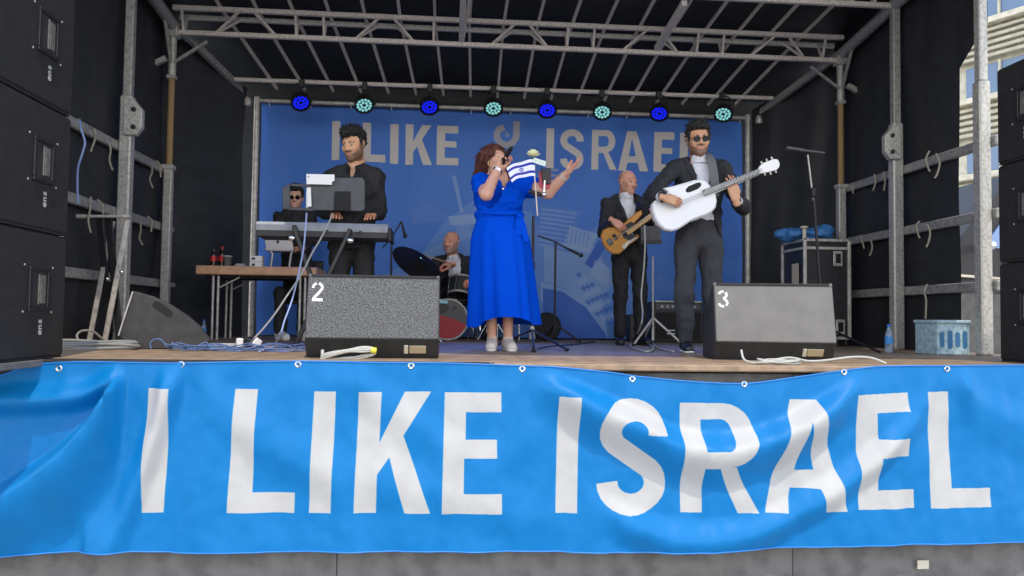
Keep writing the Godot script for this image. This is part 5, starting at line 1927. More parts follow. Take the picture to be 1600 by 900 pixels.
	# crate with cut-out shapes, bottle
	var cc := Vector3(4.14, DECK, -6.0)
	t = thing("bottle_crate", "pale blue plastic crate by the foot of the sunlit post", "crate", cc)
	var pal := mk(0.42, 0.6, 0.68, 0.45, 0.0, "grime", 3.0)
	var cw := 0.28
	var chh := 0.265
	b = B.new()
	for s in [-1.0, 1.0]:
		b.box(cc + Vector3(s * (cw / 2 - 0.008), chh / 2, -0.14), Vector3(0.016, chh, 0.3), Basis(), 0.004)
		b.box(cc + Vector3(0, chh / 2, -0.14 + s * 0.142), Vector3(cw - 0.034, chh - 0.004, 0.016), Basis(), 0.004)
	b.box(cc + Vector3(0, 0.012, -0.14), Vector3(cw - 0.034, 0.016, 0.266))
	part(t, "walls", b, pal)
	b = B.new()
	for s in [-1.0, 1.0]:
		b.box(cc + Vector3(0, chh + 0.006, -0.14 + s * 0.15), Vector3(cw + 0.02, 0.03, 0.03), Basis(), 0.008)
		b.box(cc + Vector3(s * (cw / 2 + 0.0), chh + 0.006, -0.14), Vector3(0.03, 0.03, 0.27), Basis(), 0.008)
	part(t, "rim", b, pal)
	var dk := mk(0.03, 0.16, 0.34, 0.5)
	for e in [[-0.1, 0.04, 0.13], [-0.03, 0.044, 0.155], [0.035, 0.044, 0.13], [0.098, 0.04, 0.15]]:
		var sl := []
		for k in 14:
			var an := TAU * k / 14
			sl.append(e[0] + cos(an) * e[1] * 0.5); sl.append(0.125 + sin(an) * 0.03 + (e[2] / 2 - 0.03 if sin(an) > 0 else -e[2] / 2 + 0.03))
		b = B.new()
		b.prism(sl, Transform3D(Basis(), cc + Vector3(0, 0, 0.012)), 0.003)
		part(t, "moulded_mark", b, dk)
	var wt := mk(0.3, 0.45, 0.55, 0.08)
	bottle("water_bottle", "clear water bottle with a blue cap standing on the right of the deck", Vector3(3.83, DECK, -6.4), 0.245, 0.033, M.clear, M.label_blue, M.cap_blue, "water bottles on the deck")
	bottle("water_bottle", "clear water bottle with a blue cap behind the left floor monitor", Vector3(-2.56, 1.2, -8.352), 0.2, 0.03, M.clear, M.label_blue, M.cap_blue, "water bottles on the deck")

# ---------------------------------------------------------------- people
var HEAD: B

func head_shape() -> B:   # face towards +z, origin between the ears, 23 cm from chin to crown
	if HEAD: return HEAD
	var f := Field.new(Vector3(-0.11, -0.21, -0.14), Vector3(0.11, 0.15, 0.15), 0.0055)
	f.ell(Vector3(0, 0.03, -0.018), Vector3(0.076, 0.087, 0.094), 0.01)
	f.ell(Vector3(0, -0.03, 0.024), Vector3(0.061, 0.074, 0.066), 0.03)
	f.ell(Vector3(0, -0.07, 0.028), Vector3(0.046, 0.042, 0.05), 0.03)
	f.cap(Vector3(-0.048, -0.06, 0.0), Vector3(0, -0.098, 0.06), 0.02, 0.02, 0.03)
	f.cap(Vector3(0.048, -0.06, 0.0), Vector3(0, -0.098, 0.06), 0.02, 0.02, 0.03)
	f.cap(Vector3(-0.036, 0.026, 0.074), Vector3(0.036, 0.026, 0.074), 0.012, 0.012, 0.016)
	f.cap(Vector3(-0.044, -0.022, 0.06), Vector3(0.044, -0.022, 0.06), 0.02, 0.02, 0.02)
	for s in [-1.0, 1.0]:   # eye sockets
		f.cut(func(p: Vector3) -> float: return 0.0155 - (p - Vector3(s * 0.031, 0.003, 0.098)).length())
	f.cap(Vector3(0, 0.018, 0.086), Vector3(0, -0.026, 0.106), 0.008, 0.012, 0.01)
	f.cap(Vector3(-0.013, -0.03, 0.094), Vector3(0.013, -0.03, 0.094), 0.008, 0.008, 0.008)
	f.cap(Vector3(-0.019, -0.056, 0.083), Vector3(0.019, -0.056, 0.083), 0.006, 0.006, 0.007)
	f.cap(Vector3(-0.016, -0.067, 0.081), Vector3(0.016, -0.067, 0.081), 0.007, 0.007, 0.005)
	f.ell(Vector3(0, -0.098, 0.072), Vector3(0.02, 0.016, 0.016), 0.02)
	for s in [-1.0, 1.0]:
		f.lim(Vector3(s * 0.078, -0.03, -0.006), Vector3(s * 0.083, 0.018, -0.014), 0.008, 0.013, 0.009, 0.019, Vector3.RIGHT, 0.008)
	f.cap(Vector3(0, -0.05, -0.022), Vector3(0, -0.2, -0.034), 0.054, 0.058, 0.03)
	HEAD = f.mesh()
	return HEAD

func face_colour(p: Vector3, look: Dictionary) -> Color:
	var c: Color = look.skin
	var beard: float = look.get("beard", 0.0)
	if beard > 0.0:
		var line := -0.024 - maxf(p.z, 0.0) * 0.42   # the cheek line drops towards the mouth
		var m := smoothstep(line + 0.004, line - 0.006, p.y) * smoothstep(-0.02, -0.005, p.z) * smoothstep(-0.128, -0.118, p.y)
		m = maxf(m, smoothstep(0.034, 0.028, absf(p.x)) * smoothstep(-0.034, -0.039, p.y) * smoothstep(-0.056, -0.05, p.y) * smoothstep(0.07, 0.078, p.z))
		m = maxf(m, smoothstep(0.02, 0.0, p.y) * smoothstep(0.052, 0.06, absf(p.x)) * smoothstep(-0.01, 0.0, p.z) * smoothstep(0.035, 0.02, p.z))
		m *= 0.85 + 0.3 * wrinkle.get_noise_3dv(p * 220.0)
		c = c.lerp(look.get("beard_colour", Color(0.02, 0.015, 0.012)), m * beard)
	if absf(p.x) < 0.023 and p.y < -0.051 and p.y > -0.072 and p.z > 0.072:
		c = (look.skin as Color).lerp(Color(0.42, 0.13, 0.11), 0.6)
	if look.has("scalp"):   # shaved sides
		var m2 := smoothstep(0.0, 0.03, p.y) * smoothstep(0.02, -0.03, p.z) * smoothstep(0.09, 0.05, p.y)
		c = c.lerp(look.scalp, m2 * 0.4)
	var n := wrinkle.get_noise_3dv(p * 60.0) * 0.07
	return Color(c.r * (1 + n), c.g * (1 + n), c.b * (1 + n))

func add_head(t: Node3D, acc: B, xf: Transform3D, look: Dictionary) -> void:
	var hb := head_shape()
	var k0 := acc.v.size()
	for k in hb.v.size():
		acc.v.append(xf * hb.v[k])
		acc.n.append((xf.basis * hb.n[k]).normalized())
		acc.u.append(Vector2.ZERO)
		acc.c.append(face_colour(hb.v[k], look))
	for q in hb.i: acc.i.append(q + k0)
	if not look.get("glasses", false):
		for s in [-1.0, 1.0]:
			var b := B.new()
			b.ball(xf * Vector3(s * 0.031, 0.003, 0.0775), Vector3(0.014, 0.0075, 0.011), xf.basis.orthonormalized(), 10, 8)
			var ey := part(t, "eye", b, M.eye_white)
			b = B.new()
			b.ball(xf * Vector3(s * 0.031, 0.001, 0.0855), Vector3(0.006, 0.006, 0.004), xf.basis.orthonormalized(), 8, 6)
			part(ey, "iris", b, M.cola)
	else:
		var b := B.new()
		for s in [-1.0, 1.0]:
			var ring := []
			for k in 14:
				var an := TAU * k / 14
				ring.append(cos(an) * 0.025); ring.append(sin(an) * 0.021)
			b.prism(ring, xf * Transform3D(Basis(Vector3.UP, s * 0.16), Vector3(s * 0.032, 0.002, 0.1)), 0.004, 0.001)
			b.tube([xf * Vector3(s * 0.056, 0.008, 0.094), xf * Vector3(s * 0.083, 0.008, 0.0), xf * Vector3(s * 0.084, 0.0, -0.02)], 0.0025, -1, 5)
		b.tube([xf * Vector3(-0.01, 0.006, 0.104), xf * Vector3(0.01, 0.006, 0.104)], 0.0025, -1, 5)
		part(t, "sunglasses", b, M.glass_black)
	if look.has("hair"):
		for s in [-1.0, 1.0]:
			var b := B.new()
			b.tube([xf * Vector3(s * 0.013, 0.022, 0.0885), xf * Vector3(s * 0.032, 0.03, 0.085), xf * Vector3(s * 0.052, 0.024, 0.072)], 0.0045, 0.003, 6)
			part(t, "eyebrow", b, look.hair)
	var style: String = look.get("style", "")
	if style == "short" or style == "tall":
		var f := Field.new(Vector3(-0.14, -0.1, -0.17), Vector3(0.14, 0.21, 0.15), 0.008)
		f.ell(Vector3(0, 0.042, -0.02), Vector3(0.088, 0.093, 0.105), 0.01)
		if style == "tall":
			f.ell(Vector3(0, 0.104, 0.014), Vector3(0.066, 0.042, 0.076), 0.03)
			f.cut(func(p: Vector3) -> float: return maxf(minf(p.z - 0.03, 0.078 - p.y), maxf(minf(p.z + 0.035, 0.0 - p.y), -0.055 - p.y)))
		else:
			f.ell(Vector3(0.0, 0.1, 0.015), Vector3(0.076, 0.044, 0.085), 0.03)
			f.cut(func(p: Vector3) -> float: return maxf(minf(p.z - 0.022, 0.068 - p.y), maxf(minf(p.z + 0.03, 0.0 - p.y), -0.06 - p.y)))
		var hm := ruffle(f.mesh(), 0.022, Vector3(48, 30, 48), 4.0)
		var w := B.new()
		w.add(hm, xf)
		var hp := part(t, "hair", w, look.hair)
		strands(hp, w, 420, 0.03, xf.basis.y.normalized() * 0.6 - xf.basis.z.normalized() * 0.5, look.hair, 5)

# loose locks lying on a head of hair, so that it is not one smooth shell
func strands(parent: Node3D, src: B, count: int, length: float, flow: Vector3, m: Material, sd: int) -> void:
	var r := RandomNumberGenerator.new()
	r.seed = sd
	var b := B.new()
	for k in count:
		var q := r.randi() % src.v.size()
		var p := src.v[q] - src.n[q] * 0.003
		var n := src.n[q]
		var pts := [p]
		var d := flow + Vector3(r.randf_range(-1, 1), r.randf_range(-1, 1), r.randf_range(-1, 1)) * 0.55
		d = (d - n * d.dot(n) * 0.85).normalized()
		for e in 4:
			p += d * length * 0.25 * r.randf_range(0.7, 1.2) + n * length * (0.05 if e < 2 else 0.0)
			d = (d + Vector3(r.randf_range(-1, 1), r.randf_range(-1, 1), r.randf_range(-1, 1)) * 0.22).normalized()
			pts.append(p)
		b.tube(pts, 0.0042, 0.0008, 4, false)
	var o := part(parent, "locks", b, m)
	o.set_meta("kind", "stuff")

func hand(acc: B, wrist: Vector3, dir: Vector3, palm: Vector3, right: bool, curl: Array, skin: Color, sc := 1.0) -> void:
	var y := dir.normalized()
	var z := (palm - y * palm.dot(y)).normalized()
	var x := y.cross(z) * (1.0 if right else -1.0)   # x points to the thumb
	var f := Field.new(Vector3(-0.08, -0.05, -0.06), Vector3(0.12, 0.22, 0.12), 0.0046)
	var bx := [0.031, 0.010, -0.011, -0.031]
	var by := [0.088, 0.093, 0.089, 0.08]
	var ln := [[0.043, 0.026, 0.021], [0.048, 0.03, 0.022], [0.044, 0.028, 0.021], [0.034, 0.02, 0.018]]
	f.cap(Vector3(0, -0.03, 0), Vector3(0, 0.01, 0), 0.026, 0.025, 0.01)
	for k in 4:
		var p := Vector3(bx[k], by[k], 0)
		f.cap(Vector3(bx[k] * 0.6, 0.01, 0), p, 0.016, 0.0125, 0.012)
		var an := 0.0
		for e in 3:
			an += curl[k + 1] * [0.75, 1.0, 0.7][e]
			var d := Vector3(bx[k] * 1.2, cos(an), sin(an)).normalized()
			var q: Vector3 = p + d * ln[k][e]
			f.cap(p, q, 0.0088 - 0.0007 * e, 0.0083 - 0.0007 * e, 0.003)
			p = q
	var tp := [Vector3(0.018, 0.02, 0.006), Vector3(0.046, 0.05, 0.014 + 0.02 * curl[0]), Vector3(0.056 - 0.02 * curl[0], 0.08, 0.02 + 0.035 * curl[0]), Vector3(0.058 - 0.035 * curl[0], 0.102, 0.024 + 0.045 * curl[0])]
	for e in 3: f.cap(tp[e], tp[e + 1], [0.016, 0.0115, 0.0105][e], [0.012, 0.0105, 0.0085][e], 0.01)
	var hb := f.mesh()
	var k0 := acc.v.size()
	for k in hb.v.size():
		var p := hb.v[k] * sc
		acc.v.append(wrist + x * p.x + y * p.y + z * p.z)
		var q := hb.n[k]
		acc.n.append((x * q.x + y * q.y + z * q.z).normalized())
		acc.u.append(Vector2.ZERO)
		var red := smoothstep(0.06, 0.13, hb.v[k].y) * 0.12
		acc.c.append(Color(skin.r * (1.0 + red * 0.4), skin.g * (1 - red), skin.b * (1 - red)))
	for q in range(0, hb.i.size(), 3):
		if right:
			acc.i.append(hb.i[q] + k0); acc.i.append(hb.i[q + 1] + k0); acc.i.append(hb.i[q + 2] + k0)
		else:
			acc.i.append(hb.i[q] + k0); acc.i.append(hb.i[q + 2] + k0); acc.i.append(hb.i[q + 1] + k0)

func bounds(j: Dictionary, keys: Array, grow: float) -> Array:
	var lo := Vector3(99, 99, 99)
	var hi := -lo
	for k in keys:
		lo = lo.min(j[k])
		hi = hi.max(j[k])
	var g := Vector3(grow, grow, grow)
	return [lo - g, hi + g]

func person(label: String, j: Dictionary, head: Transform3D, look: Dictionary, hands: Array, fat := 1.0, cell := 0.02) -> Node3D:
	var t := thing("person", label, "person", Vector3(j.pe.x, j.get("floor", DECK), j.pe.z), 0.0, "people on the stage")
	var bb := bounds(j, j.keys().filter(func(k): return j[k] is Vector3), 0.16)
	var f := Field.new(bb[0], bb[1], cell)
	var side: Vector3 = (j.sr - j.sl).normalized()
	f.lim(j.pe, j.wa, 0.13, 0.09, 0.12, 0.085, side, 0.04)
	f.lim(j.wa, j.ch, 0.12, 0.085, 0.14, 0.09, side, 0.04)
	f.lim(j.ch, j.nb, 0.13, 0.08, 0.06, 0.055, side, 0.04)
	f.cap(j.nb, head.origin + head.basis.y * -0.12 - head.basis.z * 0.02, 0.056, 0.05, 0.03)
	f.cap(j.sl, j.sr, 0.05, 0.05, 0.04)
	for s in ["l", "r"]:
		f.cap(j["s" + s], j["e" + s], 0.048 * fat, 0.04 * fat, 0.03)
		f.cap(j["e" + s], j["w" + s], 0.041 * fat, 0.028 * fat, 0.02)
		f.cap(j["h" + s], j["k" + s], 0.075 * fat, 0.05 * fat, 0.03)
		var mid: Vector3 = (j["k" + s] as Vector3).lerp(j["a" + s], 0.3)
		f.cap(j["k" + s], mid, 0.05, 0.05, 0.02)
		f.cap(mid, j["a" + s], 0.05, 0.034, 0.02)
		f.cap(j["a" + s], j["t" + s], 0.034, 0.025, 0.02)
	var acc := f.mesh()
	acc.c.resize(acc.v.size())
	acc.c.fill(look.skin)
	for h in hands: hand(acc, h[0], h[1], h[2], h[3], h[4], look.skin, h[5] if h.size() > 5 else 1.0)
	add_head(t, acc, head, look)
	part(t, "body", acc, M.skin)
	return t

func jacket(t: Node3D, j: Dictionary, m: Material, v_width: float, v_deep: float, wide := 1.0, hem := 0.12, called := "jacket", flare := 0.0) -> void:
	var side: Vector3 = (j.sr - j.sl).normalized()
	var up: Vector3 = (j.nb - j.pe).normalized()
	var fw := side.cross(up).normalized()
	var bb := bounds(j, ["nb", "pe", "sl", "sr", "el", "er", "wl", "wr"], 0.24)
	var f := Field.new(bb[0], bb[1], 0.0135)
	var hp: Vector3 = j.pe - up * hem
	f.lim(hp, j.wa, 0.185 * wide, 0.135, 0.165 * wide, 0.12, side, 0.05)
	f.lim(j.wa, j.ch, 0.165 * wide, 0.12, 0.185 * wide, 0.125, side, 0.05)
	f.lim(j.ch, j.nb - up * 0.02, 0.18 * wide, 0.12, 0.085, 0.075, side, 0.04)
	f.cap(j.sl, j.sr, 0.06, 0.06, 0.05)
	for s in ["l", "r"]:
		f.cap(j["s" + s] + up * 0.01, j.nb + side * (-0.05 if s == "l" else 0.05) + up * 0.005 - fw * 0.02, 0.056, 0.045, 0.05)
		f.cap(j["s" + s], j["e" + s], 0.062, 0.057, 0.03)
		var wv: Vector3 = j["e" + s] + (j["w" + s] - j["e" + s]) * 0.86
		f.cap(j["e" + s], wv, 0.058, 0.043, 0.02)
	var nb: Vector3 = j.nb
	if v_width > 0.0:
		f.cut(func(p: Vector3) -> float:
			var q := p - nb
			var x := q.dot(side)
			var y := q.dot(up)
			var z := q.dot(fw)
			return minf(lerpf(0.012, v_width, clampf((y + v_deep) / v_deep, 0, 1)) + maxf(-y - v_deep, 0.0) * flare - absf(x), minf(z + 0.02, y + (v_deep if flare <= 0.0 else 9.0))))
	f.cut(func(p: Vector3) -> float: return -(p - hp).dot(up) - 0.02)
	f.cut(func(p: Vector3) -> float: return minf((p - nb).dot(up) - 0.015, 0.075 - (p - nb - up * 0.03).length()))
	var coat := part(t, called, ruffle(f.mesh(), 0.024, Vector3(8, 6.5, 8), nb.x * 7.0), m)
	if v_width < 0.06: return
	for s in [-1.0, 1.0]:   # lapels lying on the cloth
		var rows := []
		for r in 10:
			var tv := 1.0 - r / 9.0
			var row := PackedVector3Array()
			for k in 5:
				var tu := k / 4.0
				if s < 0: tu = 1.0 - tu
				var x := lerpf(v_width, 0.012, tv) + 0.004 + tu * 0.062 * (1.0 - tv * 0.8) * (0.75 if tv < 0.12 else 1.0)
				var p: Vector3 = nb + up * (-tv * v_deep * 0.97) + side * s * x
				row.append(on_cloth(f, p, fw) + fw * 0.013)
			rows.append(row)
		var b := B.new()
		b.sheet(rows)
		part(coat, "lapel", b, m)
	var bt := B.new()
	bt.ball(on_cloth(f, nb - up * (v_deep + 0.05) + side * 0.03, fw) + fw * 0.012, Vector3(0.01, 0.01, 0.006), Basis(), 8, 6)
	part(coat, "button", bt, M.black)

func on_cloth(f: Field, p: Vector3, fw: Vector3) -> Vector3:   # first point of the garment met from the front
	var t := 0.3
	while t > -0.1:
		var q := p + fw * t
		var c := ((q - f.o) / f.c).round()
		if c.x >= 0 and c.y >= 0 and c.z >= 0 and c.x < f.nx and c.y < f.ny and c.z < f.nz:
			if f.d[(int(c.z) * f.ny + int(c.y)) * f.nx + int(c.x)] < 0.0: return q
		t -= 0.004
	return p

func shirt(t: Node3D, j: Dictionary, m: Material, collar := true, cuffs := true, head := Transform3D()) -> void:
	var side: Vector3 = (j.sr - j.sl).normalized()
	var up: Vector3 = (j.nb - j.pe).normalized()
	var fw := side.cross(up).normalized()
	var bb := bounds(j, ["nb", "pe", "sl", "sr"], 0.2)
	var f := Field.new(bb[0], bb[1], 0.0135)
	f.lim(j.pe.lerp(j.wa, 0.6), j.wa, 0.135, 0.1, 0.145, 0.105, side, 0.04)
	f.lim(j.wa, j.ch, 0.145, 0.105, 0.16, 0.112, side, 0.04)
	f.lim(j.ch, j.nb, 0.15, 0.108, 0.074, 0.07, side, 0.04)
	var nb: Vector3 = j.nb
	f.cut(func(p: Vector3) -> float: return (p - nb).dot(up) - 0.03)
	var b := ruffle(f.mesh(), 0.008, Vector3(14, 5, 14), 3.0)
	var sh := part(t, "shirt", b, m)
	if collar:
		b = B.new()
		b.tube([nb - up * 0.012 + fw * 0.012, nb + up * 0.02 + fw * 0.014, nb + up * 0.05 + fw * 0.016], 0.076, 0.063, 18, false)
		for s in [-1.0, 1.0]:
			var a: Vector3 = nb + up * 0.045 + fw * 0.079 + side * s * 0.006
			b.tri(a, a - up * 0.05 + side * s * 0.035 + fw * 0.02, a + side * s * 0.04 - fw * 0.012) if s > 0 else b.tri(a, a + side * s * 0.04 - fw * 0.012, a - up * 0.05 + side * s * 0.035 + fw * 0.02)
		part(sh, "collar", b, m)
	if cuffs:
		for s in ["l", "r"]:
			b = B.new()
			var d: Vector3 = (j["w" + s] - j["e" + s]).normalized()
			b.tube([j["w" + s] - d * 0.06, j["w" + s] - d * 0.012], 0.041, 0.038, 14, false)
			b.tube([j["w" + s] - d * 0.012, j["w" + s] - d * 0.05], 0.038, 0.036, 14, false)
			part(sh, "cuff", b, m)

func trousers(t: Node3D, j: Dictionary, m: Material, wide := 1.0) -> void:
	var side: Vector3 = (j.sr - j.sl).normalized()
	var bb := bounds(j, ["pe", "hl", "hr", "kl", "kr", "al", "ar"], 0.2)
	var f := Field.new(bb[0], bb[1], 0.014)
	f.lim(j.pe, j.pe + (j.wa - j.pe) * 0.5, 0.16 * wide, 0.118, 0.15 * wide, 0.11, side, 0.04)
	for s in ["l", "r"]:
		f.cap(j["h" + s], j["k" + s], 0.098 * wide, 0.074 * wide, 0.035)
		var e: Vector3 = j["k" + s] + (j["a" + s] - j["k" + s]) * 0.93
		f.cap(j["k" + s], e, 0.073 * wide, 0.062, 0.03)
	part(t, "trousers", ruffle(f.mesh(), 0.016, Vector3(8, 6, 8), j.pe.x * 3.0), m)

func shoes(t: Node3D, j: Dictionary, m: Material, sole: Material = null) -> void:
	for s in ["l", "r"]:
		var a: Vector3 = j["a" + s]
		var toe: Vector3 = j["t" + s]
		var d := toe - a
		d.y = 0
		d = d.normalized()
		var y0: float = toe.y - 0.035
		var heel := Vector3(a.x, y0 + 0.045, a.z) - d * 0.05
		var tip := Vector3(a.x, y0 + 0.03, a.z) + d * 0.17
		var f := Field.new(heel.min(tip) - Vector3(0.12, 0.09, 0.12), heel.max(tip) + Vector3(0.12, 0.16, 0.12), 0.0095)
		f.cap(heel, tip, 0.042, 0.036, 0.02)
		f.cap(Vector3(a.x, y0 + 0.05, a.z) + d * 0.06, tip, 0.044, 0.036, 0.02)
		f.cap(heel + d * 0.01 + Vector3.UP * 0.02, a + Vector3.UP * 0.02, 0.042, 0.04, 0.02)
		f.cut(func(p: Vector3) -> float: return y0 + 0.012 - p.y)
		var sh := part(t, "shoe", f.mesh(), m)
		var g := Field.new(heel.min(tip) - Vector3(0.12, 0.09, 0.12), heel.max(tip) + Vector3(0.12, 0.1, 0.12), 0.011)
		g.cap(Vector3(heel.x, y0 + 0.02, heel.z), Vector3(tip.x, y0 + 0.02, tip.z), 0.046, 0.04, 0.02)
		g.cut(func(p: Vector3) -> float: return maxf(y0 - p.y, p.y - y0 - 0.022))
		part(sh, "sole", g.mesh(), sole if sole else M.black)

func head_at(p: Vector3, yaw: float, pitch: float, roll := 0.0, sc := 1.0) -> Transform3D:   # yaw to the right of the picture, pitch down, degrees
	return Transform3D(Basis.from_euler(Vector3(deg_to_rad(pitch), deg_to_rad(yaw), deg_to_rad(roll))).scaled(Vector3(sc, sc, sc)), p)

const FAIR := Color(0.62, 0.34, 0.24)
const TAN := Color(0.54, 0.29, 0.17)

func build_singer() -> void:
	var j := {"pe": Vector3(0.395, 2.076, -5.95), "wa": Vector3(0.383, 2.246, -5.95), "ch": Vector3(0.38, 2.426, -5.95), "nb": Vector3(0.39, 2.561, -5.97), "sl": Vector3(0.239, 2.498, -5.95), "sr": Vector3(0.548, 2.507, -5.98),
		"el": Vector3(0.275, 2.383, -5.73), "wl": Vector3(0.362, 2.582, -5.77), "er": Vector3(0.756, 2.427, -5.86), "wr": Vector3(0.878, 2.549, -5.75),
		"hl": Vector3(0.322, 1.994, -5.95), "hr": Vector3(0.471, 1.997, -5.95), "kl": Vector3(0.325, 1.704, -5.93), "kr": Vector3(0.459, 1.706, -5.93), "al": Vector3(0.345, 1.275, -5.95), "ar": Vector3(0.47, 1.275, -5.95), "tl": Vector3(0.335, 1.235, -5.85), "tr": Vector3(0.48, 1.235, -5.85)}
	var hd := head_at(Vector3(0.357, 2.677, -5.95), 34.0, -8.0, -6.0, 0.97)
	var t := person("woman in a long royal blue dress singing with one arm stretched out", j, hd, {"skin": FAIR}, [
		[j.wl, Vector3(0.404, 2.691, -5.77) - j.wl, Vector3(0.75, -0.25, 0.45), true, [0.7, 0.9, 0.95, 1.0, 1.0], 0.95],
		[j.wr, Vector3(0.974, 2.639, -5.6) - j.wr, Vector3(-0.45, 0.65, 0.5), false, [0.2, 0.1, 0.08, 0.12, 0.2], 0.98]], 1.22, 0.0125)
	# bodice with short sleeves and a crossed neckline
	var side: Vector3 = (j.sr - j.sl).normalized()
	var f := Field.new(Vector3(0.119, 2.236, -6.2) - Vector3(0, 0.05, 0.05), Vector3(0.699, 2.549, -5.65) + Vector3(0.05, 0.05, 0.1), 0.011)
	f.lim(j.wa, j.ch, 0.178, 0.135, 0.175, 0.13, side, 0.05)
	f.lim(j.ch, j.nb - Vector3(0, 0.035, 0), 0.165, 0.12, 0.1, 0.07, side, 0.05)
	f.cap(j.sl + Vector3(0.01, -0.01, 0), j.sr + Vector3(-0.01, -0.01, 0), 0.066, 0.066, 0.05)
	for e in [Vector3(0.307, 2.382, -5.87), Vector3(0.465, 2.381, -5.87)]: f.ell(e, Vector3(0.1, 0.092, 0.09), 0.05)
	f.cap(j.sl, j.sl.lerp(j.el, 0.62), 0.076, 0.082, 0.03)
	f.cap(j.sr, j.sr.lerp(j.er, 0.5), 0.074, 0.085, 0.03)
	var nb: Vector3 = j.nb
	f.cut(func(p: Vector3) -> float:
		var q := p - nb - Vector3(0.03, 0, 0)
		return minf(lerpf(0.006, 0.075, clampf((q.y + 0.11) / 0.12, 0, 1)) - absf(q.x), minf(q.z + 0.05, q.y + 0.11)))
	f.cut(func(p: Vector3) -> float: return minf((p - nb).y - 0.005, 0.09 - (p - nb).length()))
	for e in [[j.sl, j.el, 0.66], [j.sr, j.er, 0.54]]:
		var c: Vector3 = e[0].lerp(e[1], e[2])
		var d: Vector3 = (e[1] - e[0]).normalized()
		f.cut(func(p: Vector3) -> float: return minf((p - c).dot(d), 0.13 - (p - c).length()))
	f.cut(func(p: Vector3) -> float: return j.wa.y - 0.02 - p.y)
	var dress := part(t, "dress", ruffle(f.mesh(), 0.02, Vector3(11, 13, 11), 2.0), M.dress)
	# long flared skirt
	var b := B.new()
	var rows := []
	var n := 120
	var cw: Vector3 = Vector3(0.388, 2.251, -5.95)
	var ch: Vector3 = Vector3(0.434, 1.438, -5.95)
	for r in 46:
		var tv := r / 45.0   # 0 at the hem
		var row := PackedVector3Array()
		for k in n:
			var an := TAU * k / n
			var cx := cos(an)
			var cz := sin(an)   # towards the audience at an = 90 degrees
			var hem := 1.405 + 0.055 * smoothstep(0.55, 1.0, cz) - 0.025 * smoothstep(0.2, 1.0, -cx)
			var y := lerpf(hem, cw.y, tv)
			var s := 1.0 - tv
			var wx := 0.176 + 0.04 * smoothstep(0.0, 0.25, s) + 0.055 * s
			var wz := 0.135 + 0.05 * smoothstep(0.0, 0.3, s) + 0.075 * s
			var fold := sin(an * 7.0 + 0.6 + s * 0.5) * 0.016 + sin(an * 11.0 + 1.7) * 0.006 + sin(an * 4.0 + 2.2) * 0.03
			# a deep fold where the wrap overlaps, left of the middle and right of it
			fold += -0.05 * exp(-pow((an - 1.95) / 0.13, 2.0)) + 0.035 * exp(-pow((an - 2.2) / 0.14, 2.0)) - 0.045 * exp(-pow((an - 1.05) / 0.12, 2.0)) + 0.03 * exp(-pow((an - 0.8) / 0.13, 2.0))
			var q := 1.0 + fold * pow(s, 0.8) * 2.4
			row.append(Vector3(lerpf(cw.x, ch.x, s) + cx * wx * q, y + wrinkle.get_noise_2d(an * 3.0, tv * 3.0) * 0.004, -5.95 + cz * wz * q))
		row.append(row[0])
		row.reverse()
		rows.append(row)
	b.sheet(rows, [], true)
	part(dress, "skirt", b, M.dress)
	b = B.new()
	var ring := []
	for k in 33:
		var an := TAU * k / 32
		ring.append(cw + Vector3(cos(an) * 0.178, 0.004 + 0.006 * sin(an * 3.0), sin(an) * 0.141))
	b.tube(ring, 0.02, -1, 8, false)
	part(dress, "belt", b, M.dress)
	b = B.new()
	var kn := Vector3(0.537, 2.233, -5.83)
	b.ball(kn, Vector3(0.028, 0.024, 0.02))
	for e in [[Vector3(0.537, 2.233, -5.83), Vector3(0.565, 2.147, -5.8), Vector3(0.586, 2.035, -5.8)], [Vector3(0.537, 2.233, -5.83), Vector3(0.516, 2.141, -5.8), Vector3(0.535, 2.081, -5.79)]]:
		for k in 2: b.bar(e[k], e[k + 1], 0.045, 0.006, 0.002, Vector3.BACK)
	part(dress, "bow", b, M.dress)
	b = B.new()
	b.ball(Vector3(0.404, 2.435, -5.79), Vector3(0.011, 0.011, 0.006))
	part(dress, "button", b, M.chrome)
	# hair to the shoulders
	f = Field.new(Vector3(0.17, 2.316, -6.2), Vector3(0.659, 2.827, -5.75) + Vector3(0, 0.03, 0.05), 0.0105)
	f.ell(Vector3(0.339, 2.699, -5.985), Vector3(0.102, 0.118, 0.115), 0.02)
	f.lim(Vector3(0.269, 2.685, -6.0), Vector3(0.246, 2.563, -6.0), 0.065, 0.075, 0.045, 0.06, Vector3.RIGHT, 0.04)
	f.lim(Vector3(0.312, 2.643, -6.04), Vector3(0.299, 2.526, -6.04), 0.08, 0.06, 0.06, 0.05, Vector3.RIGHT, 0.04)
	f.cap(Vector3(0.424, 2.633, -5.97), Vector3(0.465, 2.515, -5.9), 0.04, 0.05, 0.03)
	f.cap(Vector3(0.465, 2.515, -5.9), Vector3(0.564, 2.461, -5.83), 0.045, 0.028, 0.03)
	var hi := hd.affine_inverse()
	f.cut(func(p: Vector3) -> float:
		var q := hi * p
		return maxf(minf(q.z - 0.045 - absf(q.x) * 0.15, 0.085 - q.y), minf(minf(q.z - 0.01, 0.01 - q.y), 0.085 - absf(q.x))))
	var hm := ruffle(f.mesh(), 0.026, Vector3(48, 8, 48), 1.0)
	var hp := part(t, "hair", hm, M.hair_red)
	strands(hp, hm, 460, 0.075, Vector3(-0.1, -1.6, -0.05), M.hair_red, 9)
	# jewellery
	b = B.new()
	var d2: Vector3 = (j.wl - j.el).normalized()
	b.tube([j.wl - d2 * 0.022, j.wl - d2 * 0.004], 0.038, 0.037, 14)
	part(t, "wristwatch", b, M.chrome)
	b = B.new()
	d2 = (j.wr - j.er).normalized()
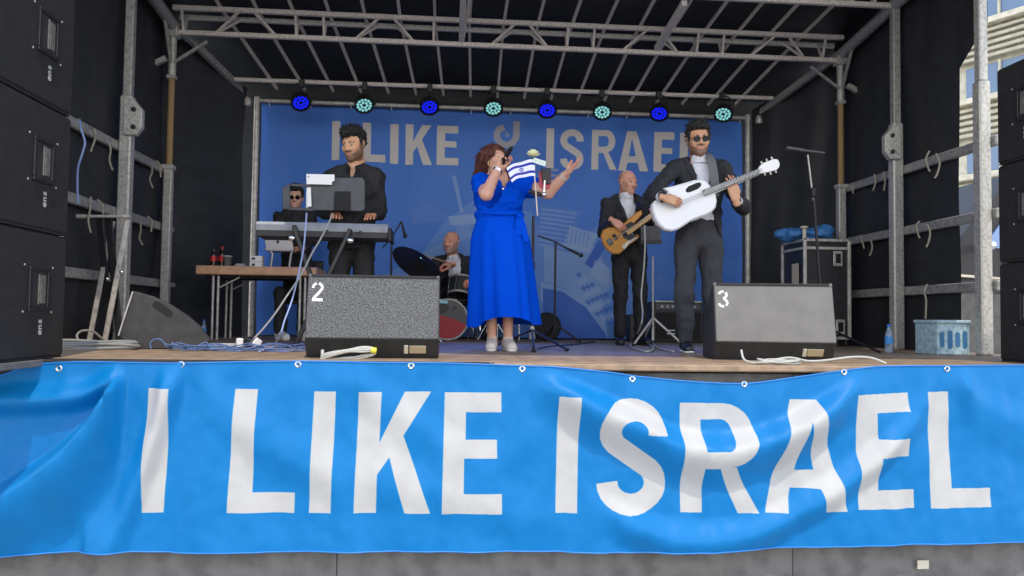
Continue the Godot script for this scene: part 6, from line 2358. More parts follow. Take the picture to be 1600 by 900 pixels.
	b.tube([j.wr - d2 * 0.03, j.wr - d2 * 0.012], 0.04, 0.039, 14)
	part(t, "bracelet", b, M.alu)
	b = B.new()
	var er := []
	for k in 13:
		var an := TAU * k / 12
		er.append(Vector3(0.303, 2.644, -5.87) + Vector3(cos(an) * 0.012, sin(an) * 0.018, 0))
	b.tube(er, 0.0028, -1, 6)
	part(t, "earring", b, M.gold)
	shoes(t, j, M.shoe_pale, M.white)
	var mt := thing("microphone", "black handheld microphone held at the singer's mouth", "microphone", Vector3(0.389, 2.637, -5.75))
	b = B.new()
	b.tube([Vector3(0.453, 2.722, -5.66), Vector3(0.404, 2.65, -5.76)], 0.014, 0.019, 12)
	part(mt, "handle", b, M.black)
	b = B.new()
	b.ball(Vector3(0.396, 2.64, -5.785), Vector3(0.026, 0.026, 0.026))
	part(mt, "mesh_head", b, mk(0.06, 0.06, 0.065, 0.4, 0.6, "speck", 8.0))

func strings(t: Node3D, a: Vector3, b0: Vector3, across: Vector3, n: int, w: float) -> void:
	var b := B.new()
	for k in n:
		var o := across * (float(k) / (n - 1) - 0.5) * w
		b.tube([a + o, b0 + o * 0.8], 0.0012, -1, 4, false)
	part(t, "strings", b, M.chrome)

func build_guitarist() -> void:
	var j := {"pe": Vector3(1.99, 2.113, -5.97), "wa": Vector3(1.99, 2.303, -5.97), "ch": Vector3(1.992, 2.537, -5.98), "nb": Vector3(1.992, 2.723, -5.98), "sl": Vector3(1.797, 2.665, -5.98), "sr": Vector3(2.192, 2.667, -5.98),
		"el": Vector3(1.541, 2.421, -5.76), "wl": Vector3(1.584, 2.358, -5.54), "er": Vector3(2.31, 2.341, -5.86), "wr": Vector3(2.16, 2.371, -5.62),
		"hl": Vector3(1.891, 2.049, -5.97), "hr": Vector3(2.09, 2.053, -5.97), "kl": Vector3(1.862, 1.649, -5.94), "kr": Vector3(2.098, 1.654, -5.96), "al": Vector3(1.89, 1.285, -5.98), "ar": Vector3(2.12, 1.285, -6.0), "tl": Vector3(1.87, 1.235, -5.85), "tr": Vector3(2.17, 1.235, -5.88)}
	var hd := head_at(Vector3(1.976, 2.897, -5.95), -6.0, 8.0, 2.0, 1.08)
	var t := person("man in a dark suit and sunglasses playing a white guitar", j, hd, {"skin": TAN, "beard": 0.85, "beard_colour": Color(0.035, 0.022, 0.016), "hair": M.hair_black, "style": "tall", "glasses": true}, [
		[j.wl, Vector3(1.0, -0.2, -0.12), Vector3(0, -0.25, -1), true, [0.4, 0.35, 0.4, 0.45, 0.5], 0.95],
		[j.wr, Vector3(-0.32, 0.95, 0.18), Vector3(-0.1, 0.15, -1), false, [0.3, 0.3, 0.35, 0.4, 0.5], 1.05]])
	shirt(t, j, M.shirt)
	jacket(t, j, M.suit, 0.085, 0.3, 1.02, 0.14, "jacket", 0.45)
	trousers(t, j, M.suit_grey)
	shoes(t, j, M.shoe_black, M.white)
	# the guitar
	var d := 5.62
	var g := thing("white_guitar", "white acoustic guitar with a slanted sound slot and pale headstock", "guitar", Vector3(1.802, 2.28, -5.66))
	var fx := Transform3D(Basis(), Vector3(0, 0, -d))
	var b := B.new()
	b.prism([1.597, 2.444, 1.685, 2.466, 1.773, 2.492, 1.838, 2.513, 1.892, 2.52, 1.932, 2.506, 1.961, 2.478, 1.976, 2.444, 2.006, 2.411, 2.016, 2.358, 2.006, 2.309, 1.977, 2.274, 1.932, 2.249, 1.873, 2.228, 1.814, 2.203, 1.765, 2.168, 1.716, 2.137, 1.667, 2.122, 1.618, 2.13, 1.574, 2.163, 1.544, 2.206, 1.524, 2.263, 1.519, 2.321, 1.538, 2.35, 1.577, 2.356, 1.616, 2.386, 1.636, 2.416], fx, 0.085, 0.012)
	part(g, "body", b, mk(0.72, 0.73, 0.74, 0.35))
	b = B.new()
	b.prism([1.769, 2.424, 1.774, 2.444, 1.793, 2.464, 1.852, 2.49, 1.877, 2.495, 1.892, 2.486, 1.887, 2.466, 1.867, 2.446, 1.808, 2.42, 1.784, 2.415], Transform3D(Basis(), Vector3(0, 0, -d + 0.002)), 0.006)
	part(g, "sound_slot", b, M.black_matt)
	b = B.new()
	var a0 := Vector3(1.9, 2.41, -5.6)
	var a1 := Vector3(2.332, 2.587, -5.6)
	b.bar(a0, a1, 0.046, 0.02, 0.003, Vector3.BACK)
	part(g, "fretboard", b, mk(0.11, 0.115, 0.12, 0.4))
	b = B.new()
	for k in 22:
		var q := 1.0 - pow(0.944, k * 1.0) * 1.0
		var p: Vector3 = a1.lerp(a0, q / 0.72)
		if q > 0.71: break
		b.bar(p + Vector3(-0.009, -0.023, 0.011), p + Vector3(0.009, 0.023, 0.011), 0.004, 0.003, 0.0, Vector3.BACK)
	part(g, "frets", b, M.alu)
	b = B.new()
	b.bar(Vector3(1.975, 2.427, -5.63), Vector3(2.344, 2.588, -5.63), 0.04, 0.024, 0.008, Vector3.BACK)
	part(g, "neck", b, M.white)
	b = B.new()
	b.prism([2.325, 2.606, 2.34, 2.631, 2.37, 2.656, 2.411, 2.672, 2.451, 2.688, 2.481, 2.684, 2.496, 2.655, 2.491, 2.625, 2.471, 2.605, 2.421, 2.589, 2.37, 2.578, 2.33, 2.571], Transform3D(Basis(), Vector3(0, 0, -5.6)), 0.02, 0.004)
	var hs := part(g, "headstock", b, M.white)
	for e in [Vector3(2.381, 2.571, -5.61), Vector3(2.426, 2.577, -5.61), Vector3(2.467, 2.593, -5.61), Vector3(2.356, 2.658, -5.61), Vector3(2.396, 2.679, -5.61), Vector3(2.436, 2.695, -5.61)]:
		b = B.new()
		b.ball(e, Vector3(0.009, 0.013, 0.007), Basis(Vector3.BACK, 0.4), 8, 6)
		part(hs, "tuning_peg", b, M.alu)
	strings(g, Vector3(1.689, 2.317, -5.6) + Vector3(0, 0, 0.012), Vector3(2.344, 2.594, -5.58), Vector3(0.37, 0.93, 0), 6, 0.036)
	b = B.new()
	b.bar(Vector3(1.67, 2.336, -5.6), Vector3(1.699, 2.294, -5.6), 0.014, 0.014, 0.003, Vector3.BACK)
	part(g, "bridge", b, mk(0.5, 0.48, 0.44, 0.4))
	# strap over his shoulder
	b = B.new()
	var sp := smooth([Vector3(2.043, 2.794, -6.04), Vector3(2.057, 2.795, -5.97), Vector3(2.05, 2.721, -5.86), Vector3(2.053, 2.609, -5.81), Vector3(2.046, 2.5, -5.76), Vector3(2.018, 2.416, -5.68)], 4)
	for k in sp.size() - 1: b.bar(sp[k], sp[k + 1] + (sp[k + 1] - sp[k]) * 0.05, 0.07, 0.005, 0.001, Vector3.BACK)
	part(g, "strap", b, mk(0.12, 0.125, 0.13, 0.8))

func build_bassist() -> void:
	var j := {"pe": Vector3(1.844, 2.147, -7.7), "wa": Vector3(1.829, 2.337, -7.7), "ch": Vector3(1.808, 2.533, -7.7), "nb": Vector3(1.8, 2.705, -7.7), "sl": Vector3(1.601, 2.627, -7.7), "sr": Vector3(1.992, 2.653, -7.72),
		"el": Vector3(1.548, 2.341, -7.62), "wl": Vector3(1.608, 2.427, -7.42), "er": Vector3(2.085, 2.397, -7.66), "wr": Vector3(2.039, 2.437, -7.42),
		"hl": Vector3(1.745, 2.092, -7.7), "hr": Vector3(1.937, 2.096, -7.7), "kl": Vector3(1.743, 1.699, -7.68), "kr": Vector3(1.948, 1.703, -7.68), "al": Vector3(1.75, 1.285, -7.72), "ar": Vector3(1.96, 1.285, -7.72), "tl": Vector3(1.73, 1.235, -7.6), "tr": Vector3(1.99, 1.235, -7.6)}
	var hd := head_at(Vector3(1.814, 2.86, -7.68), 28.0, 10.0, 0.0, 1.05)
	var t := person("bald man in a black suit playing an amber bass guitar", j, hd, {"skin": FAIR * Color(1, 0.92, 0.9), "beard": 0.35, "beard_colour": Color(0.12, 0.1, 0.09), "scalp": Color(0.12, 0.09, 0.08)}, [
		[j.wl, Vector3(0.75, -0.55, 0.1), Vector3(-0.1, -0.2, -1), true, [0.4, 0.4, 0.45, 0.5, 0.5], 1.0],
		[j.wr, Vector3(-0.2, 0.95, 0.1), Vector3(0, 0.1, -1), false, [0.3, 0.5, 0.5, 0.5, 0.5], 1.0]])
	shirt(t, j, M.shirt)
	jacket(t, j, M.suit, 0.09, 0.36, 1.0, 0.1, "jacket", 0.3)
	trousers(t, j, M.shirt_black, 0.95)
	shoes(t, j, M.shoe_black)
	var d := 7.44
	var g := thing("bass_guitar", "amber coloured bass guitar with a black pickguard", "bass guitar", Vector3(1.664, 2.179, -7.46))
	var b := B.new()
	b.prism([1.901, 2.545, 1.856, 2.525, 1.792, 2.472, 1.728, 2.413, 1.658, 2.38, 1.575, 2.365, 1.517, 2.339, 1.492, 2.281, 1.512, 2.206, 1.557, 2.137, 1.621, 2.101, 1.679, 2.102, 1.73, 2.147, 1.781, 2.199, 1.845, 2.238, 1.884, 2.277, 1.864, 2.302, 1.806, 2.295, 1.78, 2.326, 1.806, 2.384, 1.857, 2.442, 1.908, 2.501], Transform3D(Basis(), Vector3(0, 0, -d)), 0.045, 0.012)
	part(g, "body", b, mk(0.58, 0.26, 0.045, 0.3, 0.0, "cloud", 3.0))
	b = B.new()
	b.prism([1.728, 2.388, 1.792, 2.428, 1.831, 2.403, 1.787, 2.339, 1.793, 2.301, 1.858, 2.289, 1.781, 2.237, 1.716, 2.261, 1.703, 2.324], Transform3D(Basis(), Vector3(0, 0, -d + 0.003)), 0.004)
	part(g, "pickguard", b, M.black)
	b = B.new()
	b.prism([1.704, 2.185, 1.768, 2.237, 1.832, 2.27, 1.858, 2.264, 1.781, 2.212, 1.724, 2.147], Transform3D(Basis(), Vector3(0, 0, -d + 0.003)), 0.004)
	part(g, "control_plate", b, M.alu)
	for e in [[Vector3(1.611, 2.295, -7.43), Vector3(1.65, 2.246, -7.43), M.black, 0.03], [Vector3(1.561, 2.244, -7.43), Vector3(1.599, 2.194, -7.43), M.chrome, 0.05], [Vector3(1.701, 2.348, -7.43), Vector3(1.74, 2.298, -7.43), M.black, 0.026]]:
		b = B.new()
		b.bar(e[0], e[1], e[3], 0.02, 0.004, Vector3.BACK)
		part(g, "pickup" if e[2] == M.black else "bridge", b, e[2])
	b = B.new()
	b.bar(Vector3(1.746, 2.305, -7.43), Vector3(2.241, 2.674, -7.43), 0.05, 0.026, 0.006, Vector3.BACK)
	part(g, "neck", b, mk(0.5, 0.3, 0.12, 0.35, 0.0, "cloud", 3.0))
	b = B.new()
	b.prism([2.225, 2.681, 2.25, 2.733, 2.387, 2.814, 2.439, 2.822, 2.426, 2.77, 2.27, 2.657], Transform3D(Basis(), Vector3(0, 0, -7.42)), 0.02, 0.004)
	part(g, "headstock", b, mk(0.5, 0.3, 0.12, 0.35, 0.0, "cloud", 3.0))
	strings(g, Vector3(1.578, 2.218, -7.42), Vector3(2.235, 2.67, -7.41), Vector3(0.58, 0.8, 0), 4, 0.04)
	b = B.new()
	var sp := smooth([Vector3(1.885, 2.71, -7.72), Vector3(1.891, 2.629, -7.58), Vector3(1.899, 2.538, -7.48)], 4)
	for k in sp.size() - 1: b.bar(sp[k], sp[k + 1], 0.05, 0.005, 0.001, Vector3.BACK)
	part(g, "strap", b, M.black)

func build_keyboardist() -> void:
	var j := {"pe": Vector3(-0.814, 2.107, -6.5), "wa": Vector3(-0.808, 2.306, -6.5), "ch": Vector3(-0.802, 2.522, -6.5), "nb": Vector3(-0.806, 2.701, -6.5), "sl": Vector3(-0.989, 2.615, -6.5), "sr": Vector3(-0.618, 2.614, -6.5),
		"el": Vector3(-1.055, 2.341, -6.52), "wl": Vector3(-0.933, 2.287, -6.42), "er": Vector3(-0.582, 2.331, -6.52), "wr": Vector3(-0.63, 2.284, -6.42),
		"hl": Vector3(-0.897, 2.041, -6.5), "hr": Vector3(-0.718, 2.044, -6.5), "kl": Vector3(-0.906, 1.659, -6.47), "kr": Vector3(-0.691, 1.663, -6.47), "al": Vector3(-0.93, 1.285, -6.5), "ar": Vector3(-0.68, 1.285, -6.5), "tl": Vector3(-0.95, 1.235, -6.38), "tr": Vector3(-0.66, 1.235, -6.38)}
	j.wl.z = -6.41
	j.wr.z = -6.41
	var hd := head_at(Vector3(-0.811, 2.889, -6.47), -24.0, 17.0, 0.0, 1.1)
	var t := person("dark haired man in a black shirt standing at the stage piano", j, hd, {"skin": TAN * Color(1.08, 1.08, 1.05), "beard": 0.88, "beard_colour": Color(0.025, 0.016, 0.012), "hair": M.hair_black, "style": "short"}, [
		[j.wl, Vector3(0.1, 0.0, 1.0), Vector3(0, -1, 0.1), true, [0.3, 0.45, 0.4, 0.4, 0.45], 1.0],
		[j.wr, Vector3(-0.1, 0.0, 1.0), Vector3(0, -1, 0.1), false, [0.3, 0.45, 0.4, 0.4, 0.45], 1.0]])
	jacket(t, j, M.shirt_black, 0.032, 0.1, 1.04, 0.08, "shirt")
	var nb: Vector3 = j.nb
	for s in [-1.0, 1.0]:
		var b := B.new()
		var q := [nb + Vector3(s * 0.075, 0.04, -0.01), nb + Vector3(s * 0.085, 0.0, 0.0), nb + Vector3(s * 0.05, -0.07, 0.105), nb + Vector3(s * 0.018, -0.01, 0.1)]
		for o in [0.006, -0.006]: b.quad(q[0] + Vector3(0, 0, o), q[1] + Vector3(0, 0, o), q[2] + Vector3(0, 0, o), q[3] + Vector3(0, 0, o))
		part(t, "collar", b, M.shirt_black)
	trousers(t, j, M.shirt_black)
	shoes(t, j, M.shoe_black)

func build_drummer() -> void:
	var j := {"pe": Vector3(0.14, 1.75, -9.15), "wa": Vector3(0.082, 1.822, -9.1), "ch": Vector3(0.071, 1.993, -9.05), "nb": Vector3(0.053, 2.156, -9.02), "sl": Vector3(-0.133, 2.078, -9.02), "sr": Vector3(0.257, 2.095, -9.05),
		"el": Vector3(-0.149, 1.867, -8.86), "wl": Vector3(0.038, 2.055, -8.66), "er": Vector3(0.331, 1.862, -8.9), "wr": Vector3(0.271, 1.879, -8.66),
		"hl": Vector3(0.04, 1.72, -9.12), "hr": Vector3(0.24, 1.72, -9.12), "kl": Vector3(-0.18, 1.72, -8.78), "kr": Vector3(0.42, 1.72, -8.78), "al": Vector3(-0.2, 1.285, -8.8), "ar": Vector3(0.44, 1.285, -8.82), "tl": Vector3(-0.22, 1.235, -8.68), "tr": Vector3(0.46, 1.235, -8.7)}
	var hd := head_at(Vector3(0.028, 2.335, -9.0), -30.0, 4.0, 0.0, 1.12)
	var t := person("bald bearded man in a dark jacket and white shirt seated at the drums", j, hd, {"skin": FAIR * Color(1.05, 0.9, 0.88), "beard": 0.8, "beard_colour": Color(0.2, 0.17, 0.16), "scalp": Color(0.12, 0.08, 0.07)}, [
		[j.wl, Vector3(-1, -0.05, 0.25), Vector3(-0.1, -1, -0.2), true, [0.8, 0.9, 0.95, 0.95, 0.95], 1.05],
		[j.wr, Vector3(-0.5, -0.1, 0.8), Vector3(0, -1, 0), false, [0.8, 0.9, 0.95, 0.95, 0.95], 1.05]])
	shirt(t, j, M.shirt)
	jacket(t, j, M.suit, 0.095, 0.5, 1.0, 0.02)
	trousers(t, j, M.shirt_black)
	shoes(t, j, M.shoe_black)
	for e in [["wooden drumstick in the drummer's hand pointing at the cymbal", Vector3(0.073, 2.046, -8.62), Vector3(-0.251, 2.113, -8.2)], ["wooden drumstick in the drummer's far hand over the snare drum", j.wr + Vector3(0, -0.02, 0.02), Vector3(0.3, 1.87, -8.85)]]:
		var b := B.new()
		b.tube([e[1], e[1].lerp(e[2], 0.85), e[2]], 0.008, 0.005, 8)
		single("drumstick", e[0], "drumstick", b, mk(0.5, 0.32, 0.18, 0.5), e[1], "drumsticks")

func build_seated() -> void:
	var z := -8.55
	var j := {"pe": Vector3(-1.62, 1.72, z - 0.05), "wa": Vector3(-1.689, 2.308, -8.6), "ch": Vector3(-1.689, 2.461, -8.58), "nb": Vector3(-1.686, 2.591, -8.55), "sl": Vector3(-1.849, 2.517, -8.55), "sr": Vector3(-1.512, 2.525, -8.55),
		"el": Vector3(-1.866, 2.259, -8.5), "wl": Vector3(-1.697, 2.172, -8.35), "er": Vector3(-1.47, 2.267, -8.5), "wr": Vector3(-1.55, 2.175, -8.35),
		"hl": Vector3(-1.72, 1.69, z), "hr": Vector3(-1.52, 1.69, z), "kl": Vector3(-1.74, 1.68, z + 0.38), "kr": Vector3(-1.5, 1.68, z + 0.38), "al": Vector3(-1.72, 1.285, z + 0.42), "ar": Vector3(-1.5, 1.285, z + 0.4), "tl": Vector3(-1.66, 1.235, z + 0.52), "tr": Vector3(-1.44, 1.235, z + 0.52)}
	var hd := head_at(Vector3(-1.686, 2.744, -8.53), 8.0, 8.0, 0.0, 1.02)
	var t := person("man in black with sunglasses sitting at the side table behind the laptop", j, hd, {"skin": FAIR, "hair": M.hair_black, "style": "tall", "glasses": true, "beard": 0.3}, [
		[j.wl, Vector3(0.4, 0.0, 0.9), Vector3(0, -1, 0), true, [0.3, 0.4, 0.4, 0.4, 0.4], 1.0],
		[j.wr, Vector3(-0.4, 0.0, 0.9), Vector3(0, -1, 0), false, [0.3, 0.4, 0.4, 0.4, 0.4], 1.0]])
	jacket(t, j, M.shirt_black, 0.0, 0.1, 0.95, 0.03, "pullover")
	trousers(t, j, M.shirt_black, 0.9)
	shoes(t, j, M.white, M.white)
	var c := thing("folding_chair", "black chair under the man at the side table", "chair", Vector3(-1.62, DECK, z - 0.05))
	var b := B.new()
	b.box(Vector3(-1.62, 1.6, z - 0.05), Vector3(0.42, 0.04, 0.4), Basis(), 0.01)
	part(c, "seat", b, M.black)
	b = B.new()
	b.box(Vector3(-1.62, 1.95, z - 0.27), Vector3(0.42, 0.25, 0.03), Basis(), 0.01)
	part(c, "backrest", b, M.black)
	for sx in [-0.19, 0.19]:
		for sz in [-0.2, 0.14]:
			b = B.new()
			b.tube([Vector3(-1.62 + sx, DECK, z + sz), Vector3(-1.62 + sx, 1.59, z + sz)], 0.012, -1, 6)
			part(c, "leg", b, M.black_metal)
		b = B.new()
		b.tube([Vector3(-1.62 + sx, 1.6, z - 0.25), Vector3(-1.62 + sx, 2.0, z - 0.28)], 0.012, -1, 6)
		part(c, "back_post", b, M.black_metal)

# ---------------------------------------------------------------- cables and straps
func cable(label: String, pts: Array, r: float, m: Material, group := "", called := "cable", cat := "cable") -> void:
	var b := B.new()
	b.tube(smooth(pts, 7), r, -1, 7)
	single(called, label, cat, b, m, pts[0], group)

func coil(label: String, c: Vector3, rx: float, rz: float, turns: int, r: float, m: Material, group: String, lift := 0.006) -> Node3D:
	var t := thing("cable_coil", label, "cable", c, 0.0, group)
	for k in turns:
		var pts := []
		var ph := rng.randf() * TAU
		var sx := rng.randf_range(0.86, 1.08)
		var sz := rng.randf_range(0.8, 1.1)
		var off := Vector3(rng.randf_range(-0.02, 0.02), 0, rng.randf_range(-0.015, 0.015))
		for e in 25:
			var an := TAU * e / 24
			pts.append(c + off + Vector3(cos(an) * rx * sx, r + lift * k + 0.008 * sin(an * 2.0 + ph), sin(an) * rz * sz))
		var b := B.new()
		b.tube(pts, r, -1, 7, false)
		part(t, "loop", b, m)
	return t

func build_cables() -> void:
	var g := "cables lying on the deck"
	# coil hanging over the lower edge of monitor 2
	var t := thing("cable_coil", "grey cable coil with a yellow tie at the foot of monitor 2", "cable", Vector3(-0.594, 1.202, -4.6), 0.0, g)
	for kk in 6:
		var k: int = kk
		var b := B.new()
		var o := Vector3(0, 0, 0.006 * (k % 3))
		var w := 1.0 + 0.02 * k
		var y := k * 2.4
		var q := [Vector3(-0.725, 1.205, -4.58), Vector3(-0.716, 1.217, -4.57), Vector3(-0.662, 1.237, -4.55), Vector3(-0.571, 1.256, -4.55), Vector3(-0.486, 1.265, -4.55), Vector3(-0.428, 1.261, -4.56), Vector3(-0.428, 1.238, -4.57), Vector3(-0.48, 1.223, -4.57), Vector3(-0.572, 1.211, -4.57), Vector3(-0.664, 1.199, -4.57), Vector3(-0.717, 1.194, -4.58)]
		var pts := []
		for e in q: pts.append(e + o + Vector3(rng.randf_range(-0.012, 0.012), rng.randf_range(-0.006, 0.006) - 0.003 * k, 0))
		b.tube(smooth(pts, 5), 0.0062, -1, 7)
		part(t, "loop", b, M.cable_grey)
	var yb := B.new()
	yb.tube([Vector3(-0.441, 1.254, -4.545), Vector3(-0.411, 1.251, -4.545)], 0.018, -1, 10)
	part(t, "tie", yb, M.yellow)
	yb = B.new()
	yb.tube([Vector3(-0.729, 1.249, -4.6), Vector3(-0.725, 1.201, -4.58)], 0.01, -1, 8)
	part(t, "plug", yb, M.cable_grey)
	coil("flat pale cable coil on the deck edge below monitor 3", Vector3(1.947, 1.2, -4.405), 0.13, 0.06, 5, 0.006, M.cable_grey, g, 0.004)
	cable("pale cable running from under monitor 3 along the deck edge", [Vector3(1.81, 1.273, -4.62), Vector3(1.814, 1.216, -4.58)] + [Vector3(1.87, 1.199, -4.55), Vector3(1.971, 1.215, -4.55), Vector3(2.092, 1.232, -4.55), Vector3(2.202, 1.213, -4.55), Vector3(2.316, 1.218, -4.55), Vector3(2.48, 1.239, -4.55), Vector3(2.603, 1.236, -4.55), Vector3(2.676, 1.204, -4.5)], 0.0075, M.cable_white, g)
	# tangle left of the keyboard
	for k in 9:
		var pts := []
		var x := 250.0
		var c := Vector3(-1.627, 1.2, -5.485)
		for e in 9:
			pts.append(Vector3(-1.93 + e * 0.115 + rng.randf_range(-0.05, 0.05), DECK + 0.006 + maxf(0.0, rng.randf_range(-0.03, 0.05)), -5.42 - rng.randf_range(-0.07, 0.16)))
		cable("thin blue cable in the tangle beside the left floor monitor", pts, 0.0045, [M.cable_blue, M.cable_blue, M.cable_black][k % 3] if k % 3 < 2 else M.cable_blue, "blue cables tangled on the deck")
	cable("blue cable arching up from the tangle by the left floor monitor", [Vector3(-2.035, 1.209, -5.5), Vector3(-2.041, 1.248, -5.5), Vector3(-2.011, 1.275, -5.5), Vector3(-1.969, 1.271, -5.5), Vector3(-1.925, 1.232, -5.5), Vector3(-1.787, 1.204, -5.45)], 0.005, M.cable_blue, g)
	# socket strip
	var st := thing("socket_strip", "white and black socket strip among the blue cables", "socket strip", Vector3(-1.485, 1.2, -5.861))
	var sc := Vector3(-1.515, 1.2, -5.977)
	for k in 3:
		var b := B.new()
		b.box(sc + Vector3(-0.05 + k * 0.06, 0.04, 0), Vector3(0.052, 0.07, 0.06), Basis(Vector3.UP, 0.3 + k) * Basis(Vector3.RIGHT, 0.3 * k), 0.006)
		part(st, "socket", b, [M.white, M.black, M.white][k])
	var sb := B.new()
	sb.box(sc + Vector3(-0.18, 0.02, 0.0), Vector3(0.2, 0.03, 0.06), Basis(Vector3.UP, 0.1), 0.005)
	part(st, "strip", sb, mk(0.4, 0.4, 0.42, 0.5))
	# cables up to the keyboard
	cable("pale blue cable hanging from the stage piano to the deck", [Vector3(-1.114, 2.254, -6.1), Vector3(-1.108, 2.163, -6.05), Vector3(-1.113, 1.959, -6.0), Vector3(-1.128, 1.756, -5.9), Vector3(-1.151, 1.56, -5.8), Vector3(-1.178, 1.418, -5.7), Vector3(-1.186, 1.313, -5.6)] + [Vector3(-1.367, 1.212, -6.231), Vector3(-1.274, 1.212, -5.606), Vector3(-1.231, 1.212, -5.186)], 0.0065, mk(0.3, 0.38, 0.62, 0.5), g)
	cable("grey cable hanging from the stage piano towards the socket strip", [Vector3(-0.912, 2.254, -6.1), Vector3(-0.937, 2.167, -6.05), Vector3(-0.989, 2.036, -6.0), Vector3(-1.036, 1.932, -5.95), Vector3(-1.109, 1.756, -5.9), Vector3(-1.18, 1.607, -5.8), Vector3(-1.258, 1.464, -5.75), Vector3(-1.335, 1.346, -5.7), Vector3(-1.372, 1.279, -5.6)] + [Vector3(-1.518, 1.212, -6.047)], 0.007, mk(0.3, 0.3, 0.3, 0.5), g)
	# loops near the left stack
	coil("thick black and grey cable loops beside the left loudspeakers", Vector3(-2.406, 1.2, -5.515), 0.28, 0.1, 5, 0.011, mk(0.2, 0.2, 0.19, 0.5), g, 0.01)
	cable("grey cable rising in an arch beside the left loudspeakers", [Vector3(-2.643, 1.197, -6.3), Vector3(-2.706, 1.199, -6.2), Vector3(-2.756, 1.212, -6.1), Vector3(-2.804, 1.27, -6.1), Vector3(-2.791, 1.313, -6.15), Vector3(-2.733, 1.308, -6.2), Vector3(-2.691, 1.258, -6.25), Vector3(-2.643, 1.197, -6.3)], 0.009, mk(0.25, 0.25, 0.24, 0.5), g)
	# white lead from the bass
	cable("white guitar lead falling from the bass and curling on the deck", [Vector3(1.892, 2.375, -7.3), Vector3(1.899, 2.2, -7.3), Vector3(1.875, 1.948, -7.25), Vector3(1.839, 1.699, -7.2), Vector3(1.827, 1.515, -7.1), Vector3(1.752, 1.384, -6.9)] + [Vector3(2.2, 1.212, -9.026), Vector3(1.677, 1.212, -6.955), Vector3(1.539, 1.212, -6.056), Vector3(1.554, 1.212, -5.817), Vector3(1.863, 1.212, -6.846), Vector3(2.109, 1.212, -8.029), Vector3(2.685, 1.212, -10.465)] + [Vector3(2.355, 1.212, -8.821), Vector3(1.862, 1.212, -6.69), Vector3(1.753, 1.212, -5.862)], 0.008, M.cable_white, g)
	cable("black cable lying on the deck behind the amplifier leads", [Vector3(1.612, 1.212, -8.307), Vector3(1.239, 1.212, -7.349), Vector3(0.907, 1.212, -6.736), Vector3(0.72, 1.212, -6.111)], 0.006, M.cable_black, g)
	cable("blue cable hanging down beside the left loudspeaker stack", [Vector3(-2.214, 2.607, -4.75), Vector3(-2.201, 2.542, -4.75), Vector3(-2.177, 2.469, -4.75), Vector3(-2.189, 2.4, -4.75), Vector3(-2.211, 2.314, -4.75), Vector3(-2.211, 2.207, -4.75), Vector3(-2.204, 2.099, -4.75)], 0.006, M.cable_blue, g)
	# tie straps on the rails
	var gs := "tie straps hanging from the side rails"
	var left := "tie strap on left wall %s"
	var k := -1
	var says := ["upper rail, nearest the loudspeakers", "upper rail, second from the loudspeakers", "upper rail, third from the loudspeakers", "upper rail, next to the rusty post", "middle rail, nearest the loudspeakers", "middle rail, second from the loudspeakers", "middle rail, third from the loudspeakers", "middle rail, next to the inner post"]
	var right := "tie strap on right wall %s"
	var rsays := ["upper rail, left one of the pair nearest the front", "upper rail, right one of the pair nearest the front", "upper rail, left one of the pair behind the middle post", "upper rail, right one of the pair behind the middle post", "upper rail, innermost", "middle rail, left one of the pair nearest the front", "middle rail, right one of the pair nearest the front", "middle rail, innermost above the flight case", "middle rail, just behind the middle post", "lower rail, the only one"]
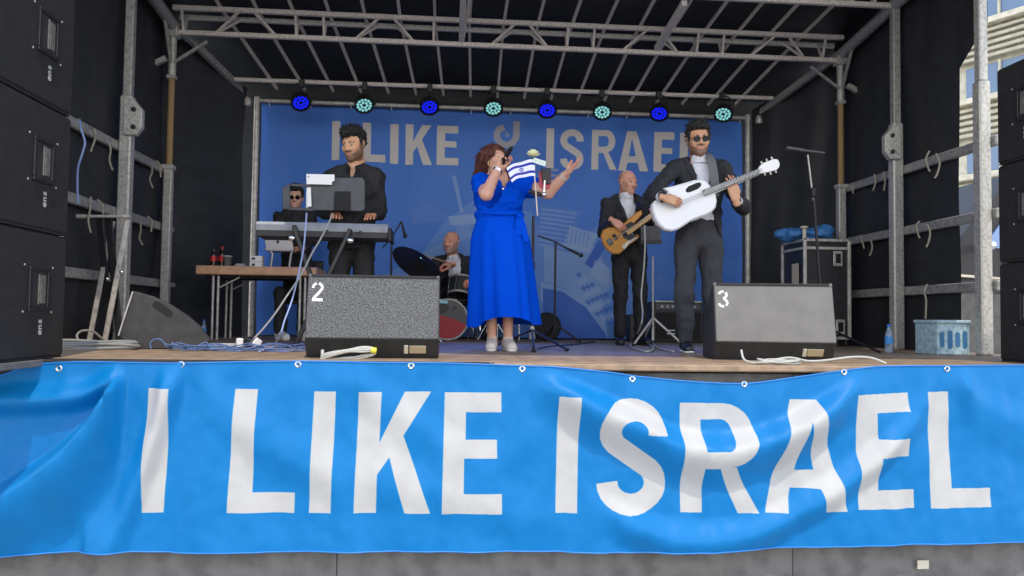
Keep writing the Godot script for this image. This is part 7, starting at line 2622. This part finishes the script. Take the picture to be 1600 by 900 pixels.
	for e in [[Vector3(-2.952, 2.97, -6.5), Vector3(-2.889, 2.939, -6.45), Vector3(-2.877, 2.876, -6.45), Vector3(-2.899, 2.797, -6.45), Vector3(-2.908, 2.76, -6.45)], [Vector3(-2.964, 2.935, -6.9), Vector3(-2.946, 2.868, -6.9), Vector3(-2.954, 2.784, -6.9), Vector3(-2.924, 2.695, -6.9)], [Vector3(-2.924, 2.923, -7.75), Vector3(-2.91, 2.847, -7.75), Vector3(-2.931, 2.771, -7.75), Vector3(-2.898, 2.683, -7.75)], [Vector3(-2.858, 2.946, -7.7), Vector3(-2.839, 2.913, -7.75), Vector3(-2.829, 2.793, -7.75)], [Vector3(-2.918, 2.396, -6.5), Vector3(-2.897, 2.3, -6.45), Vector3(-2.909, 2.196, -6.45), Vector3(-2.885, 2.098, -6.45)], [Vector3(-2.911, 2.391, -6.6), Vector3(-2.869, 2.349, -6.6), Vector3(-2.861, 2.27, -6.6)], [Vector3(-2.951, 2.335, -7.6), Vector3(-2.942, 2.249, -7.6), Vector3(-2.952, 2.175, -7.6), Vector3(-2.92, 2.108, -7.6)], [Vector3(-2.887, 2.386, -7.6), Vector3(-2.844, 2.344, -7.6), Vector3(-2.847, 2.239, -7.6)]]:
		k += 1
		cable(left % says[k], e, 0.0085, M.strap, gs, "tie_strap", "strap")
	k = -1
	for e in [[Vector3(4.249, 2.99, -6.45), Vector3(4.218, 2.92, -6.45), Vector3(4.236, 2.841, -6.45), Vector3(4.253, 2.807, -6.45)], [Vector3(4.275, 2.957, -6.4), Vector3(4.31, 2.873, -6.4), Vector3(4.285, 2.775, -6.4), Vector3(4.261, 2.74, -6.4)], [Vector3(4.286, 2.964, -7.4), Vector3(4.299, 2.886, -7.4), Vector3(4.271, 2.794, -7.4)], [Vector3(4.322, 2.972, -7.3), Vector3(4.341, 2.882, -7.3), Vector3(4.327, 2.779, -7.3)], [Vector3(4.275, 2.929, -7.8), Vector3(4.281, 2.827, -7.8)], [Vector3(4.25, 2.38, -6.6), Vector3(4.219, 2.344, -6.6), Vector3(4.231, 2.269, -6.6), Vector3(4.249, 2.228, -6.6)], [Vector3(4.252, 2.344, -6.5), Vector3(4.281, 2.276, -6.5), Vector3(4.268, 2.19, -6.5), Vector3(4.244, 2.137, -6.5)], [Vector3(4.245, 2.36, -7.6), Vector3(4.272, 2.28, -7.6), Vector3(4.286, 2.227, -7.6)], [Vector3(4.298, 2.324, -7.5), Vector3(4.318, 2.232, -7.5), Vector3(4.29, 2.14, -7.5)], [Vector3(4.252, 1.806, -6.5), Vector3(4.222, 1.743, -6.5), Vector3(4.239, 1.658, -6.5), Vector3(4.231, 1.498, -6.5)]]:
		k += 1
		cable(right % rsays[k], e, 0.0085, M.strap, gs, "tie_strap", "strap")
